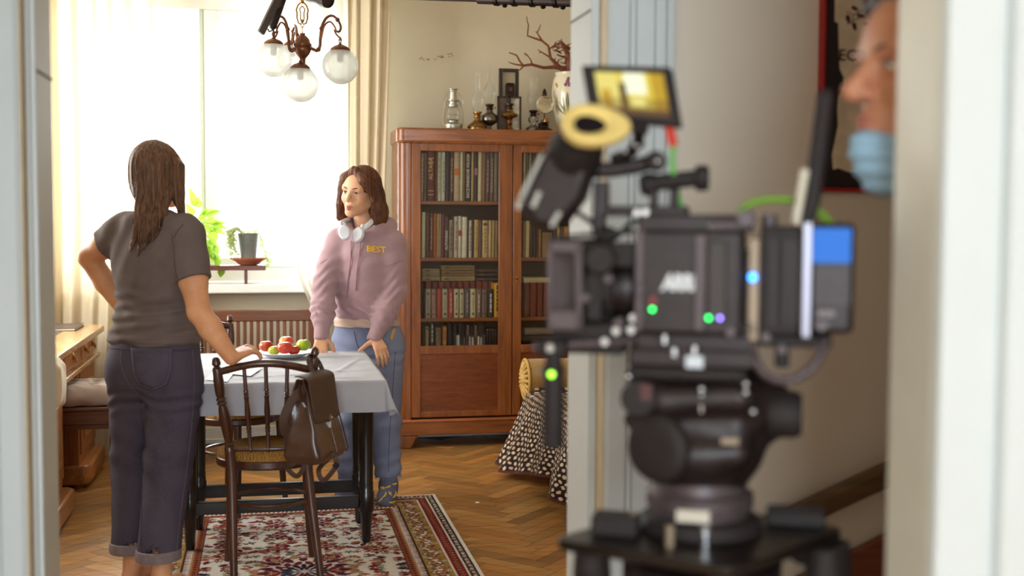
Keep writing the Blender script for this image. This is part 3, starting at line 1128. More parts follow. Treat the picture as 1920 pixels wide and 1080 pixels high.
top_row = [(80, 133, (150, 128, 108), 'speckled tan', 'title', (200, 185, 160)), (137, 188, (118, 106, 88), 'olive grey', 'title', (84, 70, 60)),
           (192, 330, (104, 40, 44), 'maroon gold-lettered', 'bands', (176, 110, 90)), (334, 374, (112, 58, 42), 'russet brown', None, None), (378, 440, (206, 202, 172), 'pale cream', 'title', (150, 150, 130)),
           (444, 512, (198, 204, 186), 'pale grey-green', 'title', (120, 130, 120)), (516, 588, (50, 34, 46), 'dark navy', None, None), (592, 662, (74, 50, 54), 'plum brown', 'title', (170, 140, 110)),
           (666, 768, (188, 168, 138), 'beige orange-patched', 'patch', (190, 110, 30)), (773, 826, (200, 194, 160), 'cream', None, None), (829, 862, (132, 98, 72), 'thin brown', None, None),
           (865, 968, (36, 26, 26), 'black white-lettered', None, (226, 222, 208)), (972, 1015, (176, 158, 96), 'thin ochre', None, None), (1019, 1086, (58, 34, 44), 'dark plum', 'patch', (150, 110, 120)),
           (1090, 1158, (206, 200, 156), 'pale yellow', None, None), (1161, 1222, (142, 96, 88), 'dusty rose', None, None), (1226, 1296, (92, 68, 62), 'dark brown printed', 'title', (170, 150, 130)),
           (1299, 1368, (118, 92, 90), 'mauve grey', 'title', (190, 170, 160)), (1371, 1446, (132, 118, 98), 'grey brown', None, None)]
tops = [289, 289, 287, 288, 287, 287, 285, 285, 286, 285, 286, 285, 286, 285, 285, 286, 286, 285, 286]
rows = []
for (a, c, rgb, nm, dc, dcol), tp in zip(top_row, tops):
    tx = None
    if 'maroon' in nm: tx = ('ALTAPA', .032, .66, 1.15)
    if 'black' in nm: tx = ('RACZ-FINNISCHE VOLKSM', .024, .5, .92)
    rows.append((cv(a), cv(c), tp - 2, rgb, nm, dc, dcol, tx))
rows = [r if r[7] is None or 'maroon' not in r[4] else (*r[:6], (222, 186, 110), r[7]) for r in rows]
bookrow(BF + .075, SZ[0], rows, 0, 'on the top shelf behind the left door', 'books on the top shelf, left door')
r2_ = [(97, 163, 120, (206, 206, 166), 'pale green-cream', None, None), (168, 236, 130, (98, 60, 62), 'glossy plum', None, None), (240, 296, 140, (112, 72, 62), 'brown lettered', 'title', (190, 160, 140)),
       (300, 360, 145, (172, 88, 40), 'orange-brown', None, None), (364, 402, 150, (192, 164, 112), 'straw yellow', None, None), (405, 438, 150, (168, 160, 136), 'thin sage grey', None, None), (441, 492, 150, (128, 46, 56), 'dark red', None, None),
       (497, 572, 200, (78, 62, 62), 'dark grey white-scripted', None, (216, 208, 196)), (577, 655, 255, (150, 130, 114), 'mottled taupe', 'title', (96, 76, 70)), (668, 736, 200, (196, 182, 166), 'pinkish white', 'title', (120, 104, 96)),
       (741, 800, 190, (206, 200, 182), 'white red-marked', 'patch', (170, 60, 50)), (805, 898, 205, (216, 210, 192), 'plain white', None, None), (901, 926, 230, (74, 46, 40), 'thin dark brown', None, None),
       (930, 982, 265, (206, 196, 182), 'white black-printed', 'title', (60, 50, 50)), (985, 1016, 262, (56, 38, 36), 'thin blackish', None, None), (1019, 1104, 255, (192, 162, 102), 'tan yellow', 'title', (150, 120, 70)),
       (1108, 1160, 265, (98, 70, 76), 'dark mauve', None, None), (1164, 1272, 265, (196, 166, 116), 'buff dotted', 'dots', (84, 52, 40)), (1276, 1332, 267, (196, 172, 122), 'pale buff', None, None),
       (1335, 1388, 267, (182, 152, 102), 'honey tan', None, None), (1391, 1446, 267, (158, 120, 76), 'light brown', None, None)]
rows = [(cv(a), cv(c), 385 + t / 9.394, rgb, nm, dc, dcol, ('ALFONSAS', .023, .42, 1.05) if 'scripted' in nm else None) for a, c, t, rgb, nm, dc, dcol in r2_]
bookrow(BF + .075, SZ[1], rows, 0, 'on the second shelf behind the left door', 'books on the second shelf, left door')


def cw(x): return 780 + x / 6.353


r3 = [(112, 178, 330, (172, 158, 136), 'grey-beige medallion', 'ovals', (92, 74, 62)), (182, 241, 332, (160, 136, 124), 'pinkish grey medallion', 'ovals', (140, 64, 56)), (246, 307, 330, (172, 66, 52), 'plain brick red', None, None),
      (312, 380, 330, (174, 164, 138), 'stone beige medallion', 'ovals', (84, 70, 60)), (385, 447, 330, (160, 60, 56), 'red white-printed', 'title', (206, 150, 140)), (451, 514, 330, (188, 178, 148), 'cream grey medallion', 'ovals', (70, 56, 50)),
      (518, 575, 332, (180, 172, 142), 'parchment medallion', 'ovals', (90, 70, 56)), (580, 642, 334, (88, 80, 88), 'slate grey', 'title', (150, 146, 150)), (646, 714, 330, (194, 184, 146), 'light cream medallion', 'ovals', (110, 92, 70)),
      (719, 779, 332, (122, 98, 90), 'taupe', 'title', (196, 178, 160)), (784, 850, 332, (116, 92, 82), 'brownish taupe', 'ovals', (70, 52, 48)), (855, 924, 334, (34, 26, 26), 'black white-printed', 'title', (220, 214, 204)),
      (932, 1002, 260, (222, 164, 24), 'tall yellow', 'title', (70, 50, 30))]
rows = [(cw(a), cw(c), 490 + t / 6.353, rgb, nm, dc, dcol) for a, c, t, rgb, nm, dc, dcol in r3]
bookrow(BF + .07, SZ[2], rows, 0, 'in the front row on the third shelf', 'front row of the third shelf', dep=.105, lean=0)
y2 = BF + .19
zt = P(860, 490 + 240 / 6.353, Y=y2).z
for k in range(11):
    x0, x1 = P(cw(118 + k * 75), 540, Y=y2).x, P(cw(118 + k * 75 + 71), 540, Y=y2).x
    book(x0, x1, SZ[2], zt - .002 * (k % 3 == 1), y2, .15, ((132, 50, 40), (122, 44, 38), (140, 56, 44))[k % 3], f'red book, {ORD[k]} from the left in the back row on the third shelf', 'red back row of the third shelf')


def flatbook(px0, px1, py0, py1, y, dep, rgb, label, group, deco=None, dc=(90, 70, 50)):
    a, c = P(px0, py1, Y=y), P(px1, py0, Y=y)
    t = thing('book', label, 'book', ((a.x + c.x) / 2, y, a.z), 0, group)
    w, h = c.x - a.x, (c.z - a.z) * .97
    m = mat('book_cover_%02x%02x%02x' % tuple(rgb), rgb, .55, var=.14, vs=30, bump=.05, bs=300)
    n = 6
    pl = [(-w / 2, dep, 0), (-w / 2, .006, 0)] + [(-w / 2, .006 - .006 * math.sin(k * math.pi / n), h / 2 - h / 2 * math.cos(k * math.pi / n)) for k in range(1, n)] + [(-w / 2, .006, h), (-w / 2, dep, h), (-w / 2, dep, h - .0015), (-w / 2, .01, h - .0015), (-w / 2, .01, .0015), (-w / 2, dep, .0015)]
    MB().prism(pl, (w, 0, 0)).build('cover', m, t, smooth=False, local=True)
    MB().bx(-w / 2 + .003, w / 2 - .003, .0095, dep - .003, .0012, h - .0012).build('pages', M_page, t, smooth=False, local=True)
    if deco:
        b = MB()
        k = int(w / .0125)
        for i in range(k): b.lathe([(h * .17, 0), (h * .17, .002)], (-w / 2 + .012 + i * .0125, 0, h / 2), (0, -1, 0), 8)
        b.bx(-w / 2 + .02, -w / 2 + .045, -.0015, .002, h * .3, h * .7)
        b.build('spine_print', ink(dc), t, smooth=False, local=True)
    return t


edges = [(78, 285, [235, 185, 135, 86], ((186, 166, 128), (176, 156, 116), (192, 172, 134)), 'cream dotted-spine', 'left stack', (96, 70, 48)),
         (302, 700, [235, 180, 106, 46], ((200, 176, 128), (160, 130, 88), (176, 148, 104)), 'buff dotted-spine', 'middle stack', (104, 76, 50)),
         (716, 1000, [235, 186, 132, 84], ((74, 56, 50), (48, 32, 32), (84, 60, 52)), 'dark brown', 'right stack', (130, 104, 86))]
for x0, x1, ys, cs, nm, wh, dc in edges:
    for i in range(3):
        flatbook(cw(x0 + 3 * (i % 2)), cw(x1 - 2 * i), 490 + ys[i + 1] / 6.353, 490 + ys[i] / 6.353, y2 + .005, .145, cs[i], f'{nm} book lying flat, {("lowest", "middle one", "topmost")[i]} of the {wh} above the red back row', 'flat stacks above the red back row', 'dots', dc)
r4 = [(112, 154, 780, (186, 164, 104), 'yellowish black-marked', 'dots', (60, 46, 36)), (160, 226, 745, (48, 40, 40), 'black white-lettered', 'title', (206, 198, 186)), (236, 300, 790, (150, 126, 96), 'khaki', 'title', (110, 90, 70)),
      (314, 370, 775, (196, 132, 74), 'orange tan', 'bands', (220, 180, 130)), (376, 436, 742, (44, 34, 38), 'tall dark', None, None), (440, 496, 742, (52, 40, 44), 'dark plum grey', None, None), (500, 590, 752, (38, 30, 32), 'thick blackish', None, None),
      (600, 642, 760, (118, 100, 110), 'lilac grey', None, None), (648, 690, 770, (44, 32, 30), 'narrow black-brown', None, None), (695, 734, 762, (126, 108, 92), 'grey beige', None, None), (738, 832, 752, (50, 36, 34), 'wide dark brown', None, None),
      (838, 866, 806, (66, 56, 50), 'narrow grey white-tipped', 'tip', (206, 196, 180)), (870, 898, 806, (58, 48, 44), 'narrow charcoal white-tipped', 'tip', (206, 196, 180)), (902, 930, 806, (70, 58, 52), 'narrow taupe white-tipped', 'tip', (206, 196, 180)), (934, 962, 806, (56, 46, 44), 'narrow umber white-tipped', 'tip', (206, 196, 180)), (966, 998, 806, (66, 54, 50), 'narrow ash white-tipped', 'tip', (206, 196, 180))]
rows = [(cw(a), cw(c), 490 + t / 6.353, rgb, nm, dc, dcol) for a, c, t, rgb, nm, dc, dcol in r4]
bookrow(BF + .15, SB, rows, 0, 'on the lowest shelf, left door', 'books on the lowest shelf, left door', dep=.15, lean=0)
small = [(196, 188, 180), (60, 50, 50), (90, 72, 66), (70, 54, 50), (176, 160, 156), (196, 176, 168), (66, 50, 48), (210, 200, 190), (190, 180, 170), (96, 80, 74)]
rows = [(cw(496 + k * 34), cw(496 + k * 34 + 26), 490 + (885 + 12 * (k % 3)) / 6.353, small[k], ('white', 'dark', 'brown', 'umber', 'pale mauve', 'pinkish', 'dusky', 'ivory', 'pale grey', 'taupe')[k] + ' small thin', None, None) for k in range(10)]
bookrow(BF + .06, SB, rows, 0, 'among the low booklets on the lowest shelf', 'small booklets on the lowest shelf', dep=.07, lean=0)
# behind the right door


def rrow(y, z0, pxs, pt_, lab, group, dep=.16):
    rows = []
    for (a, c, t, rgb, nm) in pxs: rows.append((a, c, t, rgb, nm, None, None))
    bookrow(y, z0, rows, 0, lab, group, dep=dep)


rrow(BF + .075, SZ[0], [(981, 985, 286, (206, 190, 140), 'cream'), (986, 990, 285, (120, 104, 90), 'grey'), (991, 996, 284, (168, 156, 130), 'light grey'), (997, 1003, 285, (90, 60, 50), 'brown'), (1004, 1012, 285, (150, 120, 90), 'tan'), (1013, 1020, 286, (70, 50, 46), 'dark brown'), (1021, 1030, 285, (180, 170, 140), 'pale'), (1031, 1040, 286, (110, 50, 44), 'maroon'), (1041, 1052, 285, (140, 110, 80), 'buff'), (1053, 1066, 286, (80, 64, 56), 'umber')], 0, 'on the top shelf behind the right door', 'books on the top shelf, right door')
rrow(BF + .075, SZ[1], [(981, 984, 418, (150, 120, 90), 'thin tan'), (985, 993, 414, (210, 190, 140), 'cream'), (994, 998, 420, (84, 60, 50), 'thin brown'), (999, 1005, 425, (70, 50, 44), 'dark brown'), (1006, 1009, 428, (110, 64, 48), 'thin russet'), (1010, 1014, 430, (176, 130, 80), 'thin honey'), (1016, 1036, 436, (150, 112, 64), 'thick tan'), (1037, 1043, 428, (60, 44, 40), 'blackish'), (1044, 1050, 420, (186, 164, 110), 'buff'), (1051, 1056, 426, (120, 80, 56), 'chestnut'), (1057, 1066, 424, (196, 140, 70), 'orange')], 0, 'on the second shelf behind the right door', 'books on the second shelf, right door')
rrow(BF + .075, SZ[2], [(983, 993, 531, (110, 44, 34), 'dark red'), (994, 1006, 530, (132, 50, 36), 'brick red gilded'), (1007, 1018, 530, (116, 46, 36), 'deep red'), (1019, 1030, 531, (126, 50, 38), 'rust red'), (1031, 1042, 531, (104, 40, 32), 'wine red')], 0, 'on the third shelf behind the right door', 'red books on the third shelf, right door')
flatbook(982, 1040, 520, 530.5, BF + .08, .15, (206, 192, 150), 'cream book lying flat on top of the red books behind the right door', 'flat books behind the right door')
flatbook(984, 1040, 628, 641, BF + .12, .16, (70, 58, 52), 'dark flat book at the bottom of the lowest shelf behind the right door', 'flat books behind the right door')
flatbook(984, 1040, 614, 628, BF + .12, .16, (150, 140, 124), 'pale grey flat book on the dark one behind the right door', 'flat books behind the right door')

# ================================================================== THINGS ON TOP OF THE BOOKCASE
TZ = BT - .004
TY = 7.10
M_brass = mat('old_brass', (150, 112, 66), .32, 1.0, var=.25, vs=30)
M_dkbr = mat('dark_bronze', (62, 48, 40), .4, .9, var=.3, vs=30)
M_tin = mat('galvanised_tin', (178, 176, 162), .35, .9, var=.2, vs=25)
M_cgl = glassmat('lamp_chimney_glass', (.93, .93, .90), .45, .15, (.92, .92, .86))
M_blackwood = wood('black_frame_wood', (30, 22, 20), (56, 40, 34), 1, 2, .4)


def tx(px, y=TY): return P(px, 230, Y=y).x


def tz(py, y=TY): return P(900, py, Y=y).z


def zsc(prof, z0, z1): return [(r, z0 + (z1 - z0) * h) for r, h in prof]


# storm lantern
x = tx(849)
t = thing('storm_lantern', 'galvanised storm lantern with wire bail, leftmost on top of the bookcase', 'lantern', (x, TY, TZ))
zt = tz(167)
hL = zt - TZ
MB().lathe([(.040, 0), (.056, .006), (.060, .02), (.058, .034), (.040, .044), (.030, .048), (.030, .056), (.036, .060), (.030, .066), (.018, .068)], (x, TY, TZ)).build('tank', M_tin, t)
MB().lathe([(.030, .064), (.038, .085), (.040, .105), (.034, .125), (.027, .140)], (x, TY, TZ), cap=False).build('glass_globe', M_cgl, t)
MB().lathe([(.027, .138), (.031, .142), (.031, .155), (.024, .158), (.024, .172), (.036, .176), (.036, .182), (.022, .186), (.022, hL - .012), (.030, hL - .008), (.03, hL - .004), (.006, hL)], (x, TY, TZ)).build('chimney_cap', M_tin, t)
for s in (-1, 1):
    MB().tube([(x + s * .054, TY, TZ + .028), (x + s * .060, TY, TZ + .06), (x + s * .052, TY, TZ + .13), (x + s * .046, TY, TZ + .165), (x + s * .036, TY, TZ + .178), (x + s * .02, TY, TZ + .18)], .0055, 8).build('side_tube', M_tin, t)
MB().tube([(x + .062 * math.cos(a), TY - .012 * math.sin(a) - .01, TZ + .160 + (hL - .160) * math.sin(a) * .8) for a in np.linspace(0, math.pi, 15)], .0018, 6).build('bail', M_tin, t)
MB().tube([(x + .040 * math.cos(a), TY + .040 * math.sin(a), TZ + .095) for a in np.linspace(0, 6.28, 20)[:-1]], .0018, 6, closed=True).build('guard_wire', M_tin, t)


def oil_lamp(px, ptop, label, base, fontm, chim, y=TY, burner=M_brass, wheel=1):
    x = tx(px, y)
    t = thing('oil_lamp', label, 'oil lamp', (x, y, TZ))
    MB().lathe(base, (x, y, TZ)).build('oil_font', fontm, t)
    zb = base[-1][1]
    MB().lathe([(.012, 0), (.022, .004), (.022, .010), (.016, .014), (.018, .022), (.026, .028), (.027, .036), (.024, .038)], (x, y, TZ + zb)).build('burner', burner, t)
    b = MB().tube([(x + .012 * wheel, y, TZ + zb + .016), (x + .035 * wheel, y, TZ + zb + .016)], .0018, 6)
    b.lathe([(.007, 0), (.007, .003)], (x + .033 * wheel, y, TZ + zb + .016), (1, 0, 0), 12)
    b.build('wick_wheel', burner, t)
    if chim:
        z0 = TZ + zb + .034
        MB().lathe(zsc(chim, z0, tz(ptop, y)), (x, y, 0), cap=False).build('glass_chimney', M_cgl, t)
    return t


ch = [(.022, 0), (.024, .04), (.036, .18), (.040, .28), (.034, .40), (.022, .50), (.017, .56), (.0155, .7), (.0155, 1.0)]
oil_lamp(895, 136, 'low brass oil lamp with tall glass chimney, just right of the lantern', [(.058, 0), (.062, .006), (.060, .016), (.063, .022), (.060, .030), (.040, .046), (.024, .058), (.018, .070), (.017, .078)], M_brass, ch, TY + .0)
oil_lamp(918, 119, 'silvery pedestal oil lamp with the tallest glass chimney on the bookcase', [(.036, 0), (.034, .006), (.014, .014), (.010, .022), (.012, .034), (.030, .044), (.050, .058), (.054, .066), (.052, .090), (.046, .098), (.030, .108), (.020, .118), (.018, .128)], mat('dull_silver', (122, 112, 104), .3, .95, var=.2, vs=30), ch, TY + .03, M_dkbr)
# tall open frame with a little dark lamp house
x0, x1 = tx(935, 7.20), tx(972, 7.20)
t = thing('picture_frame', 'tall narrow black wooden frame, open, standing behind the oil lamps', 'picture frame', ((x0 + x1) / 2, 7.2, TZ))
z1 = tz(127, 7.2)
w = .021
MB().bx(x0, x0 + w, 7.19, 7.21, TZ, z1).bx(x1 - w, x1, 7.19, 7.21, TZ, z1).bx(x0 + w, x1 - w, 7.19, 7.21, z1 - w, z1).bx(x0 + w, x1 - w, 7.19, 7.21, TZ, TZ + w).build('frame', M_blackwood, t, bevel=.003)
MB().bx(x0 + .007, x1 - .007, 7.211, 7.217, TZ + .007, z1 - .007).build('backing', mat('old_paper', (190, 176, 150), .9), t, smooth=False)
xa_, xb_ = tx(948, 7.16), tx(964, 7.16)
zb_ = tz(154, 7.16)
t = thing('lamp_house', 'small black tin box lamp with pierced top in front of the tall black frame', 'box lamp', ((xa_ + xb_) / 2, 7.16, TZ))
MB().bx(xa_, xb_, 7.145, 7.175, TZ, zb_ - .012).build('box', M_dkbr, t, bevel=.003)
MB().box(((xa_ + xb_) / 2, 7.16, zb_ - .006), (xb_ - xa_ + .004, .034, .012), taper=.7).build('lid', M_dkbr, t, bevel=.002)
MB().lathe([(.012, 0), (.012, .003)], ((xa_ + xb_) / 2, 7.1455, zb_ - .04), (0, -1, 0), 14).build('window', mat('smoky_glass', (70, 60, 50), .2), t)
# photo frame with two pictures
x0, x1 = tx(932, 7.13), tx(977, 7.13)
z1 = tz(179, 7.13)
t = thing('photo_frame', 'low black photo frame with pale pictures behind the brass lamp', 'photo frame', ((x0 + x1) / 2, 7.13, TZ))
w = .011
mid = (x0 + x1) / 2
b = MB()
for a, c in ((x0, mid), (mid, x1)):
    b.bx(a, a + w, 7.122, 7.138, TZ, z1).bx(c - w, c, 7.122, 7.138, TZ, z1).bx(a, c, 7.122, 7.138, z1 - w, z1).bx(a, c, 7.122, 7.138, TZ, TZ + w)
b.build('frame', M_blackwood, t, bevel=.002)
for k, (a, c) in enumerate(((x0, mid), (mid, x1))):
    MB().bx(a + .005, c - .005, 7.132, 7.136, TZ + .005, z1 - .005).build('picture', mat('faded_photo_' + 'ab'[k], ((96, 76, 62), (190, 180, 160))[k], .4, var=.5, vs=22), t, smooth=False)
oil_lamp(955, 0, 'brass-collared dark pedestal oil lamp without chimney in front of the photo frame', [(.036, 0), (.034, .008), (.018, .018), (.013, .03), (.020, .05), (.014, .066), (.024, .078), (.048, .088), (.052, .098), (.046, .106), (.030, .114), (.022, .122), (.020, .130)], M_brass, None, TY - .02, M_dkbr, -1)
oil_lamp(1000, 142, 'clear glass oil lamp with flaring chimney beside the reflector lamp', [(.048, 0), (.050, .006), (.046, .026), (.030, .040), (.016, .046), (.016, .056), (.028, .064), (.034, .078), (.030, .094), (.018, .100)], glassmat('pressed_glass', (.86, .86, .82), 1.0, .18), [(.020, 0), (.034, .16), (.040, .30), (.036, .46), (.027, .60), (.022, .72), (.023, .85), (.032, 1.0)], TY + .06, M_dkbr)
x = tx(1021, TY - .04)
t = thing('reflector_lamp', 'small oil lamp with a round mirror reflector, near the vase', 'reflector lamp', (x, TY - .04, TZ))
yy = TY - .04
MB().lathe([(.060, 0), (.064, .004), (.060, .012), (.036, .022), (.030, .034), (.034, .044), (.026, .052), (.016, .056), (.016, .07)], (x - .008, yy, TZ)).build('base', M_dkbr, t)
zc = tz(194, yy)
rr = 17 / 309
MB().lathe([(rr, 0), (rr, .006), (rr - .005, .009), (rr - .006, .004), (.03, -.004), (.001, -.010)], (x, yy - .01, zc), (0, -1, 0), 32).build('reflector', mat('mirror_reflector', (214, 208, 186), .12, .9, var=.15, vs=40), t)
MB().tube([(x, yy + .004, TZ + .03), (x, yy + .008, zc)], .004).build('bracket', M_dkbr, t)
MB().lathe([(.014, 0), (.016, .01), (.012, .024), (.014, .028), (.008, .04), (.004, .05)], (x, yy + .006, zc + rr - .004)).build('finial', M_dkbr, t)
MB().lathe([(.012, 0), (.020, .004), (.020, .018), (.016, .026)], (x + .002, yy - .03, TZ + .052)).build('burner', M_brass, t)
# vase with irises
x = tx(1073, 7.12)
zv = tz(132, 7.12)
hv = zv - TZ
t = thing('vase', 'large cream vase painted with irises at the right end of the bookcase', 'vase', (x, 7.12, TZ))
prof = [(.07, 0), (.085, .01), (.105, .08), (.125, .18), (.130, .25), (.122, hv - .045), (.108, hv - .015), (.112, hv), (.104, hv), (.100, hv - .02), (.11, hv - .05)]
MB().lathe(prof, (x, 7.12, TZ), n=40, cap=False).build('body', mat('cream_glaze', (226, 218, 192), .2, var=.05, coat=.5), t)


def onv(px, py, lift=.0015):
    q = P(px, py, Y=7.0)
    z = tz(py, 7.02) - TZ
    r = np.interp(z, [p[1] for p in prof[:8]], [p[0] for p in prof[:8]]) + lift
    dx = max(-r * .98, min(r * .98, (px - 1073) / 313))
    return V(x + dx, 7.12 - math.sqrt(r * r - dx * dx), TZ + z)


lv = MB()
for st in ([(1052, 212), (1046, 196), (1040, 185)], [(1054, 214), (1049, 196), (1046, 176)], [(1058, 214), (1056, 190), (1054, 170)], [(1062, 214), (1063, 190), (1066, 172)], [(1056, 212), (1052, 185), (1055, 150)], [(1050, 210), (1043, 202), (1038, 192)]):
    lv.tube([onv(*q) for q in st], [.003, .0045, .0012], 6)
lv.build('painted_leaves', mat('painted_green', (104, 112, 66), .3), t)
fw = MB()
for px, py, s in [(1055, 148, 5), (1058, 154, 5), (1051, 154, 4), (1056, 143, 4)]: fw.ell(onv(px, py, .0005), (.016 * s / 5, .004, .014 * s / 5))
fw.build('painted_iris', mat('painted_purple', (152, 92, 118), .3), t)
fw = MB()
for px, py in [(1038, 156), (1037, 152)]: fw.ell(onv(px, py, .0005), (.009, .003, .010))
fw.ell(onv(1066, 168, .0005), (.008, .003, .02))
fw.build('painted_butterfly', mat('painted_orange', (206, 150, 60), .3), t)
# driftwood branch standing in the vase
br = MB()
YBn = 7.11
G = lambda lst, y0=YBn, dy=-.02: [P(px, py, Y=y0 + dy * k / len(lst)) for k, (px, py) in enumerate(lst)]
br.tube(G([(1064, 140), (1058, 128), (1038, 126), (1019, 127), (997, 121), (981, 123), (974, 114), (969, 104), (962, 101), (954, 98.6)]), [.017, .016, .0115, .0095, .009, .008, .006, .005, .004, .003], 8)
br.tube(G([(981, 123), (968, 121), (960, 119), (953, 116)]), [.006, .005, .004, .002], 6)
br.tube(G([(982, 123), (976, 130), (969, 134)]), [.006, .004, .002], 6)
br.tube(G([(998, 121), (995, 112), (989, 104), (984, 98)]), [.006, .004, .0035, .002], 6)
br.tube(G([(988, 104), (982, 101)]), [.003, .002], 6)
br.tube(G([(1062, 138), (1048, 126), (1040, 117), (1032, 109), (1030, 96), (1028, 86), (1017, 77), (1003, 72), (989, 67), (990, 55), (991, 47), (988, 38), (988, 30)]), [.016, .014, .012, .010, .008, .0075, .007, .006, .0055, .0045, .004, .003, .002], 8)
br.tube(G([(1017, 77), (1011, 68), (1007, 61), (1012, 52), (1014, 45)]), [.006, .005, .0045, .003, .002], 6)
br.tube(G([(1007, 61), (1004, 59)]), [.003, .002], 6)
br.tube(G([(1032, 108), (1024, 103), (1014, 97), (1008, 93)]), [.006, .005, .004, .002], 6)
br.tube(G([(1016, 98), (1010, 99)]), [.003, .002], 6)
br.tube(G([(1064, 138), (1068, 118), (1064, 100), (1056, 88), (1052, 78), (1053, 73)]), [.02, .022, .016, .010, .005, .003], 8)
br.tube(G([(1030, 92), (1042, 83), (1052, 80), (1062, 88), (1070, 92)], 7.14), [.006, .005, .006, .01, .014], 6)
rb = random.Random(4)
for k in range(26):
    a = (1040 + 24 * rb.random(), 82 + 44 * rb.random())
    an = rb.random() * 6.28
    L = 10 + 14 * rb.random()
    c = (a[0] + L * math.cos(an), a[1] + L * .8 * math.sin(an))
    if c[0] < 1034 or c[1] > 128 or c[1] < 76: continue
    m_ = ((a[0] + c[0]) / 2 + rb.uniform(-4, 4), (a[1] + c[1]) / 2 + rb.uniform(-4, 4))
    y_ = 7.07 + .09 * rb.random()
    br.tube([P(*a, Y=y_), P(*m_, Y=y_ + .02 * rb.uniform(-1, 1)), P(*c, Y=y_)], [.0045, .004, .002], 6)
tag(br.build('driftwood_branch', mat('driftwood', (118, 62, 38), .7, var=.3, vs=30, bump=.4, bs=120)), 'bare reddish twisted branch standing in the iris vase', 'branch')

# ================================================================== WINDOW SILL
SY = 7.24
M_dkwood = wood('dark_red_wood', (74, 32, 24), (110, 54, 40), 1.4, 0, .4, .3)
zs0 = P(440, 506, Y=SY).z
zs1 = P(440, 497, Y=SY).z
xa_, xb_ = P(318, 500, Y=SY).x, P(498, 500, Y=SY).x
t = thing('plant_stand', 'low dark wooden plant stand on the window sill', 'plant stand', ((xa_ + xb_) / 2, SY, WZ0))
MB().bx(xa_, xb_, SY - .08, SY + .08, zs0, zs1).build('board', M_dkwood, t, bevel=.003)
for px in (350, 461): 
    x = P(px, 515, Y=SY - .03).x
    MB().bx(x - .009, x + .009, SY - .07, SY + .07, WZ0, zs0).build('leg', M_dkwood, t, bevel=.002)
for k in range(9): pass
M_lf = sheer('pothos_leaf', (.27, .46, .05), .0, .5)
M_lf2 = sheer('tradescantia_leaf', (.42, .54, .22), .0, .45)


def leafmesh(b, base, d, up, L, Wd_, curl=.3, heart=True):
    d = Vector(d).normalized()
    s = d.cross(Vector(up)).normalized()
    n = s.cross(d).normalized()
    nu = 8
    rows = []
    for i in range(nu + 1):
        t_ = i / nu
        w = Wd_ * (math.sin(math.pi * (t_ ** (.62 if heart else .8))) ** .9) * .5
        c = Vector(base) + d * (L * t_) - n * (curl * L * t_ * t_)
        rows.append([c - s * w + n * w * .25, c, c + s * w + n * w * .25])
    vs = [p for r in rows for p in r]
    fs = [(i * 3 + k, i * 3 + k + 1, i * 3 + k + 4, i * 3 + k + 3) for i in range(nu) for k in range(2)]
    b.add(vs, fs)


t = thing('potted_pothos', 'bright green broad-leaved pothos on the plant stand beside the woman\'s shoulder', 'potted plant', (P(366, 495, Y=SY).x, SY, zs1))
pc = V(P(366, 495, Y=SY).x, SY, zs1)
MB().lathe([(.045, 0), (.048, .004), (.062, .10), (.066, .10), (.066, .118), (.058, .118), (.055, .10)], pc).build('pot', mat('terracotta', (166, 96, 66), .8, var=.12), t)
MB().lathe([(.001, .10), (.058, .10)], pc, cap=False).build('soil', mat('potting_soil', (52, 38, 30), .95), t)
lb, sb = MB(), MB()
for (px, py, ang, L, w) in [(366, 388, 1.75, 36, 12), (372, 390, 1.5, 22, 9), (378, 402, .35, 34, 9), (386, 406, .5, 30, 8), (392, 418, .1, 30, 10), (398, 420, -.2, 28, 10), (384, 424, .9, 24, 10), (380, 432, .2, 34, 11), (400, 428, -.4, 24, 9), (397, 432, -1.35, 26, 15), (381, 448, -1.3, 36, 17), (390, 462, -1.2, 26, 13), (398, 470, -1.5, 24, 12), (385, 480, -1.6, 22, 12), (404, 478, -1.2, 20, 10), (408, 486, -1.6, 16, 10), (415, 504, -1.6, 16, 11), (370, 430, 2.2, 26, 11), (372, 450, -1.8, 28, 13), (375, 415, 1.1, 28, 10), (362, 405, 2.0, 26, 12), (393, 448, -.9, 22, 10), (377, 468, -1.5, 24, 13), (402, 460, -1.1, 18, 9)]:
    y_ = SY - .06 + .1 * rb.random()
    q = P(px, py, Y=y_)
    d = V(math.cos(ang), rb.uniform(-.5, .1), math.sin(ang))
    leafmesh(lb, q, d, (rb.uniform(-.3, .3), -1, .5), L / 306, w / 306 * 1.25)
    sb.tube([pc + V(0, 0, .10), (pc + V(0, 0, .2) + q) / 2 + V(0, 0, .03), q], .0022, 5)
lb.build('foliage', M_lf, t)
sb.build('stems', mat('green_stem', (132, 150, 70), .5), t)
pz = V(P(466, 490, Y=SY).x, SY, zs1)
zp0, zp1 = P(466, 483, Y=SY).z, P(466, 437, Y=SY).z
t = thing('plant_saucer', 'terracotta footed bowl on the plant stand under the grey pot', 'bowl', pz)
hb = zp0 - zs1
MB().lathe([(.045, 0), (.060, .006), (.075, .02), (.082, hb * .55), (.106, hb * .82), (.110, hb), (.102, hb), (.072, hb * .7), (.05, hb * .62), (.001, hb * .6)], pz, n=32).build('bowl', MATS['terracotta'], t)
t = thing('potted_trailing_plant', 'dull grey flowerpot with pale trailing plant in the terracotta bowl', 'potted plant', pz + V(0, 0, hb * .62))
zb_ = zs1 + hb * .62
MB().lathe([(.040, 0), (.044, .003), (.064, zp1 - zb_ - .002), (.068, zp1 - zb_), (.060, zp1 - zb_), (.056, zp1 - zb_ - .02)], (pz.x, SY, zb_), n=28).build('pot', mat('grey_pot', (104, 108, 106), .5, var=.2, vs=15), t)
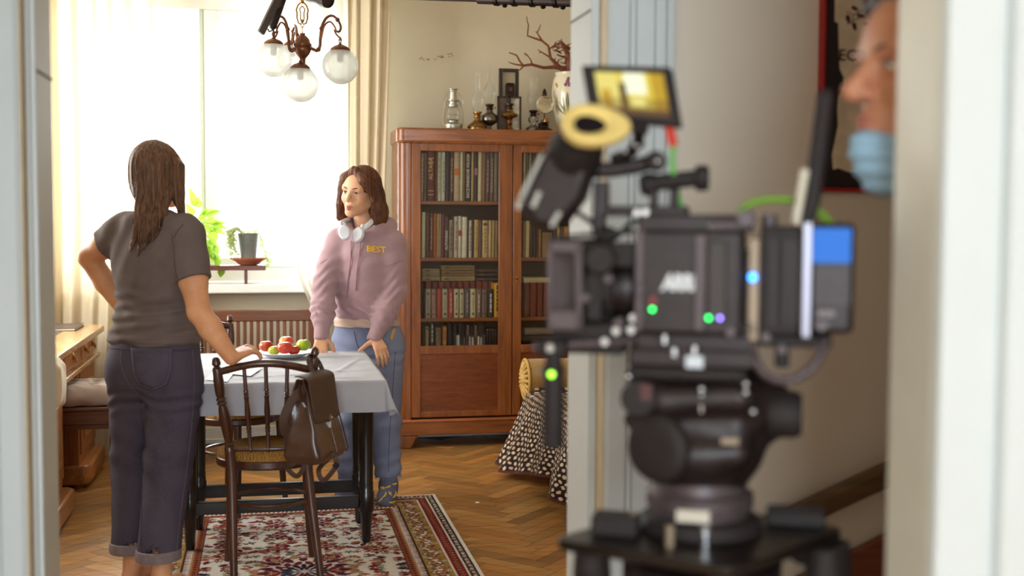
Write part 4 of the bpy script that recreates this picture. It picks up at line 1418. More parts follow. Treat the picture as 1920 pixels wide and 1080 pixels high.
MB().lathe([(.001, zp1 - zb_ - .018), (.058, zp1 - zb_ - .018)], (pz.x, SY, zb_), cap=False).build('soil', MATS['potting_soil'], t)
lb, sb = MB(), MB()
for k in range(26):
    a = rb.uniform(-.6, .6) + math.pi
    r0 = .05
    s = V(pz.x + r0 * math.cos(a) * .6, SY - .03 + .05 * rb.uniform(-1, .6), zp1 - .005)
    out = V(pz.x - .075 - .05 * rb.random(), s.y - .02, zp1 + .03 * rb.random() - .01)
    end = V(out.x + rb.uniform(-.02, .05), s.y - .03, zp1 - rb.uniform(.03, .17))
    pts = [s, (s + out) / 2 + V(0, 0, .03), out, (out + end) / 2 + V(-.008, 0, 0), end]
    sb.tube(pts, [.0028, .003, .003, .0025, .0015], 5)
    for q in range(3):
        p = pts[2] + (pts[4] - pts[2]) * (q / 2.5)
        leafmesh(lb, p, V(rb.uniform(-1, 1), rb.uniform(-1, .2), rb.uniform(-.8, .3)), (0, -1, .6), .03, .009, .2, False)
for (px, py) in [(488, 447), (493, 456), (497, 470), (492, 478), (500, 486), (505, 496), (470, 434), (480, 433), (455, 432)]:
    q = P(px, py, Y=SY - .03)
    leafmesh(lb, q, V(rb.uniform(-1, 1), -.4, -.6), (0, -1, .4), .04, .026, .3)
    sb.tube([V(pz.x + .03, SY - .02, zp1), (V(pz.x + .06, SY - .04, zp1 + .02)), q], .002, 5)
lb.build('foliage', M_lf2, t)
sb.build('stems', mat('pale_stem', (176, 184, 128), .5), t)
# ================================================================== BENCH, DESK, STOOL
M_bench = wood('bench_wood', (84, 46, 27), (130, 78, 48), 1.2, 0, .45, .2)
M_benchv = wood('bench_wood_upright', (84, 46, 27), (130, 78, 48), 1.2, 2, .45, .2)
bx0, bx1 = -.82, P(586, 590, Y=7.0).x
t = thing('slatted_bench', 'brown wooden slat-back bench under the window behind the table', 'bench', ((bx0 + bx1) / 2, 6.85, 0))
zt, zr = P(500, 580, Y=7.0).z, P(500, 601, Y=7.0).z
MB().bx(bx0 - .005, bx1 + .005, 6.945, 6.978, zr, zt).build('top_rail', M_bench, t, bevel=.006)
MB().bx(bx0, bx1, 6.945, 6.972, .50, .545).build('bottom_rail', M_bench, t, bevel=.004)
n = 27
for k in range(n):
    x = bx0 + .05 + (bx1 - bx0 - .1) * k / (n - 1)
    MB().bx(x - .0105, x + .0105, 6.952, 6.966, .54, zr + .004).build('slat', M_benchv, t, bevel=.002)
for x in (bx0 + .012, bx1 - .012):
    MB().bx(x - .018, x + .018, 6.935, 6.982, 0, zr).build('rear_leg', M_benchv, t, bevel=.004)
    MB().bx(x - .02, x + .02, 6.60, 6.64, 0, .41).build('front_leg', M_benchv, t, bevel=.004)
MB().bx(bx0 - .01, bx1 + .01, 6.57, 6.96, .41, .44).build('seat', M_bench, t, bevel=.006)
MB().bx(bx0, bx1, 6.60, 6.62, .34, .41).build('apron', M_bench, t, bevel=.003)

M_oak = wood('golden_oak', (140, 84, 42), (194, 132, 74), 1.0, 1, .35, .3)
M_oakv = wood('golden_oak_upright', (128, 72, 36), (180, 116, 62), 1.0, 2, .38, .3)
DXF = -.885
t = thing('writing_desk', 'golden oak pedestal writing desk with brass drawer handles at the left wall', 'desk', (-1.22, 6.0, 0))
zd = .782
poly = [(XL + .02, 5.16), (DXF - .015, 5.16), (DXF, 5.175)]
for k in range(6):
    a = k * math.pi / 10
    poly.append((DXF - .06 + .06 * math.cos(a), 6.80 + .06 * math.sin(a)))
poly.append((XL + .02, 6.86))
MB().prism([(x, y, zd - .034) for x, y in poly], (0, 0, .034)).build('desktop', wood('desktop_wood', (176, 130, 84), (214, 172, 120), 1, 1, .25, .5), t, bevel=.007, seg=3)
MB().bx(XL + .12, DXF - .16, 5.3, 6.55, zd - .0005, zd + .0012).build('leather_top', mat('desk_leather', (92, 84, 80), .4, var=.1), t, smooth=False)
XFc = DXF - .045
zdr0 = .645
MB().bx(XL + .05, XFc - .014, 5.20, 6.80, zdr0 - .03, zd - .034).build('drawer_case', M_oak, t, bevel=.003)
MB().bx(XL + .05, XFc + .022, 5.19, 6.815, zdr0 - .035, zdr0 - .010).build('ledge', MATS['desktop_wood'], t, bevel=.006)
for y0, y1 in ((5.23, 5.73), (5.78, 6.26), (6.30, 6.53), (6.56, 6.785)):
    d = MB().bx(XFc - .02, XFc, y0, y1, zdr0 + .004, zd - .044).build('drawer', M_oak, t, bevel=.006)
    ym, zm = (y0 + y1) / 2, zdr0 + .052
    b = MB().lathe([(.022, 0), (.020, .002), (.010, .004), (.006, .008)], (XFc, ym, zm + .004), (1, 0, 0), 14)
    b.tube([(XFc + .006, ym - .018, zm + .004), (XFc + .014, ym - .016, zm - .018), (XFc + .014, ym, zm - .026), (XFc + .014, ym + .016, zm - .018), (XFc + .006, ym + .018, zm + .004)], .0032, 8)
    b.build('handle', MATS['brass'], d)
for y0, y1, nm in ((6.22, 6.76, 'far'), (5.24, 5.72, 'near')):
    b = MB().bx(XL + .06, XFc - .01, y0, y1, .10, zdr0 - .03)
    ped = b.build('pedestal', M_oakv, t, bevel=.004)
    b = MB().bx(XFc - .016, XFc, y0 + .02, y1 - .02, .17, zdr0 - .05)
    dr = b.build('door', M_oakv, t, bevel=.004)
    b = MB().bx(XFc - .004, XFc + .008, y0 + .10, y1 - .10, .24, zdr0 - .12)
    b.build('raised_panel', M_oak, dr, bevel=.006)
    pl = [(XL + .05, y0 - .02), (XFc + .02, y0 - .02), (XFc + .045, y0 + .02), (XFc + .045, y1 - .02), (XFc + .02, y1 + .02), (XL + .05, y1 + .02)]
    b = MB().prism([(x, y, .02) for x, y in pl], (0, 0, .10))
    b.build('plinth', M_oak, t, bevel=.014, seg=3)
    b = MB()
    for yy in (y0 + .03, y1 - .03): b.cyl((XFc - .02, yy, 0), (XFc - .02, yy, .03), .022, .03).cyl((XL + .1, yy, 0), (XL + .1, yy, .03), .022, .03)
    b.build('bun_foot', M_oakv, t)

q = P(122, 612, z=.79)
t = thing('notebook', 'closed dark notebook lying on the leather of the desk by the window', 'notebook', (-1.10, 6.62, zd + .001))
MB().bx(-1.20, -.985, 6.47, 6.77, zd + .0012, zd + .0035).bx(-1.20, -.985, 6.47, 6.77, zd + .0135, zd + .016).bx(-1.20, -1.196, 6.47, 6.77, zd + .0012, zd + .016).build('cover', mat('notebook_cover', (70, 58, 66), .4), t, bevel=.001)
MB().bx(-1.197, -.99, 6.473, 6.767, zd + .0035, zd + .0135).build('pages', M_page, t, smooth=False)

# cream cloth hanging over the desk's near corner
def cl(u, v):
    a = v * .22
    w = .30
    y = 5.18 + w * u
    x = DXF - .10 + min(a, .105)
    z = zd + .010 - max(0, a - .105) * 1.0
    if a > .105: x = DXF + .010 + .010 * math.sin(u * 9) + .008 * math.sin(v * 6)
    return (x, y, z)


cz = SDF(.006)
c0 = P(119, 690, Y=5.22)
cz.cone((DXF - .03, 5.19, .745), (DXF - .03, 5.30, .745), .05, .05, .02)
cz.cone((DXF + .012, 5.19, .735), (DXF + .012, 5.19, .60), .024, .022, .02)
cz.cone((DXF + .012, 5.30, .735), (DXF + .012, 5.29, .59), .024, .022, .02)
cz.ell((DXF + .012, 5.245, .665), (.026, .075, .085), k=.02)
o = cz.mb().build('folded_cloth', mat('cream_wool', (222, 206, 176), .95, var=.08, bump=.3, bs=200, sheen=.3))
tag(o, 'cream folded cloth hanging over the near corner of the oak desk', 'cloth')

M_stool = wood('stool_wood', (72, 36, 24), (112, 60, 38), 1, 0, .4, .3)
sx0, sx1, sy0, sy1 = -1.20, -.69, 5.80, 6.17
t = thing('stool', 'low dark brown wooden stool pushed under the desk', 'stool', ((sx0 + sx1) / 2, (sy0 + sy1) / 2, 0))
zs = P(165, 764, Y=5.8).z
MB().bx(sx0, sx1, sy0, sy1, zs - .02, zs).build('seat', M_stool, t, bevel=.006)
MB().bx(sx0 + .01, sx1 - .01, sy0 + .01, sy1 - .01, zs - .085, zs - .02).build('apron', M_stool, t, bevel=.003)
for x in (sx0 + .035, sx1 - .03):
    for y in (sy0 + .035, sy1 - .035):
        MB().tube([(x, y, 0), (x, y, .2), (x, y, zs - .03)], [.016, .02, .022], 10).build('leg', M_stool, t)
zb_ = P(165, 797, Y=5.83).z
b = MB().bx(sx0 + .03, sx1 - .03, sy0 + .025, sy0 + .045, zb_ - .02, zb_ + .004).bx(sx0 + .03, sx1 - .03, sy1 - .045, sy1 - .025, zb_ - .02, zb_ + .004).bx(sx0 + .03, sx0 + .045, sy0 + .03, sy1 - .03, zb_ - .02, zb_ + .004).bx(sx1 - .045, sx1 - .03, sy0 + .03, sy1 - .03, zb_ - .02, zb_ + .004)
b.build('stretcher', M_stool, t, bevel=.003)
cq = SDF(.007)
cx_, cy_ = (sx0 + sx1) / 2, (sy0 + sy1) / 2
cq.ell((cx_, cy_, zs + .042), (.265, .195, .052), k=.0)
cq.cone((cx_ - .18, cy_ - .12, zs + .042), (cx_ + .18, cy_ - .12, zs + .042), .044, k=.05).cone((cx_ - .18, cy_ + .12, zs + .045), (cx_ + .18, cy_ + .12, zs + .045), .044, k=.05)
cq.cone((cx_ - .18, cy_ - .12, zs + .042), (cx_ - .18, cy_ + .12, zs + .042), .044, k=.05).cone((cx_ + .18, cy_ - .12, zs + .042), (cx_ + .18, cy_ + .12, zs + .042), .044, k=.05)
for i in range(3):
    for j in range(3): cq.ell((cx_ - .11 + .11 * i, cy_ - .08 + .08 * j, zs + .115), (.018, .018, .042), k=.03, op='sub')
cq.plane((cx_, cy_, zs + .002), (0, 0, -1), (cx_ - .3, cy_ - .3, zs - .1), (cx_ + .3, cy_ + .3, zs + .05))
cq.warp(lambda p: .003 * np.sin(p[..., 0] * 60 + 3 * np.sin(p[..., 1] * 30)) * np.sin(p[..., 1] * 50), None, None)
cu = tag(cq.mb().build('seat_cushion', mat('taupe_cushion', (176, 160, 150), .9, var=.08, bump=.25, bs=400, sheen=.2)), 'tufted taupe seat cushion lying on the stool at the desk', 'cushion')
b = MB()
for i in range(3):
    for j in range(3): b.ell((cx_ - .11 + .11 * i, cy_ - .08 + .08 * j, zs + .078), (.008, .008, .005), n=8, m=6)
b.build('buttons', mat('cushion_button', (150, 134, 126), .8), cu)

# ================================================================== TABLE, CLOTH, FRUIT, PAPERS
M_blk = mat('black_lacquer', (22, 18, 18), .28, var=.3, vs=20, coat=.3)
TX0, TX1, TYN, TYF, TTZ = -.33, .448, 4.56, 5.585, .748
t = thing('dining_table', 'black lacquered dining table with stretchers standing on the rug', 'table', ((TX0 + TX1) / 2, 5.1, 0))
MB().bx(TX0, TX1, TYN, TYF, TTZ - .025, TTZ).build('tabletop', M_blk, t, bevel=.004)
legs = [(-.318, 4.95), (.405, 4.93), (-.300, 5.27), (.402, 5.265)]
MB().bx(legs[0][0], legs[1][0], 4.925, 4.95, TTZ - .10, TTZ - .025).bx(legs[0][0], legs[1][0], 5.255, 5.28, TTZ - .10, TTZ - .025).bx(-.325, -.30, 4.95, 5.27, TTZ - .10, TTZ - .025).bx(.39, .415, 4.95, 5.27, TTZ - .10, TTZ - .025).build('apron', M_blk, t, bevel=.003)
for x, y in legs:
    b = MB().lathe([(.016, .001), (.019, .01), (.027, .13), (.034, .138), (.034, .215), (.030, .222), (.031, .235), (.029, .24), (.031, .25), (.029, .26), (.031, .40), (.032, TTZ - .12), (.036, TTZ - .115), (.036, TTZ - .026)], (x, y, .0085), n=8)
    b.build('leg', M_blk, t, angle=50)
MB().bx(-.318, .405, 4.93, 4.962, .155, .208).bx(-.30, .402, 5.25, 5.282, .150, .205).bx(-.328, -.30, 4.95, 5.27, .16, .20).bx(.39, .416, 4.95, 5.27, .16, .20).build('stretcher', M_blk, t, bevel=.004)

# tablecloth
CZ = TTZ + .0025


def cloth(u, v):
    ov = .127
    x = TX0 - .14 + (TX1 - TX0 + .14 + ov + .02) * u
    y = TYN - ov + (TYF - TYN + 2 * ov) * v
    ex = max(TX0 - x, 0) if x < TX0 else max(x - TX1, 0)
    ey = max(TYN - y, 0) if y < TYN else max(y - TYF, 0)
    sx, sy = (-1 if x < TX0 else 1), (-1 if y < TYN else 1)
    bx_, by_ = min(max(x, TX0), TX1), min(max(y, TYN), TYF)
    r = math.hypot(ex, ey)
    if r > 0: r /= 1 + .22 * (2 * ex * ey / (ex * ex + ey * ey)) ** 2
    z = CZ
    if r > 0:
        R = .010
        ax, ay = ex / math.hypot(ex, ey), ey / math.hypot(ex, ey)
        corner = 2 * ax * ay                       # 1 on the diagonal fold
        fl = .05 + .42 * corner
        out = R + (r - R) * fl if r > R else r
        drop = 0 if r < R * .5 else (r - R * .5) * math.sqrt(max(.05, 1 - fl * fl))
        # soft vertical waves of the hanging part
        wave = .010 * math.sin(x * 15 + y * 13 + 1.0) * min(1, r / .08)
        bx_ += sx * ax * (out + wave)
        by_ += sy * ay * (out + wave)
        if r > R * .5: z -= drop
    else:
        z += .0018 * max(0, math.sin(x * 26 + 3 * math.sin(y * 7)) * math.sin(y * 21 + 1)) + .0012 * math.sin(x * 9 + y * 17) ** 2
        for cx0, cy0, an, L in ((.33, 5.0, 1.3, .25), (.1, 4.75, .4, .3), (-.1, 5.0, 2.2, .25), (.3, 5.35, .2, .3), (.2, 4.65, 2.9, .2)):
            dx, dy = x - cx0, y - cy0
            a_, p_ = dx * math.cos(an) + dy * math.sin(an), -dx * math.sin(an) + dy * math.cos(an)
            z += .005 * math.exp(-(p_ / .012) ** 2 - (a_ / L) ** 4)
    return (bx_, by_, z)


b = MB().grid(cloth, 130, 170)
m = N('white_linen')
nz = m.n('ShaderNodeTexNoise', {'Vector': m.coord((1, 1, 1)), 'Scale': 6.0, 'Detail': 5.0})
m.set(Base_Color=m.ramp(nz.outputs[0], [(.3, srgb(160, 160, 168)), (.7, srgb(178, 178, 186))]), Roughness=.75)
nb = m.n('ShaderNodeTexNoise', {'Vector': m.coord((1, 1, 1)), 'Scale': 900.0, 'Detail': 2.0})
m.bump(nb.outputs[0], .25, .001)
MATS['white_linen'] = m.m
tag(b.build('tablecloth', m.m, angle=180), 'plain pale linen tablecloth draped over the black dining table', 'tablecloth')

PZ = CZ + .0075
pc = P(535, 664, z=PZ + .01)
t = thing('plate', 'white plate of apples on the tablecloth', 'plate', (pc.x, pc.y, PZ))
MB().lathe([(.075, 0), (.078, -.002), (.085, .001), (.128, .018), (.132, .020), (.130, .0215), (.085, .006), (.001, .004)], (pc.x, pc.y, PZ + .002), n=40).build('dish', mat('white_porcelain', (234, 234, 232), .15, var=.02, coat=.4), t)


def apple(px, py, dy, r, base, blush, label, f=.5, stem=True):
    """rounded fruit with dimple, stem and streaky skin"""
    c = P(px, py, Y=pc.y + dy)
    r *= .85
    t = thing('apple', label, 'apple', (c.x, c.y, c.z - r * .9), 0, 'apples on the plate')
    n, m_ = 24, 18
    prof = []
    for i in range(m_ + 1):
        th = math.pi * i / m_
        rr = r * (1 - .10 * math.cos(th * 2)) * math.sin(th) * (1 + .05 * math.cos(th))
        z = r * .92 * math.cos(th) - (.28 * r * math.exp(-(th / .38) ** 2)) + (.16 * r * math.exp(-((math.pi - th) / .35) ** 2))
        prof.append((rr, z))
    k = 'apple_skin_%02x%02x%02x' % tuple(blush)
    if k not in MATS:
        mm = N(k)
        st = mm.n('ShaderNodeTexNoise', {'Vector': mm.coord((40, 40, 6)), 'Scale': 1.2, 'Detail': 4.0})
        bg = mm.n('ShaderNodeTexNoise', {'Vector': mm.coord((9, 9, 9)), 'Scale': 1.6, 'Detail': 2.0})
        ad = mm.n('ShaderNodeMath', {0: st.outputs[0], 1: bg.outputs[0]}, operation='ADD')
        mm.set(Base_Color=mm.ramp(ad.outputs[0], [(f - .12, srgb(base)), (f + .12, srgb(blush))]), Roughness=.28, Coat_Weight=.3)
        MATS[k] = mm.m
    MB().lathe(prof[::-1], c, n=n, cap=False).build('flesh', MATS[k], t)
    MB().tube([(c.x, c.y, c.z + r * .6), (c.x + r * .06, c.y, c.z + r * .8), (c.x + r * .12, c.y, c.z + r * .95)], [.0014, .0012, .0016], 6).build('stem', mat('apple_stem', (84, 58, 34), .8), t)


apple(499, 649, .00, .035, (214, 130, 56), (176, 34, 26), 'red apple at the left edge of the plate', .85)
apple(537, 641, .06, .037, (226, 150, 70), (204, 74, 44), 'orange-red apple behind the glossy front red apple', .95)
apple(534, 652, -.055, .039, (206, 100, 50), (186, 44, 34), 'glossy red apple at the front middle of the plate', .80)
apple(569, 647, -.01, .037, (178, 190, 40), (140, 168, 30), 'bright green apple at the right of the plate', 1.0)
apple(514, 657, -.03, .030, (190, 196, 60), (160, 176, 44), 'small yellowish green apple tucked between two red apples', 1.0)
apple(551, 657, -.03, .030, (196, 70, 46), (168, 36, 34), 'small dark red apple low beside the green one', .9)

for nm, pts, lab, dz in (('a', [(385, 712), (408, 688), (446, 690), (426, 716)], 'sheet of white paper lying at the near left of the tablecloth', .0045),
                         ('b', [(424, 700), (452, 686), (492, 690), (470, 705)], 'second sheet of white paper on the tablecloth behind the chair back', .0066)):
    ps = [P(*q, z=CZ + dz) for q in pts]
    b = MB().prism([(p.x, p.y, CZ + dz) for p in ps], (0, 0, .0006))
    o = b.build('paper_sheet', mat('white_paper', (238, 240, 240), .8, var=.02), smooth=False)
    tag(o, lab, 'paper')

# ================================================================== CHAIRS
M_chair = wood('dark_bentwood', (46, 24, 16), (86, 46, 30), 1.4, 2, .3, .4)
mm = N('gold_upholstery')
nz = mm.n('ShaderNodeTexWave', {'Vector': mm.coord((1, 1, 1)), 'Scale': 46.0, 'Distortion': 7.0, 'Detail': 3.0, 'Detail Scale': 2.0})
mm.set(Base_Color=mm.ramp(nz.outputs[0], [(.25, srgb(120, 82, 38)), (.75, srgb(178, 132, 70))]), Roughness=.9)
mm.b.inputs['Specular IOR Level'].default_value = .1
mm.bump(nz.outputs[0], .15, .002)
MATS['gold_upholstery'] = mm.m


def turned(b, pts, rad, n=12): b.tube(pts, rad, n)


def lerp(a, c, k): return a + (c - a) * k


def spindle_chair(name, label, loc, rotz, PL, PR):
    """spindle-back chair; PL/PR: left and right rear post as local points from top to foot. Local +y is the seat side."""
    t = thing('dining_chair', label, 'chair', loc, rotz, None)

    def at(Pp, z):
        zs_ = [p[2] for p in Pp][::-1]
        return V(*[np.interp(z, zs_, [p[i] for p in Pp][::-1]) for i in range(2)], z)
    for Pp in (PL, PR):
        b = MB()
        zt_ = Pp[0][2]
        zz = [zt_ - .004, zt_ - .012, zt_ - .030, zt_ - .036, zt_ - .040, zt_ - .044, zt_ - .05, zt_ - .085, zt_ - .09, zt_ - .13, zt_ - .15, zt_ - .155, zt_ - .163, zt_ - .17, zt_ - .178, zt_ - .186, zt_ - .20, zt_ - .24, zt_ - .29, zt_ - .33, zt_ - .335, zt_ - .343, zt_ - .35, .50, .42, .30, .18, .06, 0.0]
        rr = [.004, .013, .0165, .013, .009, .014, .017, .018, .019, .018, .016, .012, .019, .013, .019, .013, .017, .0215, .018, .013, .019, .014, .019, .0195, .0195, .018, .016, .014, .0125]
        pts = [at(Pp, z) for z in zz]
        b.tube(pts, rr, 14)
        b.build('rear_leg', M_chair, t, local=True)
    zt_ = min(PL[0][2], PR[0][2])
    A, B = at(PL, zt_ - .062), at(PR, zt_ - .062)
    cr = [lerp(A, B, k / 12) + V(0, -.030 * math.sin(math.pi * k / 12), .034 * math.sin(math.pi * k / 12)) for k in range(13)]
    MB().tube(cr, [.013] + [.0145] * 11 + [.013], 12).build('crest_rail', M_chair, t, local=True)
    zl = .515
    A2, B2 = at(PL, zl), at(PR, zl)
    lr = [lerp(A2, B2, k / 10) + V(0, -.018 * math.sin(math.pi * k / 10), 0) for k in range(11)]
    MB().tube(lr, .0095, 10).build('lower_rail', M_chair, t, local=True)
    for k in (3, 5.5, 8):
        f = k / 11
        a = lerp(A, B, f) + V(0, -.030 * math.sin(math.pi * f), .034 * math.sin(math.pi * f) + .012)
        c = lerp(A2, B2, f) + V(0, -.018 * math.sin(math.pi * f), -.012)
        ks = [0, .02, .035, .05, .30, .32, .335, .35, .365, .38, .42, .55, .70, .74, .755, .77, .785, .80, .95, .965, .98, 1]
        rs = [.004, .007, .005, .0075, .0075, .010, .0065, .011, .0065, .010, .008, .011, .008, .010, .0065, .010, .0065, .008, .007, .010, .006, .004]
        MB().tube([lerp(a, c, q) for q in ks], rs, 10).build('spindle', M_chair, t, local=True)
    sc = (at(PL, .46) + at(PR, .46)) / 2 + V(0, .185, 0)
    R = .200

    def outline(s, z, ex=1.0): return [(sc.x + s * R * math.cos(a), sc.y + s * R * .95 * math.sin(a) * (1.06 if math.sin(a) > 0 else .92), z) for a in np.linspace(0, 2 * math.pi, 41)[:-1]]
    MB().prism(outline(1.0, .425), (0, 0, .035)).build('seat_frame', M_chair, t, bevel=.008, seg=3, local=True)
    b = MB()
    prof = [(.98, .0), (.985, .010), (.96, .022), (.86, .036), (.6, .047), (.3, .051), (.02, .052)]
    vs, fs = [], []
    for s, h in prof: vs += outline(s, .459 + h)
    for i in range(len(prof) - 1):
        for k in range(40): fs.append((i * 40 + k, i * 40 + (k + 1) % 40, (i + 1) * 40 + (k + 1) % 40, (i + 1) * 40 + k))
    b.add(vs, fs)
    b.build('seat_pad', MATS['gold_upholstery'], t, angle=180, local=True)
    for s in (-1, 1):
        x, y = sc.x + s * .145, sc.y + .135
        b = MB().tube([(x, y, .43), (x + s * .004, y + .004, .30), (x + s * .012, y + .010, .12), (x + s * .022, y + .02, 0)], [.018, .0175, .015, .012], 12)
        b.build('front_leg', M_chair, t, local=True)
    ring = [(sc.x + .155 * math.cos(a), sc.y - .0 + .150 * math.sin(a), .285) for a in np.linspace(0, 2 * math.pi, 37)[:-1]]
    MB().tube(ring, .0085, 8, closed=True).build('stretcher_ring', M_chair, t, local=True)
    return t


# near chair: rear posts traced at their places in the room
def post(lst, loc): return [tuple(P(px, py, Y=y) - Vector(loc)) for px, py, y in lst]


cl_ = (.015, 4.42, .0)
PL = post([(404, 672, 4.36), (413, 745, 4.385), (424, 800, 4.41), (431, 850, 4.43), (435, 900, 4.43), (437, 1000, 4.40)], cl_)
PR = post([(591, 653, 4.345), (585, 720, 4.375), (578, 790, 4.40), (575, 850, 4.415), (578, 900, 4.415), (588, 980, 4.39)], cl_)
for Pp in (PL, PR):
    a, c = Pp[-2], Pp[-1]
    k = c[2] / (a[2] - c[2])
    Pp.append(tuple(c[i] + (c[i] - a[i]) * k for i in range(3)))
    Pp[-1] = (*Pp[-1][:2], 0.0)
near_chair = spindle_chair('near', 'dark spindle-back chair with gold seat in front of the table, backpack hanging on it', (cl_[0], cl_[1], .0), 0, PL, PR)
near_chair.location.z = .0095
G_ = [(.175, -.02, .905), (.172, -.01, .80), (.165, .0, .6), (.160, .0, .45), (.165, -.02, .25), (.18, -.05, 0)]
fc = P(430, 588, Y=5.93)
rz = math.atan2(-.65, -.75)
ang = R_(-131)
rx = V(math.cos(ang), math.sin(ang), 0)
flip = [(-x, y, z) for x, y, z in G_]
# the post seen at the right of the woman's arm is this chair's left rear post
lp = V(fc.x, 5.93, 0)
loc = lp - Matrix.Rotation(ang, 3, 'Z') @ V(-.175, -.02, 0)
far_chair = spindle_chair('far', 'dark spindle-back chair with gold seat at the far left table corner', (loc.x, loc.y, 0), ang, flip, G_)

# ================================================================== BACKPACK
M_lea = mat('brown_leather', (76, 50, 38), .27, var=.25, vs=14, bump=.25, bs=160, coat=.25)
M_lea2 = mat('matte_brown_leather', (72, 48, 34), .62, var=.15, vs=20, bump=.35, bs=400)
M_zip = mat('nickel', (170, 160, 150), .25, 1.0, var=.1)
BY = 4.245
nf = V(.885, -.465, 0)            # front of the bag
ng = V(-.465, -.885, 0)           # gusset seen from here
up = V(0, 0, 1)
zb0, zb1 = P(570, 864, Y=BY).z, P(610, 702, Y=BY).z
hz = zb1 - zb0
bc_ = P(606, 780, Y=BY)
o0 = V(bc_.x - .025, BY + .012, zb0)
t = thing('backpack', 'brown leather backpack hanging by its loop from the near chair\'s right post', 'backpack', o0)


def bp(w, d, h): return o0 + ng * w + nf * d + up * h


# body: sections from bottom to top, narrower in depth towards the top
secs = [(.0, .100, .050), (.008, .113, .068), (.03, .118, .078), (.10, .118, .064), (.18, .114, .048), (.26, .108, .034), (hz * .9, .102, .024), (hz * .97, .096, .016)]


def rrect(hw, hd, h, n=5, r=.03):
    r = min(r, hd * .9)
    out = []
    for cx0, cy0, a0 in ((hw - r, hd - r, 0), (-hw + r, hd - r, 90), (-hw + r, -hd + r, 180), (hw - r, -hd + r, 270)):
        for k in range(n + 1):
            a = R_(a0 + 90 * k / n)
            x, y = cx0 + r * math.cos(a), cy0 + r * math.sin(a)
            out.append((x, y))
    return out


b = MB()
vs, fs = [], []
L_ = 0
fine = []
for i in range(41):
    h = hz * .97 * i / 40
    hw = np.interp(h, [s[0] for s in secs], [s[1] for s in secs])
    hd = np.interp(h, [s[0] for s in secs], [s[2] for s in secs])
    if i == 0: hw, hd = hw - .004, hd - .006
    pts = rrect(hw, hd, h)
    L_ = len(pts)
    for x, y in pts:
        # gusset pleats: the side seen here folds inwards in two soft creases towards the top
        f = min(1, max(0, h / hz - .12))
        g = 0
        if abs(x) > hw * .93:
            g = -.034 * f * (math.exp(-((y - .45 * hd) / (.22 * hd)) ** 2) + .9 * math.exp(-((y + .35 * hd) / (.2 * hd)) ** 2)) * (1 if x > 0 else -1)
        vs.append(bp(x + g + .002 * math.sin(h * 60 + y * 90), y - .022 * (h / hz), h))
for i in range(40):
    for k in range(L_): fs.append((i * L_ + k, i * L_ + (k + 1) % L_, (i + 1) * L_ + (k + 1) % L_, (i + 1) * L_ + k))
fs.append(tuple(range(L_))[::-1])
fs.append(tuple(40 * L_ + k for k in range(L_)))
b.add(vs, fs)
b.build('body', M_lea, t, angle=70)
# piping along front seams
b = MB()
for s in (-1, 1):
    ln = []
    for i in range(2, 41, 2):
        h = hz * .97 * i / 40
        hw = np.interp(h, [q[0] for q in secs], [q[1] for q in secs])
        hd = np.interp(h, [q[0] for q in secs], [q[2] for q in secs])
        ln.append(bp(s * (hw - .006), hd - .022 * h / hz - .001, h))
    b.tube(ln, .0035, 6)
b.build('piping', M_lea, t)
# flap
def flap(u, v):
    w = (u - .5) * 2
    L = .205 * v
    hw = .108 - .004 * v
    if L < .06:
        a = L / .06 * math.pi / 2
        d, h = -.030 + .052 * math.sin(a) , hz * .955 + .022 * math.cos(a) - .004
    else:
        d, h = .022 + (L - .06) * .15, hz * .955 - .004 - (L - .06)
    rr = 1 - .10 * max(0, v - .86) / .14 * abs(w) ** 6
    return bp(w * hw * rr, d + .006 - .006 * abs(w) ** 4, h)


b = MB().grid(flap, 20, 36)
fp = b.build('flap', M_lea2, t, solid=.004, angle=180)
# front pocket with its top seam, zip fold, clasp
b = MB()
for h0 in (.165,):
    b.tube([bp(-.104 + .208 * k / 12, np.interp(h0, [q[0] for q in secs], [q[2] for q in secs]) - .022 * h0 / hz + .002, h0) for k in range(13)], .0028, 6)
b.tube([bp(-.012, np.interp(h, [q[0] for q in secs], [q[2] for q in secs]) - .022 * h / hz + .001, h) for h in np.linspace(.03, .17, 9)], .0022, 6)
b.build('pocket_seam', M_lea, t)
hcl = .148
dcl = np.interp(hcl, [q[0] for q in secs], [q[2] for q in secs]) - .022 * hcl / hz + .004
b = MB().tube([bp(-.012 + .010 * math.cos(a), dcl + .004, hcl + .004 + .012 * math.sin(a)) for a in np.linspace(0, 6.28, 15)[:-1]], .0022, 6, closed=True)
b.box(bp(-.012, dcl + .004, hcl - .018), (.010, .008, .022), Matrix.Rotation(math.atan2(ng.y, ng.x), 3, 'Z'))
b.ell(bp(-.012, dcl + .008, hcl + .006), .006, n=10, m=8)
b.build('clasp', M_zip, t)
# straps
def strap(pts, w, name, m=M_lea2, flat=.16):
    b = MB().tube(pts, w, 10, flat=flat, up=tuple(nf * .4 + ng * .9))
    return b.build(name, m, t)


def smooth_pts(pts, n=6):
    out = []
    m_ = len(pts)
    for i in range(m_ - 1):
        p0, p1, p2, p3 = pts[max(i - 1, 0)], pts[i], pts[i + 1], pts[min(i + 2, m_ - 1)]
        for k in range(n):
            s = k / n
            out.append(.5 * ((2 * p1) + (p2 - p0) * s + (2 * p0 - 5 * p1 + 4 * p2 - p3) * s * s + (3 * p1 - p0 - 3 * p2 + p3) * s ** 3))
    out.append(pts[-1])
    return out


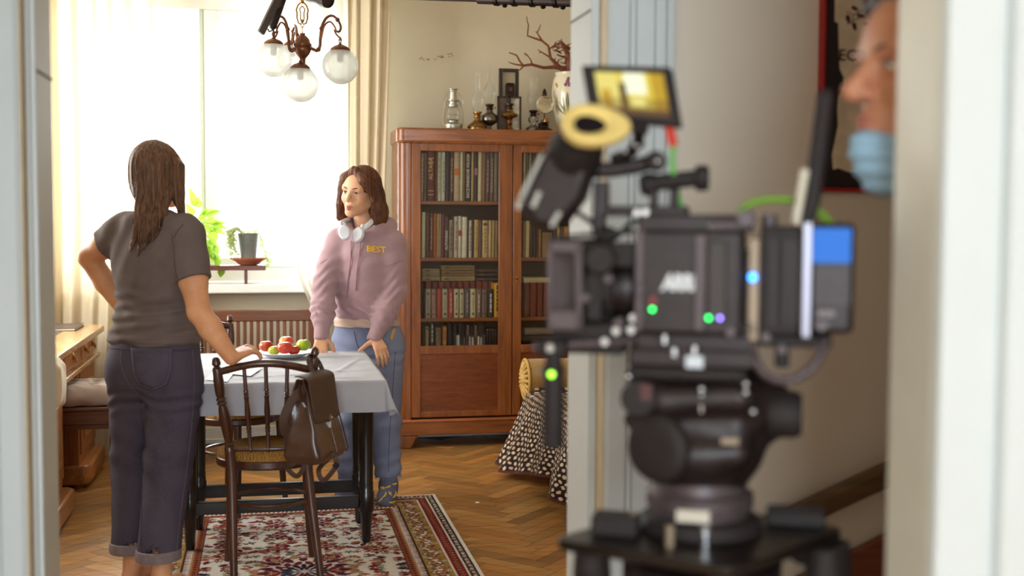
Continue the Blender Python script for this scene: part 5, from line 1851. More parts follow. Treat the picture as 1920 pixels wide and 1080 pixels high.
pt_ = P(588, 676, Y=4.335)
lo_ = [bp(0, -.02, hz * .94), P(598, 712, Y=4.27), P(583, 690, Y=4.305), P(579, 674, Y=4.31), P(584, 667, Y=4.36), P(598, 680, Y=4.38), P(606, 704, Y=4.30), bp(-.02, -.01, hz * .94)]
strap(smooth_pts(lo_), .0085, 'hanging_loop')
strap(smooth_pts([bp(.05, -.035, hz * .93), P(578, 722, Y=4.20), P(552, 745, Y=4.17), P(535, 776, Y=4.16), P(532, 802, Y=4.17), P(542, 822, Y=4.19), bp(.10, -.075, .07)]), .016, 'shoulder_strap')
strap(smooth_pts([bp(-.06, -.035, hz * .93), bp(-.07, -.10, hz * .8), bp(-.075, -.13, hz * .5), bp(-.08, -.10, .10), bp(-.08, -.06, .02)]), .016, 'shoulder_strap')
zq = lambda px, py, y: P(px, py, Y=y)
strap(smooth_pts([bp(.07, -.05, .0), zq(546, 872, 4.22), zq(538, 868, 4.24), zq(540, 880, 4.26), zq(556, 893, 4.25), zq(568, 880, 4.24), zq(572, 862, 4.24)]), .009, 'strap_tail')
strap(smooth_pts([bp(-.05, .03, .0), zq(598, 880, 4.20), zq(604, 900, 4.19), zq(616, 893, 4.18), zq(631, 872, 4.17), zq(628, 858, 4.17), zq(622, 848, 4.18), bp(-.09, .04, .01)]), .009, 'strap_tail')
b = MB().box(zq(630, 873, 4.165), (.022, .006, .018), Matrix.Rotation(.7, 3, 'Y'))
b.build('strap_buckle', MATS['black_iron'], t, bevel=.002)

# ================================================================== SOFA WITH THROW
M_gold = mat('gold_fabric', (168, 130, 70), .7, var=.15, vs=30, bump=.25, bs=250, sheen=.3)
t = thing('sofa', 'gold upholstered sofa with rolled arm at right behind the doorway', 'sofa', (1.9, 5.6, 0))
SX = 1.395
rc_ = P(1003, 711, Y=6.2)
rz_, rr = rc_.z, .112
ya = 6.20
b = MB().lathe([(rr * .86, 0), (rr, .012), (rr * 1.0, .05), (rr, .6), (rr, 1.05)], (SX - .02, ya, rz_), (1, 0, 0), 36)
b.build('arm', M_gold, t)
b = MB()
for k in range(18):
    a = k * math.pi / 9
    b.tube([(SX - .024, ya + .03 * math.cos(a), rz_ + .03 * math.sin(a)), (SX - .034, ya + .065 * math.cos(a), rz_ + .065 * math.sin(a)), (SX - .022, ya + .098 * math.cos(a), rz_ + .098 * math.sin(a))], [.006, .011, .008], 8)
b.ell((SX - .030, ya, rz_), (.014, .030, .030))
b.tube([(SX - .022, ya + rr * .97 * math.cos(a), rz_ + rr * .97 * math.sin(a)) for a in np.linspace(0, 6.283, 37)[:-1]], .008, 8, closed=True)
b.build('arm_rosette', mat('gold_pleats', (204, 166, 92), .55, var=.12, vs=40), t)
MB().bx(SX, SX + .98, ya - .07, ya + .10, .14, rz_).build('arm_panel', M_gold, t, bevel=.02)
MB().bx(SX + .02, SX + .98, 4.5, ya - .06, .14, .42).build('seat', M_gold, t, bevel=.04, seg=4)
MB().bx(SX + .72, SX + .98, 4.5, ya + .1, .14, .86).build('backrest', M_gold, t, bevel=.05, seg=4)
MB().bx(SX, SX + .98, 4.34, 4.52, .14, rz_).build('arm_panel', M_gold, t, bevel=.02)
MB().lathe([(rr * .86, 0), (rr, .012), (rr, 1.05)], (SX - .02, 4.42, rz_), (1, 0, 0), 36).build('arm', M_gold, t)
for x in (SX + .06, SX + .9):
    for y in (4.45, ya + .02): MB().tube([(x, y, .0), (x, y, .15)], [.020, .03], 12).build('leg', MATS['black_frame_wood'], t)
qf = P(1014, 908, Y=5.85)
MB().tube([(SX + .05, 5.8, .0), (SX + .05, 5.8, .15)], [.022, .034], 12).build('leg', MATS['black_frame_wood'], t)

# spotted throw over the sofa seat: cloth grid with painted spots
n_u, n_v = 330, 250
top_y0, top_y1 = 4.75, 6.17


def thr(u, v):
    y = top_y0 + (top_y1 - top_y0) * u
    L = .95 * v
    zt_ = .455
    fold = math.sin(y * 17 + .6) + .5 * math.sin(y * 39)
    if L < .30:
        return (SX + .30 - L, y, zt_ + .006 * math.sin(y * 14 + L * 10) + (.10 * math.exp(-((y - 6.16) / .06) ** 2)) * max(0, 1 - L * .6))
    a = min(1, (L - .30) / .05)
    k = max(0, L - .34)
    hem = .10 + .05 * math.sin((y - 5.15) * 5.2)
    dz = k * (zt_ - hem) / .61
    flare = .06 + .10 * np.clip((y - 5.75) / .4, 0, 1)
    x = SX - .004 - .024 * math.sin(a * math.pi / 2) - (flare * (k / .6) ** 1.1) - .030 * (k / .6) * fold
    z = zt_ - .02 * a - dz
    return (x, y + .10 * (k / .6) ** 1.5 * np.clip((y - 5.6) / .5, 0, 1), z)


b = MB().grid(thr, n_u, n_v)
uu = np.tile(np.linspace(0, 1, n_u + 1), n_v + 1) * (top_y1 - top_y0)
vv = np.repeat(np.linspace(0, 1, n_v + 1), n_u + 1) * .95
cols = np.tile(np.array(srgb(44, 22, 22)), (len(uu), 1))
rs = np.random.default_rng(5)
step = .033
for i in range(int((top_y1 - top_y0) / step) + 1):
    for j in range(int(.95 / (step * 1.25)) + 1):
        cx0, cy0 = (i + .5 * (j % 2) + rs.normal(0, .07)) * step, (j + rs.normal(0, .07)) * step * 1.25
        ra, rb_, an = .0072 + .003 * rs.random(), .0125 + .004 * rs.random(), rs.normal(0, .3)
        m_ = (np.abs(uu - cx0) < .03) & (np.abs(vv - cy0) < .03)
        dx, dy = uu[m_] - cx0, vv[m_] - cy0
        e = ((dx * math.cos(an) + dy * math.sin(an)) / ra) ** 2 + ((-dx * math.sin(an) + dy * math.cos(an)) / rb_) ** 2 < 1
        ix = np.where(m_)[0][e]
        cols[ix] = np.array(srgb(*[(226, 204, 176), (210, 182, 148), (232, 214, 190)][rs.integers(3)]))
cols[vv > .93] = np.array(srgb(92, 48, 40))
tag(b.build('spotted_throw', vcol('throw_cloth', .85, bump=.2, bs=300, sheen=.1), cols=cols, angle=180), 'dark brown throw with cream spots spread over the gold sofa', 'throw')

# ================================================================== CHANDELIER
M_bz = mat('chandelier_bronze', (112, 70, 48), .36, .7, var=.35, vs=25)
mg = N('frosted_globe')
geo = mg.n('ShaderNodeTexCoord')
spx = mg.n('ShaderNodeSeparateXYZ', {0: geo.outputs['Object']})
tr = mg.n('ShaderNodeBsdfTransparent', {'Color': (.94, .95, .93, 1)})
tl = mg.n('ShaderNodeBsdfTranslucent', {'Color': (.92, .93, .88, 1)})
df = mg.n('ShaderNodeBsdfDiffuse', {'Color': (.86, .87, .82, 1)})
x1 = mg.n('ShaderNodeMixShader', {0: .45, 1: tl.outputs[0], 2: df.outputs[0]})
x2 = mg.n('ShaderNodeMixShader', {0: .62, 1: tr.outputs[0], 2: x1.outputs[0]})
gl = mg.n('ShaderNodeBsdfGlossy', {'Roughness': .05})
lw = mg.n('ShaderNodeFresnel', {'IOR': 1.45})
lm = mg.n('ShaderNodeMath', {0: lw.outputs[0], 1: .6}, operation='MULTIPLY')
x3 = mg.n('ShaderNodeMixShader', {0: lm.outputs[0], 1: x2.outputs[0], 2: gl.outputs[0]})
mg.link(x3.outputs[0], mg.out.inputs[0])
M_globe = mg.m
CD = 5.15
qc = P(567, 85, D=CD)
CYc = qc.y
px2m = CD / FPX
t = thing('chandelier', 'bronze chandelier with four round frosted glass globes hanging above the table', 'chandelier', (qc.x, CYc, H))
zc = qc.z
S = px2m


def zz_(py): return zc - (py - 85) * S


prof = [(.003, zz_(130)), (5 * S, zz_(122)), (5.2 * S, zz_(112)), (6 * S, zz_(109)), (13 * S, zz_(101)), (15.5 * S, zz_(95)), (16 * S, zz_(91)), (15 * S, zz_(89)), (17 * S, zz_(87)), (17 * S, zz_(83)), (14.5 * S, zz_(80)), (13 * S, zz_(74)), (8 * S, zz_(68)), (5 * S, zz_(66)), (5.5 * S, zz_(63)), (.003, zz_(62))]
MB().lathe(prof, (qc.x, CYc, 0), n=28).build('body', M_bz, t)
MB().lathe([(.007, zz_(124)), (.008, zz_(108))], (qc.x, CYc, 0)).build('stem', M_bz, t)
# open scrolled hanger and chain
b = MB()
for a in (0, math.pi):
    b.tube([(qc.x + math.cos(a) * r * S, CYc + math.sin(a) * r * S, zz_(py)) for r, py in ((1, 46), (7, 44), (10, 34), (9.5, 26), (11, 20), (8, 11), (3, 6), (0, 3))], .0032, 8)
    b.tube([(qc.x + math.cos(a) * r * S, CYc + math.sin(a) * r * S, zz_(py)) for r, py in ((0, 44), (3.5, 36), (3, 26), (5, 18), (0, 12))], .0025, 8)
b.ell((qc.x, CYc, zz_(40)), .008).ell((qc.x, CYc, zz_(4)), .009)
b.build('hanger', MATS['brass'], t)
b = MB()
zk = zz_(62)
k = 0
for z0, z1 in ((zz_(62), zz_(46)), (zz_(3), H - .06)):
    z = z0
    while z < z1:
        L = min(.030, z1 - z + .004)
        ax = (1, 0) if k % 2 else (0, 1)
        b.tube([(qc.x + ax[0] * .007 * math.cos(a), CYc + ax[1] * .007 * math.cos(a), z + L / 2 + L / 2 * math.sin(a)) for a in np.linspace(0, 6.283, 13)[:-1]], .002, 6, closed=True)
        z += .024
        k += 1
b.build('chain', MATS['brass'], t)
MB().lathe([(.05, 0), (.045, -.02), (.015, -.055), (.004, -.06)], (qc.x, CYc, H)).build('ceiling_rose', M_bz, t)


def globe(px, py, D, rpx, cap_r=17):
    c = P(px, py, D=D)
    r = rpx * D / FPX
    prof = []
    for i in range(25):
        th = math.pi * i / 24
        if th < .42: continue
        prof.append((r * math.sin(th), r * math.cos(th)))
    g = MB().lathe(prof[::-1], c, n=40, cap=False).build('globe', M_globe, t)
    z0 = r * math.cos(.50)
    cr = r * .54
    MB().lathe([(cr, z0 - .012), (cr * 1.03, z0 - .006), (cr, z0), (cr * .96, z0 + .006), (cr * .7, z0 + .015), (cr * .3, z0 + .022), (.006, z0 + .026), (.004, z0 + .034)], c).build('globe_cap', M_bz, t)
    b = MB().lathe([(.014, z0 - .004), (.014, z0 - .045), (.011, z0 - .050), (.001, z0 - .052)], c, n=16)
    b.build('lamp_socket', mat('grey_socket', (150, 150, 142), .5), t)
    return c, z0 + c.z + .034


gl_ = [(513, 112, CD - .02, 33.5), (638, 124, CD - .05, 34), (548, 112, CD + .30, 30)]
cB, zB = globe(563, 158, CD, 34)
MB().tube([(cB.x, cB.y, zB - .01), (qc.x, CYc, zz_(124))], .008).build('drop', M_bz, t)
for px, py, D, r in gl_:
    c, zt_ = globe(px, py, D, r)
    d = V(c.x - qc.x, c.y - CYc, 0)
    L = d.length
    d.normalize()
    zj = zz_(90)

    def A(r_, z): return V(qc.x, CYc, 0) + d * (r_) + V(0, 0, z)
    s = L / (71 * S)
    pts = [A(15 * S, zj), A(22 * S * s, zj - 4 * S), A(28 * S * s, zj - 6 * S), A(33 * S * s, zj + 2 * S), A(34 * S * s, zj + 18 * S), A(37 * S * s, zj + 38 * S), A(45 * S * s, zj + 53 * S), A(56 * S * s, zj + 57 * S), A(66 * S * s, zj + 49 * S), A(72 * S * s, zj + 36 * S), A(69 * S * s, zj + 27 * S), A(60 * S * s, zj + 30 * S)]
    pts = smooth_pts(pts, 5)
    MB().tube(pts, [.0075 - .003 * i / len(pts) for i in range(len(pts))], 10).build('arm', M_bz, t)
    b = MB()
    pin = smooth_pts([A(33 * S * s, zj + 4 * S), A(37 * S * s, zj + 22 * S), A(42 * S * s, zj + 40 * S), A(52 * S * s, zj + 46 * S), A(61 * S * s, zj + 36 * S), A(63 * S * s, zj + 28 * S)], 5)
    b.tube(pin, .004, 8)
    for q in (pts[12], pts[24], pts[40]): b.ell(q, .010, n=10, m=8)
    b.tube(smooth_pts([A(60 * S * s, zj + 30 * S), A(64 * S * s, zj + 22 * S), A(70 * S * s, zj + 16 * S), V(c.x, c.y, zt_ + .022), V(c.x, c.y, zt_ + .006)], 4), .004, 8)
    b.tube([V(c.x, c.y, zt_ + .008) + d * .006 * math.cos(a) + V(0, 0, .010 * math.sin(a)) for a in np.linspace(0, 6.28, 13)[:-1]], .002, 6, closed=True)
    b.build('scroll', M_bz, t)

# film-set rigging at the top of the picture
M_rig = mat('rig_black_metal', (46, 34, 32), .45, .5, var=.2)
a0 = P(530, -4, D=4.95)
a1 = P(512, 48, D=4.90)
dr = (a0 - a1).normalized()
Lr = (H - a1.z) / dr.z
t = thing('boom_arm', 'dark metal boom arm coming down from the top of the frame at the chandelier', 'boom arm', a1 + dr * Lr)
MB().tube([a1, a1 + (a0 - a1) * .4, a1 + dr * Lr], [.016, .017, .017], 14).ell(a1, .017).build('tube', M_rig, t)
b0, b1 = P(519, 0, D=4.85), P(489, 62, D=4.80)
db = (b0 - b1).normalized()
Lb = (H - b1.z) / db.z
MB().bar(b1, b1 + db * Lb, .016, .030).build('flat_bar', mat('rig_grey_metal', (84, 78, 78), .4, .6), t, bevel=.002)
MB().tube([a1 + V(0, 0, .0), a1 + V(-.004, 0, -.02), a1 + V(-.016, 0, -.026), a1 + V(-.022, 0, -.014)], .0035, 8).build('hook', M_rig, t)
MB().bar(a1 + dr * .12, b1 + db * .12, .02, .02).build('clamp', M_rig, t, bevel=.003)
MB().bar(a1 + dr * (Lr - .05), b1 + db * (Lb - .05), .03, .03).build('clamp', M_rig, t, bevel=.003)
c0, c1 = P(588, -6, D=4.9), P(626, 2, D=4.82)
t = thing('film_lamp_barrel', 'short black lamp barrel at the very top of the frame right of the chandelier chain', 'film lamp', (c0.x, c0.y, H))
dl = (c1 - c0).normalized()
MB().lathe([(.022, -.06), (.026, -.03), (.028, .05), (.034, .06), (.034, .095), (.030, .098), (.028, .09), (.001, .088)], c0, dl, 20).build('barrel', M_rig, t)
MB().tube([c0 - dl * .02, V(c0.x - .02, c0.y, c0.z + .1), V(c0.x - .02, c0.y, H)], .008).build('hanger', M_rig, t)
p0, p1 = P(832, -4, Y=6.1), P(1068, 3, Y=5.6)
dp = (p1 - p0)
wl = p0 - dp * ((p0.x - XL) / dp.x)
wr = p0 + dp * ((XR - p0.x) / dp.x)
t = thing('ceiling_pole', 'black telescopic pole with clamps spanning the room above the bookcase', 'pole', (wl + wr) / 2)
mid = p0 + dp * .30
MB().tube([wl, mid], .016, 14).build('inner_tube', M_rig, t)
MB().tube([mid - dp * .01, wr], .026, 16).build('outer_tube', M_rig, t)
dn = dp.normalized()
for f in (.44, .58, .72, .90): MB().lathe([(.030, -.012), (.033, -.010), (.033, .010), (.030, .012)], p0 + dp * f, dn, 16).build('clamp_collar', MATS['black_iron'], t)
for f in (.50, .80, .95): MB().ell(p0 + dp * f + V(0, 0, -.030), (.014, .012, .010)).build('clamp_knob', MATS['black_iron'], t)


# scrap of paper on the parquet
q = P(895, 943, z=0)
b = MB().add([q + V(-.010, -.006, .001), q + V(.009, -.007, .0016), q + V(.010, .006, .003), q + V(0, .004, .0045), q + V(-.009, .006, .002)], [(0, 1, 2, 3, 4)])
tag(b.build('paper_scrap', mat('white_paper', (238, 240, 240)), solid=.0006, smooth=False), 'tiny pale scrap of paper on the parquet right of the rug', 'scrap')
# ================================================================== PEOPLE
from mathutils.bvhtree import BVHTree


def skinmat(name, rgb, red):
    m = N(name)
    nz = m.n('ShaderNodeTexNoise', {'Vector': m.coord(), 'Scale': 14.0, 'Detail': 4.0})
    m.set(Base_Color=m.ramp(nz.outputs[0], [(.3, srgb(*red)), (.7, srgb(*rgb))]), Roughness=.5, Subsurface_Weight=.12, Subsurface_Scale=.01)
    m.b.inputs['Subsurface Radius'].default_value = (1.0, .4, .25)
    nb = m.n('ShaderNodeTexNoise', {'Vector': m.coord(), 'Scale': 500.0, 'Detail': 2.0})
    m.bump(nb.outputs[0], .08, .001)
    return m.m


def hairmat(name, c0, c1):
    m = N(name)
    nz = m.n('ShaderNodeTexNoise', {'Vector': m.coord((160, 160, 6)), 'Scale': 1.0, 'Detail': 4.0})
    m.set(Base_Color=m.ramp(nz.outputs[0], [(.3, srgb(*c0)), (.7, srgb(*c1))]), Roughness=.5)
    m.b.inputs['Specular IOR Level'].default_value = .3
    m.bump(nz.outputs[0], .5, .004)
    return m.m


def denim(name, c0, c1, bs=1.0):
    m = N(name)
    big = m.n('ShaderNodeTexNoise', {'Vector': m.coord((1, 1, .6)), 'Scale': 5.0, 'Detail': 5.0})
    fine = m.n('ShaderNodeTexNoise', {'Vector': m.coord((1, 1, .25)), 'Scale': 900.0, 'Detail': 2.0})
    ad = m.n('ShaderNodeMath', {0: big.outputs[0], 1: fine.outputs[0]}, operation='ADD')
    m.set(Base_Color=m.ramp(ad.outputs[0], [(.42 + .3, srgb(*c0)), (.60 + .65, srgb(*c1))]), Roughness=.85)
    m.b.inputs['Specular IOR Level'].default_value = .2
    m.bump(fine.outputs[0], .25, .002)
    return m.m


class Body:
    """local frame of a standing figure: a to the person's right, b forward, z up"""
    def __init__(s, c, f):
        s.c = Vector((c[0], c[1], 0))
        s.f = Vector((f[0], f[1], 0)).normalized()
        s.r = Vector((s.f.y, -s.f.x, 0))

    def __call__(s, a, b_, z): return s.c + s.r * a + s.f * b_ + V(0, 0, z)


def bx2(B, h, z0, z1): return (B.c.x - h, B.c.y - h, z0), (B.c.x + h, B.c.y + h, z1)


def basis(fwd, up=(0, 0, 1), roll=0.0):
    f = Vector(fwd).normalized()
    x = f.cross(Vector(up)).normalized()           # person's right
    z = x.cross(f).normalized()
    if roll:
        q = Matrix.Rotation(roll, 3, f)
        x, z = q @ x, q @ z
    return Matrix((x, f, z)).transposed()


def head(S, c, B, k=1.0, nose=1.0):
    """skull and face; local x right, y forward, z up, origin between the eyes' height and the skull's middle"""
    c = Vector(c)

    def L(x, y, z): return c + B @ V(x, y, z) * k

    def E(x, y, z, rx, ry, rz, kk=.015, op='add', rot=None):
        S.ell(L(x, y, z), (rx * k, ry * k, rz * k), np.array(B) if rot is None else np.array(B @ rot), kk * k, op)
    E(0, -.018, .034, .073, .093, .084)
    E(0, .028, -.012, .0625, .056, .082, .03)
    E(0, .048, .045, .052, .036, .042, .03)
    for s in (-1, 1):
        S.cone(L(s * .052, -.005, -.050), L(s * .012, .062, -.094), .020 * k, .017 * k, .03 * k)
        E(s * .036, .052, -.030, .024, .022, .022, .022)
        E(s * .074, -.008, -.014, .009, .018, .029, .006)
        E(s * .078, -.006, -.012, .006, .010, .018, .006, 'sub')
    E(0, .066, -.097, .020, .017, .016, .02)
    S.cone(L(-.040, .070, .020), L(.040, .070, .020), .0125 * k, k=.016 * k)
    for s in (-1, 1): E(s * .0315, .096, .000, .0185, .020, .0115, .012, 'sub')
    S.cone(L(0, .078, .012), L(0, .101 + .004 * nose, -.033), .0075 * k, .0105 * k * nose, .010 * k)
    for s in (-1, 1): E(s * .0105, .090, -.038, .0085, .010, .0075, .006)
    for s in (-1, 1): E(s * .006, .098, -.045, .0035, .004, .004, .003, 'sub')
    E(0, .073, -.068, .024, .018, .020, .015)
    E(0, .0885, -.0655, .019, .008, .0055, .004)
    E(0, .0875, -.0765, .016, .0085, .0065, .004)
    E(0, .100, -.0708, .022, .010, .0016, .003, 'sub')
    return L


def eyes(parent, L, B, k, iris, skin, lid=50):
    """eyeballs, lids' lashes and brows as children of the head's owner"""
    mw = mat('eye_white', (226, 220, 212), .15, var=.02)
    for s in (-1, 1):
        c = L(s * .0315, .0690, .000)
        MB().ell(c, .0120 * k, n=18, m=12).build('eye', mw, parent)
        g = (B @ V(-.05 * 0, 1, 0)).normalized()
        MB().lathe([(.0001, .0006), (.0024, .0005)], c + g * .0120 * k, g, 14, cap=False).build('pupil', mat('pupil_black', (12, 10, 10), .1, var=0), parent)
        MB().lathe([(.0024, .0004), (.0056, -.0012)], c + g * .0120 * k, g, 18, cap=False).build('iris', iris, parent)
        for el, ha, nm in ((64, lid, 'upper_eyelid'), (-72, 45, 'lower_eyelid')):
            ax_ = (B @ V(0, math.cos(R_(el)), math.sin(R_(el)))).normalized()
            MB().lathe([(.0128 * k * math.sin(R_(q)), .0128 * k * math.cos(R_(q))) for q in (ha, ha * .75, ha * .5, ha * .25, .5)], c, ax_, 24, cap=False).build(nm, skin, parent)
        MB().tube([L(s * (.0315 + .0145 * q), .0815 - .0035 * q * q, .0034 - .0042 * q * q) for q in np.linspace(-1, 1, 9)], [.0006, .0012, .0016, .0018, .0018, .0018, .0016, .0014, .0006], 6).build('upper_lashes', mat('lash_dark', (46, 30, 24), .6, var=0), parent)
        MB().tube([L(s * x, y, z) for x, y, z in ((.012, .0885, .0165), (.022, .0885, .0205), (.034, .0850, .0230), (.046, .0755, .0205), (.052, .069, .017))], [.0018, .0034, .0036, .0028, .0010], 8, flat=.8).build('eyebrow', mat('brow_brown', (84, 56, 38), .7, var=.1, vs=200), parent)


def lips(parent, L, B, k, m):
    b = MB()
    for z, h, w, y in ((-.0662, .0052, .0200, .0985), (-.0772, .0062, .0175, .0975)):
        vs, fs = [], []
        for i in range(13):
            q = -1 + i / 6
            for j in (-1, -.3, .3, 1):
                hh = h * max(0.05, 1 - q * q) ** .6
                yy = y - .0135 * q * q - .0028 * j * j
                vs.append(L(w * q, yy + .0012, z + hh * j * .8 - (.0018 if z > -.07 else -.0006) * q * q))
        for i in range(12):
            for j in range(3): fs.append((i * 4 + j, i * 4 + j + 1, (i + 1) * 4 + j + 1, (i + 1) * 4 + j))
        b.add(vs, fs)
    return b.build('lips', m, parent, solid=.0012, angle=180)


def hand(S, w, d, n, th, curl=(15, 20, 15), spread=.0, k=1.0, thumb=None, curls=None):
    """palm and five fingers; w wrist, d finger direction, n the way the palm faces, th the thumb's side"""
    w, d, n, th = Vector(w), Vector(d).normalized(), Vector(n).normalized(), Vector(th).normalized()
    off = (.027, .009, -.009, -.026)
    ln = (.084, .089, .085, .077)
    fl = ((.040, .024, .018), (.044, .027, .019), (.041, .025, .018), (.032, .019, .016))
    for i in range(4):
        kn = w + (d * ln[i] + th * off[i]) * k
        S.cone(w + th * off[i] * .55 * k + d * .012 * k, kn, .0150 * k, .0115 * k, .012 * k, flat=(n, .82))
        p = kn
        a = 0
        for j in range(3):
            a += R_((curls[i] if curls else curl)[j])
            dd = (d * math.cos(a) + n * math.sin(a) + th * spread * (1.5 - i) * .35).normalized()
            q = p + dd * fl[i][j] * k
            S.cone(p, q, (.0100, .0086, .0076)[j] * k * (.9 if i == 3 else 1), (.0086, .0076, .0064)[j] * k * (.9 if i == 3 else 1), .003 * k)
            p = q
    t0 = w + (d * .022 + th * .022 + n * .004) * k
    v1, v2 = thumb or ((.62, .72, .30), (.86, .36, .32))
    t1 = t0 + (d * v1[0] + th * v1[1] + n * v1[2]).normalized() * .042 * k
    t2 = t1 + (d * v2[0] + th * v2[1] + n * v2[2]).normalized() * .030 * k
    t3 = t2 + (d * v2[0] + th * v2[1] + n * v2[2]).normalized() * .022 * k
    S.cone(t0, t1, .0165 * k, .0118 * k, .010 * k).cone(t1, t2, .0112 * k, .0098 * k, .003 * k).cone(t2, t3, .0098 * k, .0076 * k, .003 * k)
    return S


def sdf_build(S, name, m, parent=None, org=None):
    b = S.mb()
    return b, b.build(name, m, parent, angle=180, org=org)


def bvh(b): return BVHTree.FromPolygons([tuple(v) for v in b.v], [tuple(f) for f in b.f])


O_ = Vector((0, 0, CAMZ))


def on(tree, px, py, lift=.0015):
    """the point of a garment at this place of the photograph, lifted a little off its surface"""
    d = ray(px, py).normalized()
    h = tree.ray_cast(O_, d)
    if h[0] is None: h = tree.find_nearest(O_ + d * 5)
    nn = h[1] if h[1].dot(d) < 0 else -h[1]
    return h[0] + nn * lift


def near(tree, p, lift):
    h = tree.find_nearest(Vector(p))
    return h[0] + h[1] * lift


def stitches(b, tree, pts, w=.0011, lift=.0012, dash=3.2, gap=.38):
    """dashed seam line laid over a garment"""
    ps = []
    for i in range(len(pts) - 1):
        a, c = Vector((*pts[i], 0)), Vector((*pts[i + 1], 0))
        n = max(1, int((c - a).length / 1.6))
        ps += [a + (c - a) * k / n for k in range(n)]
    ps.append(Vector((*pts[-1], 0)))
    q = [on(tree, p.x, p.y, lift) for p in ps]
    i = 0
    while i < len(q) - 1:
        if (i % 3) < 2: b.tube([q[i], q[i + 1]], w, 5)
        i += 1
    return b


def seam(b, tree, pts, w=.0014, lift=.0008):
    ps = []
    for i in range(len(pts) - 1):
        a, c = Vector((*pts[i], 0)), Vector((*pts[i + 1], 0))
        n = max(1, int((c - a).length / 4))
        ps += [a + (c - a) * k / n for k in range(n)]
    ps.append(Vector((*pts[-1], 0)))
    b.tube([on(tree, p.x, p.y, lift) for p in ps], w, 6)
    return b


M_skin = skinmat('skin_light', (226, 178, 142), (208, 150, 116))
M_skinT = skinmat('skin_tanned', (222, 166, 124), (204, 142, 102))
M_lips = mat('lips_rose', (186, 104, 92), .4, var=.08)

# ------------------------------------------------------------------ the woman in the T-shirt, seen from behind
Wb = Body((-.412, 4.55), (.52, .855))
S = SDF(.0052)
HB = basis((.58, .81, -.02))
hc = P(299, 331, Y=4.57)
hc.z = 1.538
Lh = head(S, hc, HB)
S.cone(Lh(0, -.026, -.045), Wb(0, -.015, 1.36), .050, .056, .03)
S.cone(Wb(-.13, 0, 1.33), Wb(.13, 0, 1.33), .045, k=.04)
S.ell(Wb(0, .01, 1.21), (.130, .08, .14), np.array(Matrix((Wb.r, Wb.f, V(0, 0, 1))).transposed()), .04)
S.cone(Wb(0, .0, 1.12), Wb(0, 0, .93), .085, .090, .05)
S.ell(Wb(0, 0, .88), (.16, .11, .11), np.array(Matrix((Wb.r, Wb.f, V(0, 0, 1))).transposed()), .04)
shR, shL = Wb(.146, 0, 1.325), Wb(-.140, 0, 1.325)
elR, wrR = P(373, 585, Y=4.38), P(434, 671, Y=4.29)
S.chain([shR, P(362, 525, Y=4.42), elR], [.050, .049, .041], .025)
fm = elR + (wrR - elR) * .35
S.chain([elR, fm, wrR], [.041, .042, .027], .015)
elL = P(167, 482, Y=4.70)
haL = Wb(-.165, .075, .985)
S.chain([shL, (shL + elL) / 2, elL], [.050, .047, .040], .025)
S.chain([elL, elL + (haL - elL) * .4, haL], [.040, .041, .027], .015)
hand(S, haL, (haL - elL).normalized() * .5 + Wb.f * .5 + V(0, 0, -.35), Wb.r, V(0, 0, -1) * .5 - Wb.f * .6, (25, 20, 10))
rail = P(452, 676, Y=4.335)
hand(S, wrR, V(.58, .72, .22), V(.10, .10, -1), V(-.80, .58, .1), (12, 22, 18), .12, 1.0, ((.7, .6, .3), (.9, .1, .4)), ((6, 14, 12), (14, 26, 20), (18, 32, 24), (22, 34, 26)))
kR, kL = P(316, 870, Y=4.50), P(246, 868, Y=4.66)
aR, aL = P(303, 1072, Y=4.38), P(250, 1062, Y=4.53)
S.chain([Wb(.09, 0, .84), kR, kR + (aR - kR) * .35, V(aR.x, aR.y, .085)], [.085, .052, .050, .033], .02)
S.chain([Wb(-.09, 0, .84), kL, kL + (aL - kL) * .35, V(aL.x, aL.y, .085)], [.085, .052, .050, .033], .02)
for a, zz in ((V(aR.x, aR.y, .010), 0), (V(aL.x, aL.y, .010), 0)):
    h_ = a - Wb.f * .025 + V(0, 0, .026)
    S.cone(a + V(0, 0, .075), h_, .032, .026, .02)
    S.cone(h_, a + Wb.f * .085 + V(0, 0, .028), .026, .028, .02)
    S.cone(a + Wb.f * .085 + V(0, 0, .026), a + Wb.f * .15 + V(0, 0, .014), .030, .014, .02, flat=(V(0, 0, 1), .6))
    for q in range(5):
        o = Wb.r * (-.030 + .015 * q)
        S.cone(a + Wb.f * .14 + o + V(0, 0, .012), a + Wb.f * (.178 - .006 * abs(q - 1)) + o + V(0, 0, .009), .0095, .008, .004)
S.plane(Wb(0, 0, .0095), (0, 0, -1), *bx2(Wb, .45, -.05, .03))
b_, woman = sdf_build(S, 'person', M_skinT, None, (Wb.c.x, Wb.c.y, .009))
tag(woman, 'woman seen from behind in dark grey T-shirt and cropped dark jeans, hand on chair back', 'person')
eyes(woman, Lh, HB, 1.0, mat('iris_brown', (92, 62, 40), .2, var=.2, vs=300), M_skinT)
lips(woman, Lh, HB, 1.0, M_lips)

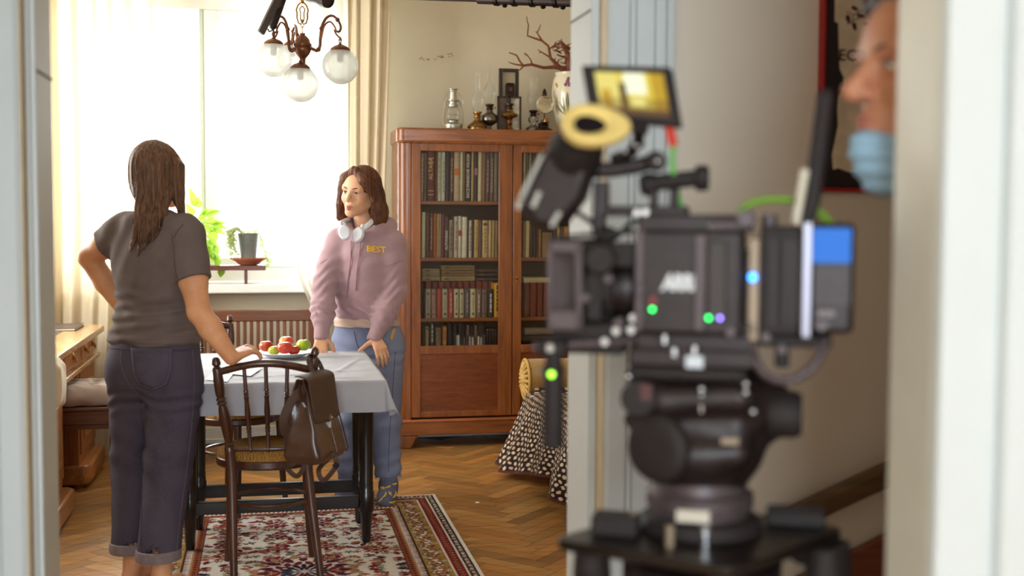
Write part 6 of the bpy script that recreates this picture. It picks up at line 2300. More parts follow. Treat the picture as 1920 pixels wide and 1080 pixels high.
# hair: cap, loose tail on the back, lock beside the face
S = SDF(.0046)
Hn = np.array(HB)
S.ell(Lh(0, -.026, .034), (.082, .103, .094), Hn, .02)
S.ell(Lh(0, -.052, -.035), (.076, .066, .085), Hn, .04)
S.cone(Lh(-.078, -.01, .02), Lh(-.066, -.035, -.085), .022, .016, .025)
S.cone(Lh(.078, .0, .03), Lh(.078, .0, -.06), .022, .018, .025)
S.cone(Lh(.078, .0, -.06), P(346, 412, Y=4.50), .020, .006, .02)
S.cone(Lh(.070, .03, .03), P(340, 405, Y=4.50), .018, .008, .02)
t0_, t1_, t2_ = P(290, 362, Y=4.49), P(280, 425, Y=4.43), P(262, 492, Y=4.425)
for dx in (-22, -8, 7, 20):
    a = P(290 + dx, 362, Y=4.49)
    c = P(281 + dx * .9, 425, Y=4.435 + .0008 * abs(dx))
    e = P(264 + dx * 1.0, 485 - abs(dx) * .9 + (8 if dx < 0 else -14), Y=4.425)
    S.chain([a, c, e], [.026, .017, .003], .018)
# the face stays free
S.ell(Lh(0, .085, -.045), (.058, .055, .085), Hn, .02, 'sub')


def hair_strands(c, B, f=95, amp=.0016):
    cc, BB = np.array(c), np.array(B)

    def fn(p):
        q = (p - cc) @ BB
        a = np.arctan2(q[..., 0], q[..., 1])
        return amp * np.sin(a * f * .5 + 2.0 * np.sin(q[..., 2] * 30)) + amp * .8 * np.sin(a * f * .23 + q[..., 2] * 20)
    return fn


S.warp(hair_strands(Lh(0, -.02, 0), HB))
M_hair1 = hairmat('hair_long_brown', (66, 44, 32), (126, 92, 68))
b_, hair = sdf_build(S, 'hair', M_hair1, woman)
# loose strands along the tail and the side lock
st = MB()
rh = random.Random(11)
ht = bvh(b_)
for k in range(210):
    x0 = rh.uniform(258, 326)
    dx = rh.uniform(-6, 6)
    L0 = rh.uniform(300, 345)
    L1 = rh.uniform(415, 488)
    pts = []
    for i in range(7):
        s = i / 6
        py = L0 + (L1 - L0) * s
        px = x0 + (-26 * s) * (1 - .3 * s) + dx * s + (277 - x0) * .25 * s
        pts.append(on(ht, px, py, .0004 + .003 * s * rh.random()))
    st.tube(pts, [.0016] * 5 + [.0012, .0004], 5)
for k in range(60):
    x0 = rh.uniform(316, 334)
    e_ = rh.uniform(100, 125)
    pts = [on(ht, x0 + 12 * s ** .7, 290 + e_ * s, .0004 + .002 * s) for s in np.linspace(0, 1, 7)]
    st.tube(pts, [.0014] * 6 + [.0004], 5)
st.build('loose_strands', M_hair1, hair)

# T-shirt
RB = np.array(Matrix((Wb.r, Wb.f, V(0, 0, 1))).transposed())
S = SDF(.0052)
slR = shR + (elR - shR) * .60
slL = shL + (elL - shL) * .52
S.cone(shR, slR, .062, .067, .035)
S.cone(shL, slL, .060, .063, .035)
d_ = (elR - shR).normalized()
S.plane(slR, d_, slR - V(.11, .11, .11), slR + V(.11, .11, .11))
d2_ = (elL - shL).normalized()
S.plane(slL, d2_, slL - V(.10, .10, .10), slL + V(.06, .10, .10))
S.cone(Wb(-.132, -.005, 1.335), Wb(.135, -.005, 1.335), .056, k=.04)
S.ell(Wb(0, -.02, 1.35), (.11, .075, .06), RB, .04)
S.ell(Wb(0, .0, 1.215), (.165, .118, .17), RB, .05)
S.ell(Wb(0, .005, 1.06), (.152, .112, .17), RB, .06)
S.ell(Wb(0, .0, .935), (.182, .135, .11), RB, .06)
S.plane(Wb(0, 0, .905), (0, 0, -1), *bx2(Wb, .45, .75, .96))
S.cone(Wb(0, .02, 1.385), Wb(0, .0, 1.47), .064, .066, .01, op='sub')
cN = np.array(Wb.c)


def shirt_folds(p):
    q = (p - cN) @ RB
    x, y, z = q[..., 0], q[..., 1], q[..., 2]
    w = np.clip((1.14 - z) / .10, 0, 1)
    f = .0055 * w * np.sin(z * 95 + 9 * x + 3.0 * np.sin(x * 14 + 1) + 2 * np.sin(z * 22))
    f += .0035 * w * np.sin(z * 150 - 20 * x + 2)
    v = np.clip((z - 1.10) / .1, 0, 1)
    f += .003 * v * np.sin(x * 38 + z * 24 + 2 * np.sin(z * 18)) + .002 * v * np.sin(x * 70 - z * 40)
    return f


S.warp(shirt_folds)
M_shirt = mat('charcoal_cotton', (106, 94, 92), .9, var=.07, vs=20, bump=.25, bs=700, spec=.2, bd=.002)
bs_, shirt = sdf_build(S, 't_shirt', M_shirt, woman)
ts = bvh(bs_)
b = MB()
stitches(b, ts, [(210, 640), (240, 643), (280, 645), (330, 646), (368, 644)], .0008)
seam(b, ts, [(322, 440), (326, 470), (328, 505), (333, 522)], .0012)
seam(b, ts, [(343, 421), (335, 430), (326, 445)], .0012)
b.build('seams', mat('shirt_seam', (72, 64, 62), .9, var=0), shirt)

# jeans
S = SDF(.0055)
S.ell(Wb(.004, -.005, .845), (.176, .138, .12), RB, .04)
S.ell(Wb(.078, -.055, .80), (.095, .085, .10), RB, .05)
S.ell(Wb(-.070, -.055, .80), (.092, .085, .10), RB, .05)
S.ell(Wb(0, 0, .905), (.168, .125, .05), RB, .04)
hpR, hpL = Wb(.088, -.0, .77), Wb(-.088, .0, .77)
bR, bL = P(297, 1044, Y=4.41), P(243, 1030, Y=4.56)
kR2, kL2 = P(316, 868, Y=4.50), P(250, 868, Y=4.65)
S.chain([hpR, kR2, bR], [.105, .086, .076], .03)
S.chain([hpL, kL2, bL], [.103, .080, .068], .03)
S.plane(bR, (0, 0, -1), bR - V(.14, .14, .12), bR + V(.14, .14, .07))
S.plane(bL, (0, 0, -1), bL - V(.11, .14, .12), bL + V(.07, .14, .07))
S.plane(Wb(0, 0, .93), (0, 0, 1), *bx2(Wb, .45, .9, 1.1))
S.cone(bR + V(0, 0, .012), bR - V(0, 0, .1), .066, .066, 0, op='sub')
S.cone(bL + V(0, 0, .012), bL - V(0, 0, .1), .058, .058, 0, op='sub')


def jean_folds(p):
    q = (p - cN) @ RB
    x, y, z = q[..., 0], q[..., 1], q[..., 2]
    f = .0045 * np.exp(-((z - .70) / .05) ** 2) * np.sin(z * 130 + 22 * np.abs(x) + 2 * np.sin(x * 20))
    f += .004 * np.exp(-((z - .48) / .12) ** 2) * np.sin(z * 60 + 18 * x + 3 * np.sin(x * 13))
    f += .003 * np.clip((.4 - z) / .2, 0, 1) * np.sin(x * 45 + z * 14 + 2 * np.sin(z * 16))
    return f


S.warp(jean_folds)
M_den = denim('dark_denim', (52, 47, 60), (80, 73, 88))
bj_, jeans = sdf_build(S, 'jeans', M_den, woman)
tj = bvh(bj_)
for c, r in ((bR, .0795), (bL, .0715)):
    b = MB().lathe([(r - .006, .002), (r, -.004), (r + .002, -.002), (r + .0035, .018), (r + .001, .034), (r - .004, .036)], c + V(0, 0, -.004), (0, 0, 1), 36, cap=False)
    b.build('turned_cuff', mat('denim_inside', (126, 114, 118), .9, var=.12, vs=60), jeans)
b = MB()
poly = [(246, 652), (323, 652), (321, 698), (312, 722), (287, 732), (262, 722), (250, 700)]
fine_ = []
for i in range(len(poly)):
    a, c = Vector((*poly[i], 0)), Vector((*poly[(i + 1) % len(poly)], 0))
    for k in range(6): fine_.append(a + (c - a) * k / 6)
cx0, cy0 = 286, 688
vs, fs = [], []
rings = (0, .35, .7, 1.0)
for r in rings[1:]:
    for p in fine_: vs.append(on(tj, cx0 + (p.x - cx0) * r, cy0 + (p.y - cy0) * r, .0032))
vs.append(on(tj, cx0, cy0, .0032))
n = len(fine_)
for i in range(2):
    for k in range(n): fs.append((i * n + k, (i + 1) * n + k, (i + 1) * n + (k + 1) % n, i * n + (k + 1) % n))
for k in range(n): fs.append((len(vs) - 1, k, (k + 1) % n))
b.add(vs, fs)
pk = b.build('back_pocket', denim('pocket_denim', (58, 53, 68), (88, 81, 98)), jeans, solid=.0022, angle=180)
M_st = mat('pale_thread', (118, 108, 116), .8, var=0)
b = MB()
ins = [(cx0 + (x - cx0) * .93, cy0 + (y - cy0) * .93) for x, y in poly]
stitches(b, tj, ins + [ins[0]], .0010, .0062)
stitches(b, tj, [(248, 658), (322, 658)], .0010, .0062)
b.build('pocket_stitching', M_st, pk)
b = MB()
stitches(b, tj, [(227, 655), (226, 680), (234, 706), (247, 728), (262, 742)], .0010)
stitches(b, tj, [(360, 655), (364, 700), (362, 760), (356, 830), (347, 900), (338, 960), (331, 1030)], .0010)
b.build('seam_stitching', M_st, jeans)
b = MB()
seam(b, tj, [(204, 652), (240, 656), (290, 658), (340, 657), (375, 653)], .0016)
seam(b, tj, [(262, 742), (268, 800), (268, 880), (266, 960), (264, 1026)], .0012)
b.build('waistband_seam', mat('denim_seam', (56, 50, 64), .9, var=0), jeans)

# ------------------------------------------------------------------ the young woman in the hoodie
Gb = Body((.475, 5.74), (-.36, -.93))
S = SDF(.0046)
GBs = basis((-.58, -.81, -.03), roll=R_(-6))
gc = P(658, 361, Y=5.62) - GBs @ V(0, .078, 0)
Lg = head(S, gc, GBs, 1.0, .92)
nb_ = Gb(-.0, .02, 1.315)
S.cone(Lg(0, -.022, -.045), nb_, .046, .050, .03)
RG = np.array(Matrix((Gb.r, Gb.f, V(0, 0, 1))).transposed())
gshR, gshL = Gb(.134, .02, 1.270), Gb(-.140, .02, 1.262)
S.cone(gshR, gshL, .042, k=.04)
S.ell(Gb(0, .03, 1.16), (.13, .085, .15), RG, .04)
S.cone(Gb(0, .0, 1.05), Gb(0, -.03, .86), .10, .115, .05)
S.ell(Gb(0, -.03, .82), (.155, .105, .11), RG, .04)
gelR, gwrR = P(608, 535, Y=5.66), P(603, 628, Y=5.585)
gelL, gwrL = P(740, 545, Y=5.64), P(703, 632, Y=5.565)
S.chain([gshR, gelR, gwrR], [.045, .036, .024], .02)
S.chain([gshL, gelL, gwrL], [.045, .036, .024], .02)
hR = P(601, 633, Y=5.575)
hL = P(704, 637, Y=5.560)
zt_ = CZ + .010
hand(S, gwrR, V(-.10, -.55, -.72), V(.05, .75, -.60), V(.95, -.1, -.05), (30, 22, 8), .25, .93, ((.55, .75, .25), (.85, .30, .1)), ((18, 25, 8), (26, 24, 8), (32, 22, 8), (36, 20, 8)))
hand(S, gwrL, V(.28, -.62, -.62), V(-.05, .70, -.62), V(-.92, -.25, -.1), (30, 20, 8), .22, .93, ((.40, .90, .05), (.45, .85, .1)), ((26, 16, 4), (28, 20, 6), (30, 26, 10), (34, 30, 14)))
gaR, gaL = V(.395, 5.72, .055), V(.578, 5.70, .055)
gkR, gkL = P(668, 790, Y=5.70), P(722, 790, Y=5.69)
S.chain([Gb(.085, -.02, .78), gkR, gaR + V(0, 0, .05)], [.078, .050, .034], .02)
S.chain([Gb(-.085, -.02, .78), gkL, gaL + V(0, 0, .05)], [.078, .050, .034], .02)
b_, girl = sdf_build(S, 'person', M_skin, None, (Gb.c.x, Gb.c.y, .001))
tag(girl, 'young woman with brown bob in mauve hoodie and blue jeans leaning on the table', 'person')
eyes(girl, Lg, GBs, 1.0, mat('iris_grey_brown', (88, 66, 48), .2, var=.2, vs=300), M_skin)
lips(girl, Lg, GBs, 1.0, M_lips)

# bob hair
S = SDF(.0042)
Gn = np.array(GBs)
S.ell(Lg(0, -.026, .036), (.085, .105, .096), Gn, .02)
S.ell(Lg(0, -.050, -.030), (.088, .078, .095), Gn, .03)
for s in (-1, 1):
    e0, e1, e2_ = Lg(s * .076, .018, .030), Lg(s * .092, -.005, -.055), Lg(s * .100, -.004, -.128)
    S.chain([e0, e1, e2_], [.022, .026, .020], .03)
    S.chain([Lg(s * .070, -.055, -.02), Lg(s * .088, -.055, -.085), Lg(s * .094, -.052, -.135)], [.03, .036, .034], .03)
    S.chain([Lg(s * .012, .058, .108), Lg(s * .052, .056, .064), Lg(s * .076, .024, .005)], [.010, .016, .018], .035)
S.chain([Lg(-.05, -.10, -.02), Lg(-.05, -.10, -.12)], [.03, .032], .03)
S.chain([Lg(.05, -.10, -.02), Lg(.05, -.10, -.12)], [.03, .032], .03)
S.chain([Lg(.074, .035, .015), Lg(.084, .035, -.06), Lg(.090, .030, -.128)], [.013, .012, .009], .015)
S.ell(Lg(0, .092, -.034), (.058, .070, .098), Gn, .012, 'sub')
S.ell(Lg(-.062, .030, -.036), (.030, .034, .044), Gn, .012, 'sub')
S.plane(Lg(0, 0, -.142), tuple(GBs @ V(0, .12, -1)), Lg(-.25, -.25, -.3), Lg(.25, .25, -.10))
S.cone(Lg(0, .075, .125), Lg(0, -.03, .142), .004, .004, .006, op='sub')
S.warp(hair_strands(Lg(0, -.03, 0), GBs, 110, .0009))
M_hair2 = hairmat('hair_bob_brown', (64, 34, 22), (118, 72, 46))
b_, ghair = sdf_build(S, 'hair', M_hair2, girl)
th_ = bvh(b_)
st = MB()
for k in range(170):
    a = rh.uniform(-2.6, 2.6)
    if abs(a) < .62: continue
    pts = []
    for i in range(8):
        s = i / 7
        z = .118 - .26 * s + rh.uniform(-.001, .001)
        rr = .10 if s > .2 else .06 + .2 * s
        c = Lg(rr * math.sin(a) * 1.2, rr * math.cos(a) * 1.2 - .03, z)
        pts.append(near(th_, c, .0008))
    st.tube(pts, [.0004] + [.0013] * 5 + [.001, .0003], 4)
st.build('loose_strands', M_hair2, ghair)
# gold ear stud
MB().ell(Lg(-.086, .002, -.040), .0038, n=10, m=8).build('ear_stud', mat('gold_stud', (206, 168, 90), .2, 1.0, var=0), girl)

# hoodie
S = SDF(.0050)
S.cone(gshR + V(0, 0, -.005), gshL + V(0, 0, -.005), .056, k=.05)
S.ell(Gb(0, .02, 1.14), (.156, .128, .18), RG, .05)
S.ell(Gb(0, .01, 1.00), (.156, .132, .14), RG, .06)
S.ell(Gb(0, .0, .915), (.150, .124, .075), RG, .04)
S.plane(Gb(0, 0, .876), (0, 0, -1), *bx2(Gb, .36, .72, .91))
for sh, el, wr in ((gshR, gelR, gwrR), (gshL, gelL, gwrL)):
    m1 = sh + (el - sh) * .5
    S.chain([sh, m1, el], [.058, .060, .054], .035)
    p1, p2, p3 = el + (wr - el) * .45, el + (wr - el) * .68, el + (wr - el) * .80
    S.chain([el, p1, p2], [.054, .056, .051], .025)
    S.cone(p2, p3, .051, .036, .012)
    S.cone(p3, el + (wr - el) * 1.04, .0375, .036, .006)
    S.cone(el + (wr - el) * 1.0, el + (wr - el) * 1.3, .029, .029, 0, op='sub')
# hood lying on the shoulders
hp = [Gb(.020, .100, 1.292), Gb(.080, .060, 1.322), Gb(.105, -.02, 1.345), Gb(.075, -.085, 1.345), Gb(0, -.11, 1.335), Gb(-.075, -.085, 1.345), Gb(-.105, -.02, 1.345), Gb(-.080, .060, 1.322), Gb(-.020, .100, 1.292)]
S.chain(hp, [.026, .032, .036, .042, .048, .042, .036, .032, .026], .02)
S.ell(Gb(0, -.115, 1.28), (.10, .05, .085), RG, .04)
S.cone(Gb(0, .035, 1.31), Gb(0, .02, 1.43), .052, .066, .012, op='sub')
gN = np.array(Gb.c)
cuffs = [(np.array(el + (wr - el) * .55), np.array((wr - el).normalized())) for el, wr in ((gelR, gwrR), (gelL, gwrL))]
elb = [np.array(gelR), np.array(gelL)]


def hood_folds(p):
    q = (p - gN) @ RG
    x, y, z = q[..., 0], q[..., 1], q[..., 2]
    f = .0045 * np.clip((.99 - z) / .06, 0, 1) * np.clip((z - .895) / .03, 0, 1) * np.sin(x * 75 + 3 * np.sin(z * 50)) * (np.abs(x) < .17)
    for c, d in cuffs:
        dd = p - c
        t = dd @ d
        r2 = (dd ** 2).sum(-1) - t * t
        f = f + .0055 * np.exp(-(t / .05) ** 2) * np.exp(-r2 / .012) * np.sin(t * 170 + 12 * x + 3 * np.sin(y * 50))
    for c in elb:
        r2 = ((p - c) ** 2).sum(-1)
        f = f + .004 * np.exp(-r2 / .010) * np.sin((z + .6 * x) * 110 + 2 * np.sin(x * 40))
    f = f + .0022 * np.sin(x * 26 + z * 34 + 2 * np.sin(z * 21)) * np.clip((z - .95) / .1, 0, 1)
    return f


S.warp(hood_folds)
M_hood = mat('mauve_fleece', (166, 136, 142), .92, var=.05, vs=16, bump=.25, bs=600, spec=.15, sheen=.25, bd=.002)
bh_, hoodie = sdf_build(S, 'hoodie', M_hood, girl)
tg = bvh(bh_)
b = MB()
for (pts) in ([(659, 452), (658, 480), (655, 510), (652, 535), (651, 556)], [(677, 452), (674, 476), (670, 505), (668, 530), (667, 542)]):
    q = [on(tg, *p_, .004) for p_ in pts]
    b.tube(smooth_pts(q, 5), .0028, 8)
    b.ell(q[-1], (.0034, .0034, .008), n=8, m=8)
b.build('drawstrings', mat('mauve_cord', (160, 122, 130), .8, var=.1, vs=300), hoodie)
# yellow lettering on the chest
c0, c1 = on(tg, 693, 466, .0), on(tg, 729, 468.5, .0)
xd = (c1 - c0).normalized()
lt = text_mesh('BEST', .040, 'lettering', mat('yellow_print', (236, 186, 40), .6, var=.05), hoodie, (c0 + c1) / 2 + V(-.10, -.30, .0) * .2, xd, V(0, 0, 1), .001, bold=.0012, sx=1.0)
off_ = Vector(girl.matrix_basis.translation)
xs_ = [v.co @ xd for v in lt.data.vertices]
sc_ = (c1 - c0).length / (max(xs_) - min(xs_))
mid_ = (max(xs_) + min(xs_)) / 2
vdir = (ray(711, 467)).normalized()
for v in lt.data.vertices:
    w = v.co + off_
    w = w + xd * ((v.co @ xd - mid_) * (sc_ - 1))
    h = tg.ray_cast(w - vdir * .5, vdir)
    if h[0] is not None: v.co = h[0] - vdir * .0025 - off_
# seams: drop shoulder
b = MB()
seam(b, tg, [(722, 500), (735, 496), (748, 491), (758, 487)], .0013)
seam(b, tg, [(601, 494), (607, 490), (613, 486)], .0013)
b.build('seams', mat('mauve_seam', (146, 112, 120), .9, var=0), hoodie)

# undershirt showing below the hoodie
S = SDF(.006)
S.ell(Gb(0, -.012, .862), (.164, .140, .15), RG, .02)
S.plane(Gb(0, 0, .856), (0, 0, -1), *bx2(Gb, .36, .7, .88))
S.plane(Gb(0, 0, .90), (0, 0, 1), *bx2(Gb, .36, .88, 1.05))
S.warp(lambda p: .0016 * np.sin(p[..., 2] * 200 + 14 * p[..., 0] + 2 * np.sin(p[..., 0] * 30)))
sdf_build(S, 'undershirt', mat('beige_pink_jersey', (190, 164, 150), .9, var=.05, bump=.2, bs=400), girl)

# jeans
S = SDF(.0050)
S.ell(Gb(0, -.02, .79), (.176, .130, .12), RG, .04)
S.ell(Gb(0, -.012, .860), (.150, .124, .055), RG, .04)
gbR, gbL = V(.400, 5.735, .105), V(.578, 5.715, .118)
S.chain([Gb(.085, -.02, .74), P(668, 790, Y=5.70), gbR], [.098, .080, .070], .03)
S.chain([Gb(-.085, -.02, .74), P(720, 790, Y=5.69), gbL], [.100, .080, .064], .03)
for q in (gbR, gbL):
    S.plane(q, (0, 0, -1), q - V(.10, .10, .10), q + V(.085, .10, .05))
    S.cone(q + V(0, 0, .012), q - V(0, 0, .08), .056, .056, 0, op='sub')
S.plane(Gb(0, 0, .858), (0, 0, 1), *bx2(Gb, .36, .82, 1.0))


def gj(p):
    q = (p - gN) @ RG
    x, y, z = q[..., 0], q[..., 1], q[..., 2]
    f = .004 * np.exp(-((z - .70) / .06) ** 2) * np.sin(z * 120 - 20 * np.abs(x))
    f += .004 * np.exp(-((z - .42) / .10) ** 2) * np.sin(z * 70 + 20 * x)
    f += .0035 * np.clip((.32 - z) / .1, 0, 1) * np.sin(z * 90 + 16 * x + y * 20)
    return f


S.warp(gj)
M_den2 = denim('blue_denim', (96, 102, 130), (128, 136, 162))
bj_, gje = sdf_build(S, 'jeans', M_den2, girl)
tj2 = bvh(bj_)
b = MB()
M_st2 = mat('navy_thread', (62, 62, 86), .8, var=0)
stitches(b, tj2, [(741, 660), (738, 700), (734, 760), (731, 800), (729, 850), (728, 888)], .0016)
seam(b, tj2, [(664, 622), (668, 640), (672, 652)], .0016)
b.build('side_stitching', M_st2, gje)
b = MB()
for k in range(70):
    a = k / 70 * 6.283
    for q in (gbL, gbR):
        p0 = q + V(.062 * math.cos(a), .062 * math.sin(a), .004)
        b.tube([p0, p0 + V(.003 * math.cos(a) + rh.uniform(-.004, .004), .003 * math.sin(a) + rh.uniform(-.004, .004), -.010 - .012 * rh.random())], [.0012, .0005], 4)
b.build('frayed_hem', mat('fray_threads', (156, 158, 176), .9, var=.1), gje)
b = MB()
pp = [on(tj2, px, py, .003) for px, py in ((731, 632), (736, 618), (740, 616), (737, 630), (734, 640))]
b.add(pp, [(0, 1, 2, 3, 4)])
b.build('pocket_tab', mat('ochre_tab', (214, 164, 70), .8), gje, solid=.002, smooth=False)

# banana socks: one mesh for each foot
M_sock = mat('grey_blue_sock', (98, 100, 124), .9, var=.06, bump=.3, bs=700)
for side, a, fd in (('l', gaL, V(-.22, -.97, 0)), ('r', gaR, V(-.45, -.89, 0))):
    fd = fd.normalized()
    rd = V(-fd.y, fd.x, 0)
    S = SDF(.0042)
    A = V(a.x, a.y, 0)
    S.cone(A + V(0, 0, .16), A + V(0, 0, .07), .042, .040, .02)
    S.cone(A + V(0, 0, .07), A - fd * .032 + V(0, 0, .034), .040, .032, .03)
    S.cone(A - fd * .03 + V(0, 0, .034), A + fd * .08 + V(0, 0, .036), .033, .036, .03)
    S.cone(A + fd * .02 + V(0, 0, .075), A + fd * .10 + V(0, 0, .036), .036, .030, .03)
    S.cone(A + fd * .08 + V(0, 0, .034), A + fd * .145 + V(0, 0, .026), .040, .026, .03, flat=(V(0, 0, 1), .72))
    S.cone(A + fd * .13 + V(0, 0, .026) - rd * .018, A + fd * .155 + V(0, 0, .022) + rd * .018, .022, .019, .02)
    S.plane(A + V(0, 0, .0095), (0, 0, -1), A - V(.25, .25, .1), A + V(.25, .25, .02))
    bb, sock = sdf_build(S, 'sock', M_sock, girl)
    tsk = bvh(bb)
    if side == 'l':
        b, w_ = MB(), MB()
        for px, py, an, s in ((727, 914, .3, 8), (722, 929, 1.0, 9), (731, 926, -.9, 6), (741, 928, 1.2, 9), (736, 942, .3, 8), (714, 938, .8, 7), (717, 916, -.5, 6), (740, 908, .2, 6)):
            arc = [(px + s * (q) * math.cos(an) - s * .45 * (q * q) * math.sin(an), py - s * q * math.sin(an) - s * .45 * q * q * math.cos(an)) for q in np.linspace(-.8, .8, 6)]
            b.tube([on(tsk, x, y, .0006) for x, y in arc], [.0010, .0036, .0046, .0046, .0036, .0012], 6)
            w_.tube([on(tsk, x + 2, y - 2, .0006) for x, y in arc[2:4]], [.0034, .001], 6)
        b.build('banana_print', mat('banana_yellow', (226, 190, 60), .8, var=.05), sock)
        w_.build('peel_print', mat('banana_cream', (226, 220, 196), .8, var=.03), sock)

# ---- headphones round her neck
M_hp = mat('white_plastic', (226, 228, 236), .3, var=.02)
M_hpg = mat('grey_ear_pad', (168, 170, 182), .6, var=.04)
hq = Gb(0, .06, 1.28)
t = thing('headphones', 'white over-ear headphones hanging round the neck of the young woman in the hoodie', 'headphones', hq)
band = [on(tg, 693, 419, .012), Gb(-.075, .0, 1.385), Gb(-.045, -.055, 1.395), Gb(0, -.072, 1.395), Gb(.045, -.055, 1.395), Gb(.075, .0, 1.380), on(tg, 641, 421, .014)]
MB().tube(smooth_pts([P(678, 431, Y=5.605), P(690, 422, Y=5.615), P(703, 411, Y=5.65)] + band[1:-1] + [P(639, 418, Y=5.62), P(642, 428, Y=5.605)], 6), .0085, 10, flat=1.5).build('headband', M_hp, t)
for px, py, tilt, lf in ((646, 436, -.35, .024), (672, 440, .45, .026)):
    c = P(px, py, Y=5.60)
    nrm = (V(-.10, -1, .12) if px < 660 else V(-.35, -.9, .15)).normalized()
    u, w = frame(nrm)
    ud = (V(0, 0, 1) + u * 0 + V(tilt * .6, 0, 0)).normalized()
    ud = (ud - nrm * ud.dot(nrm)).normalized()
    sd = ud.cross(nrm)
    vs, fs = [], []
    prof = [(.80, -.024), (.96, -.022), (1.0, -.012), (1.0, -.004)]
    prof2 = [(1.0, -.004), (1.02, .002), (.96, .012), (.80, .018), (.55, .019), (.02, .0185)]
    for nm, pr, m_ in (('ear_pad', prof, M_hpg), ('ear_cup', prof2, M_hp)):
        b = MB()
        vs = [c + sd * (.028 * s * math.cos(q)) + ud * (.037 * s * math.sin(q)) + nrm * h for s, h in pr for q in np.linspace(0, 6.283, 33)[:-1]]
        fs = [(i * 32 + k, i * 32 + (k + 1) % 32, (i + 1) * 32 + (k + 1) % 32, (i + 1) * 32 + k) for i in range(len(pr) - 1) for k in range(32)]
        b.add(vs, fs)
        b.build(nm, m_, t)
    MB().tube([c + ud * .034 - nrm * .004 + sd * .006, c + ud * .052 - nrm * .006 + sd * .004], [.009, .007], 10).build('hinge', M_hp, t)

# ------------------------------------------------------------------ the man in the mask behind the film camera
mf = V(-.985, .0, .04)
MBs = basis(mf)
S = SDF(.0048)
mc = P(1644, 126, D=1.70) - MBs @ V(0, .076, 0) * 1.12
Lm = head(S, mc, MBs, 1.12, 1.5)
mneck = V(mc.x + .12, mc.y + .05, mc.z - .20)
S.cone(Lm(0, -.035, -.05), mneck, .056, .062, .03)
Mb = Body((mneck.x + .10, mneck.y + .13), (-1, -.12))
Mb.c.x += .14
RM = np.array(Matrix((Mb.r, Mb.f, V(0, 0, 1))).transposed())
zs_ = mneck.z - .06
S.cone(Mb(-.11, 0, zs_), Mb(.11, 0, zs_), .05, k=.04)
S.cone(mneck, Mb(0, 0, zs_ - .05), .07, .09, .05)
S.cone(Mb(0, 0, zs_ - .1), Mb(0, -.03, .95), .10, .11, .05, flat=(Mb.r, 1.15))
for s in (-1, 1):
    S.chain([Mb(s * .08, -.03, .93), Mb(s * .085, -.02, .50), Mb(s * .085, -.03, .09)], [.085, .058, .04], .03)
    S.chain([Mb(s * .13, 0, zs_), Mb(s * .15, -.06, zs_ - .30), Mb(s * .13, -.02, zs_ - .54)], [.05, .042, .03], .03)
    hand(S, Mb(s * .13, -.02, zs_ - .545), Mb.f * .15 + V(0, 0, -.85), -Mb.r * s, Mb.f + V(0, 0, -.2), (20, 20, 14))
    S.cone(Mb(s * .085, -.05, .045), Mb(s * .09, .12, .03), .035, .03, .03)
S.plane(Mb(0, 0, .001), (0, 0, -1), *bx2(Mb, .36, -.1, .01))
M_skin3 = skinmat('skin_warm', (208, 150, 116), (186, 122, 92))
b_, man = sdf_build(S, 'person', M_skin3, None, (Mb.c.x, Mb.c.y, .001))
tag(man, 'man in profile behind the film camera with a blue face mask pulled under his chin', 'person')
eyes(man, Lm, MBs, 1.12, MATS['iris_brown'], M_skin3, 60)
lips(man, Lm, MBs, 1.12, mat('lips_man', (176, 108, 92), .5, var=.05))
S = SDF(.006)
Mn = np.array(MBs)
S.ell(Lm(0, -.030, .044), (.081, .100, .090), Mn, .02)
S.ell(Lm(0, -.062, -.015), (.074, .062, .075), Mn, .03)
S.cone(Lm(-.06, .045, .095), Lm(.06, .045, .095), .026, k=.03)
S.ell(Lm(0, .105, .005), (.075, .070, .072), Mn, .012, 'sub')
for s in (-1, 1): S.ell(Lm(s * .078, .010, -.022), (.025, .032, .042), Mn, .012, 'sub')
S.warp(hair_strands(Lm(0, 0, 0), MBs, 80, .002))
sdf_build(S, 'hair', hairmat('hair_short_dark', (34, 24, 18), (70, 50, 36)), man)
S = SDF(.0045)
S.ell(Lm(0, .034, -.118), (.056, .064, .050), Mn, .02)
S.ell(Lm(0, .074, -.104), (.036, .034, .034), Mn, .02)
S.ell(Lm(0, .050, -.135), (.036, .040, .034), Mn, .02)
S.cone(Lm(-.05, .01, -.105), Lm(.05, .01, -.105), .03, k=.02)
S.plane(Lm(0, .06, -.080), tuple(MBs @ V(0, .25, 1)), Lm(-.12, -.12, -.1), Lm(.12, .14, .1))
S.warp(lambda p: .0025 * np.sin(p[..., 2] * 260 + 20 * p[..., 0]))
bm_, mask = sdf_build(S, 'face_mask', mat('surgical_blue', (150, 186, 212), .85, var=.05, bump=.2, bs=300), man)
b = MB()
for s in (-1, 1): b.tube(smooth_pts([Lm(s * .054, .035, -.080), Lm(s * .070, .012, -.055), Lm(s * .082, -.022, -.03), Lm(s * .082, -.030, .0)], 4), .0022, 6)
b.build('ear_loops', mat('white_elastic', (214, 214, 218), .8, var=0), mask)
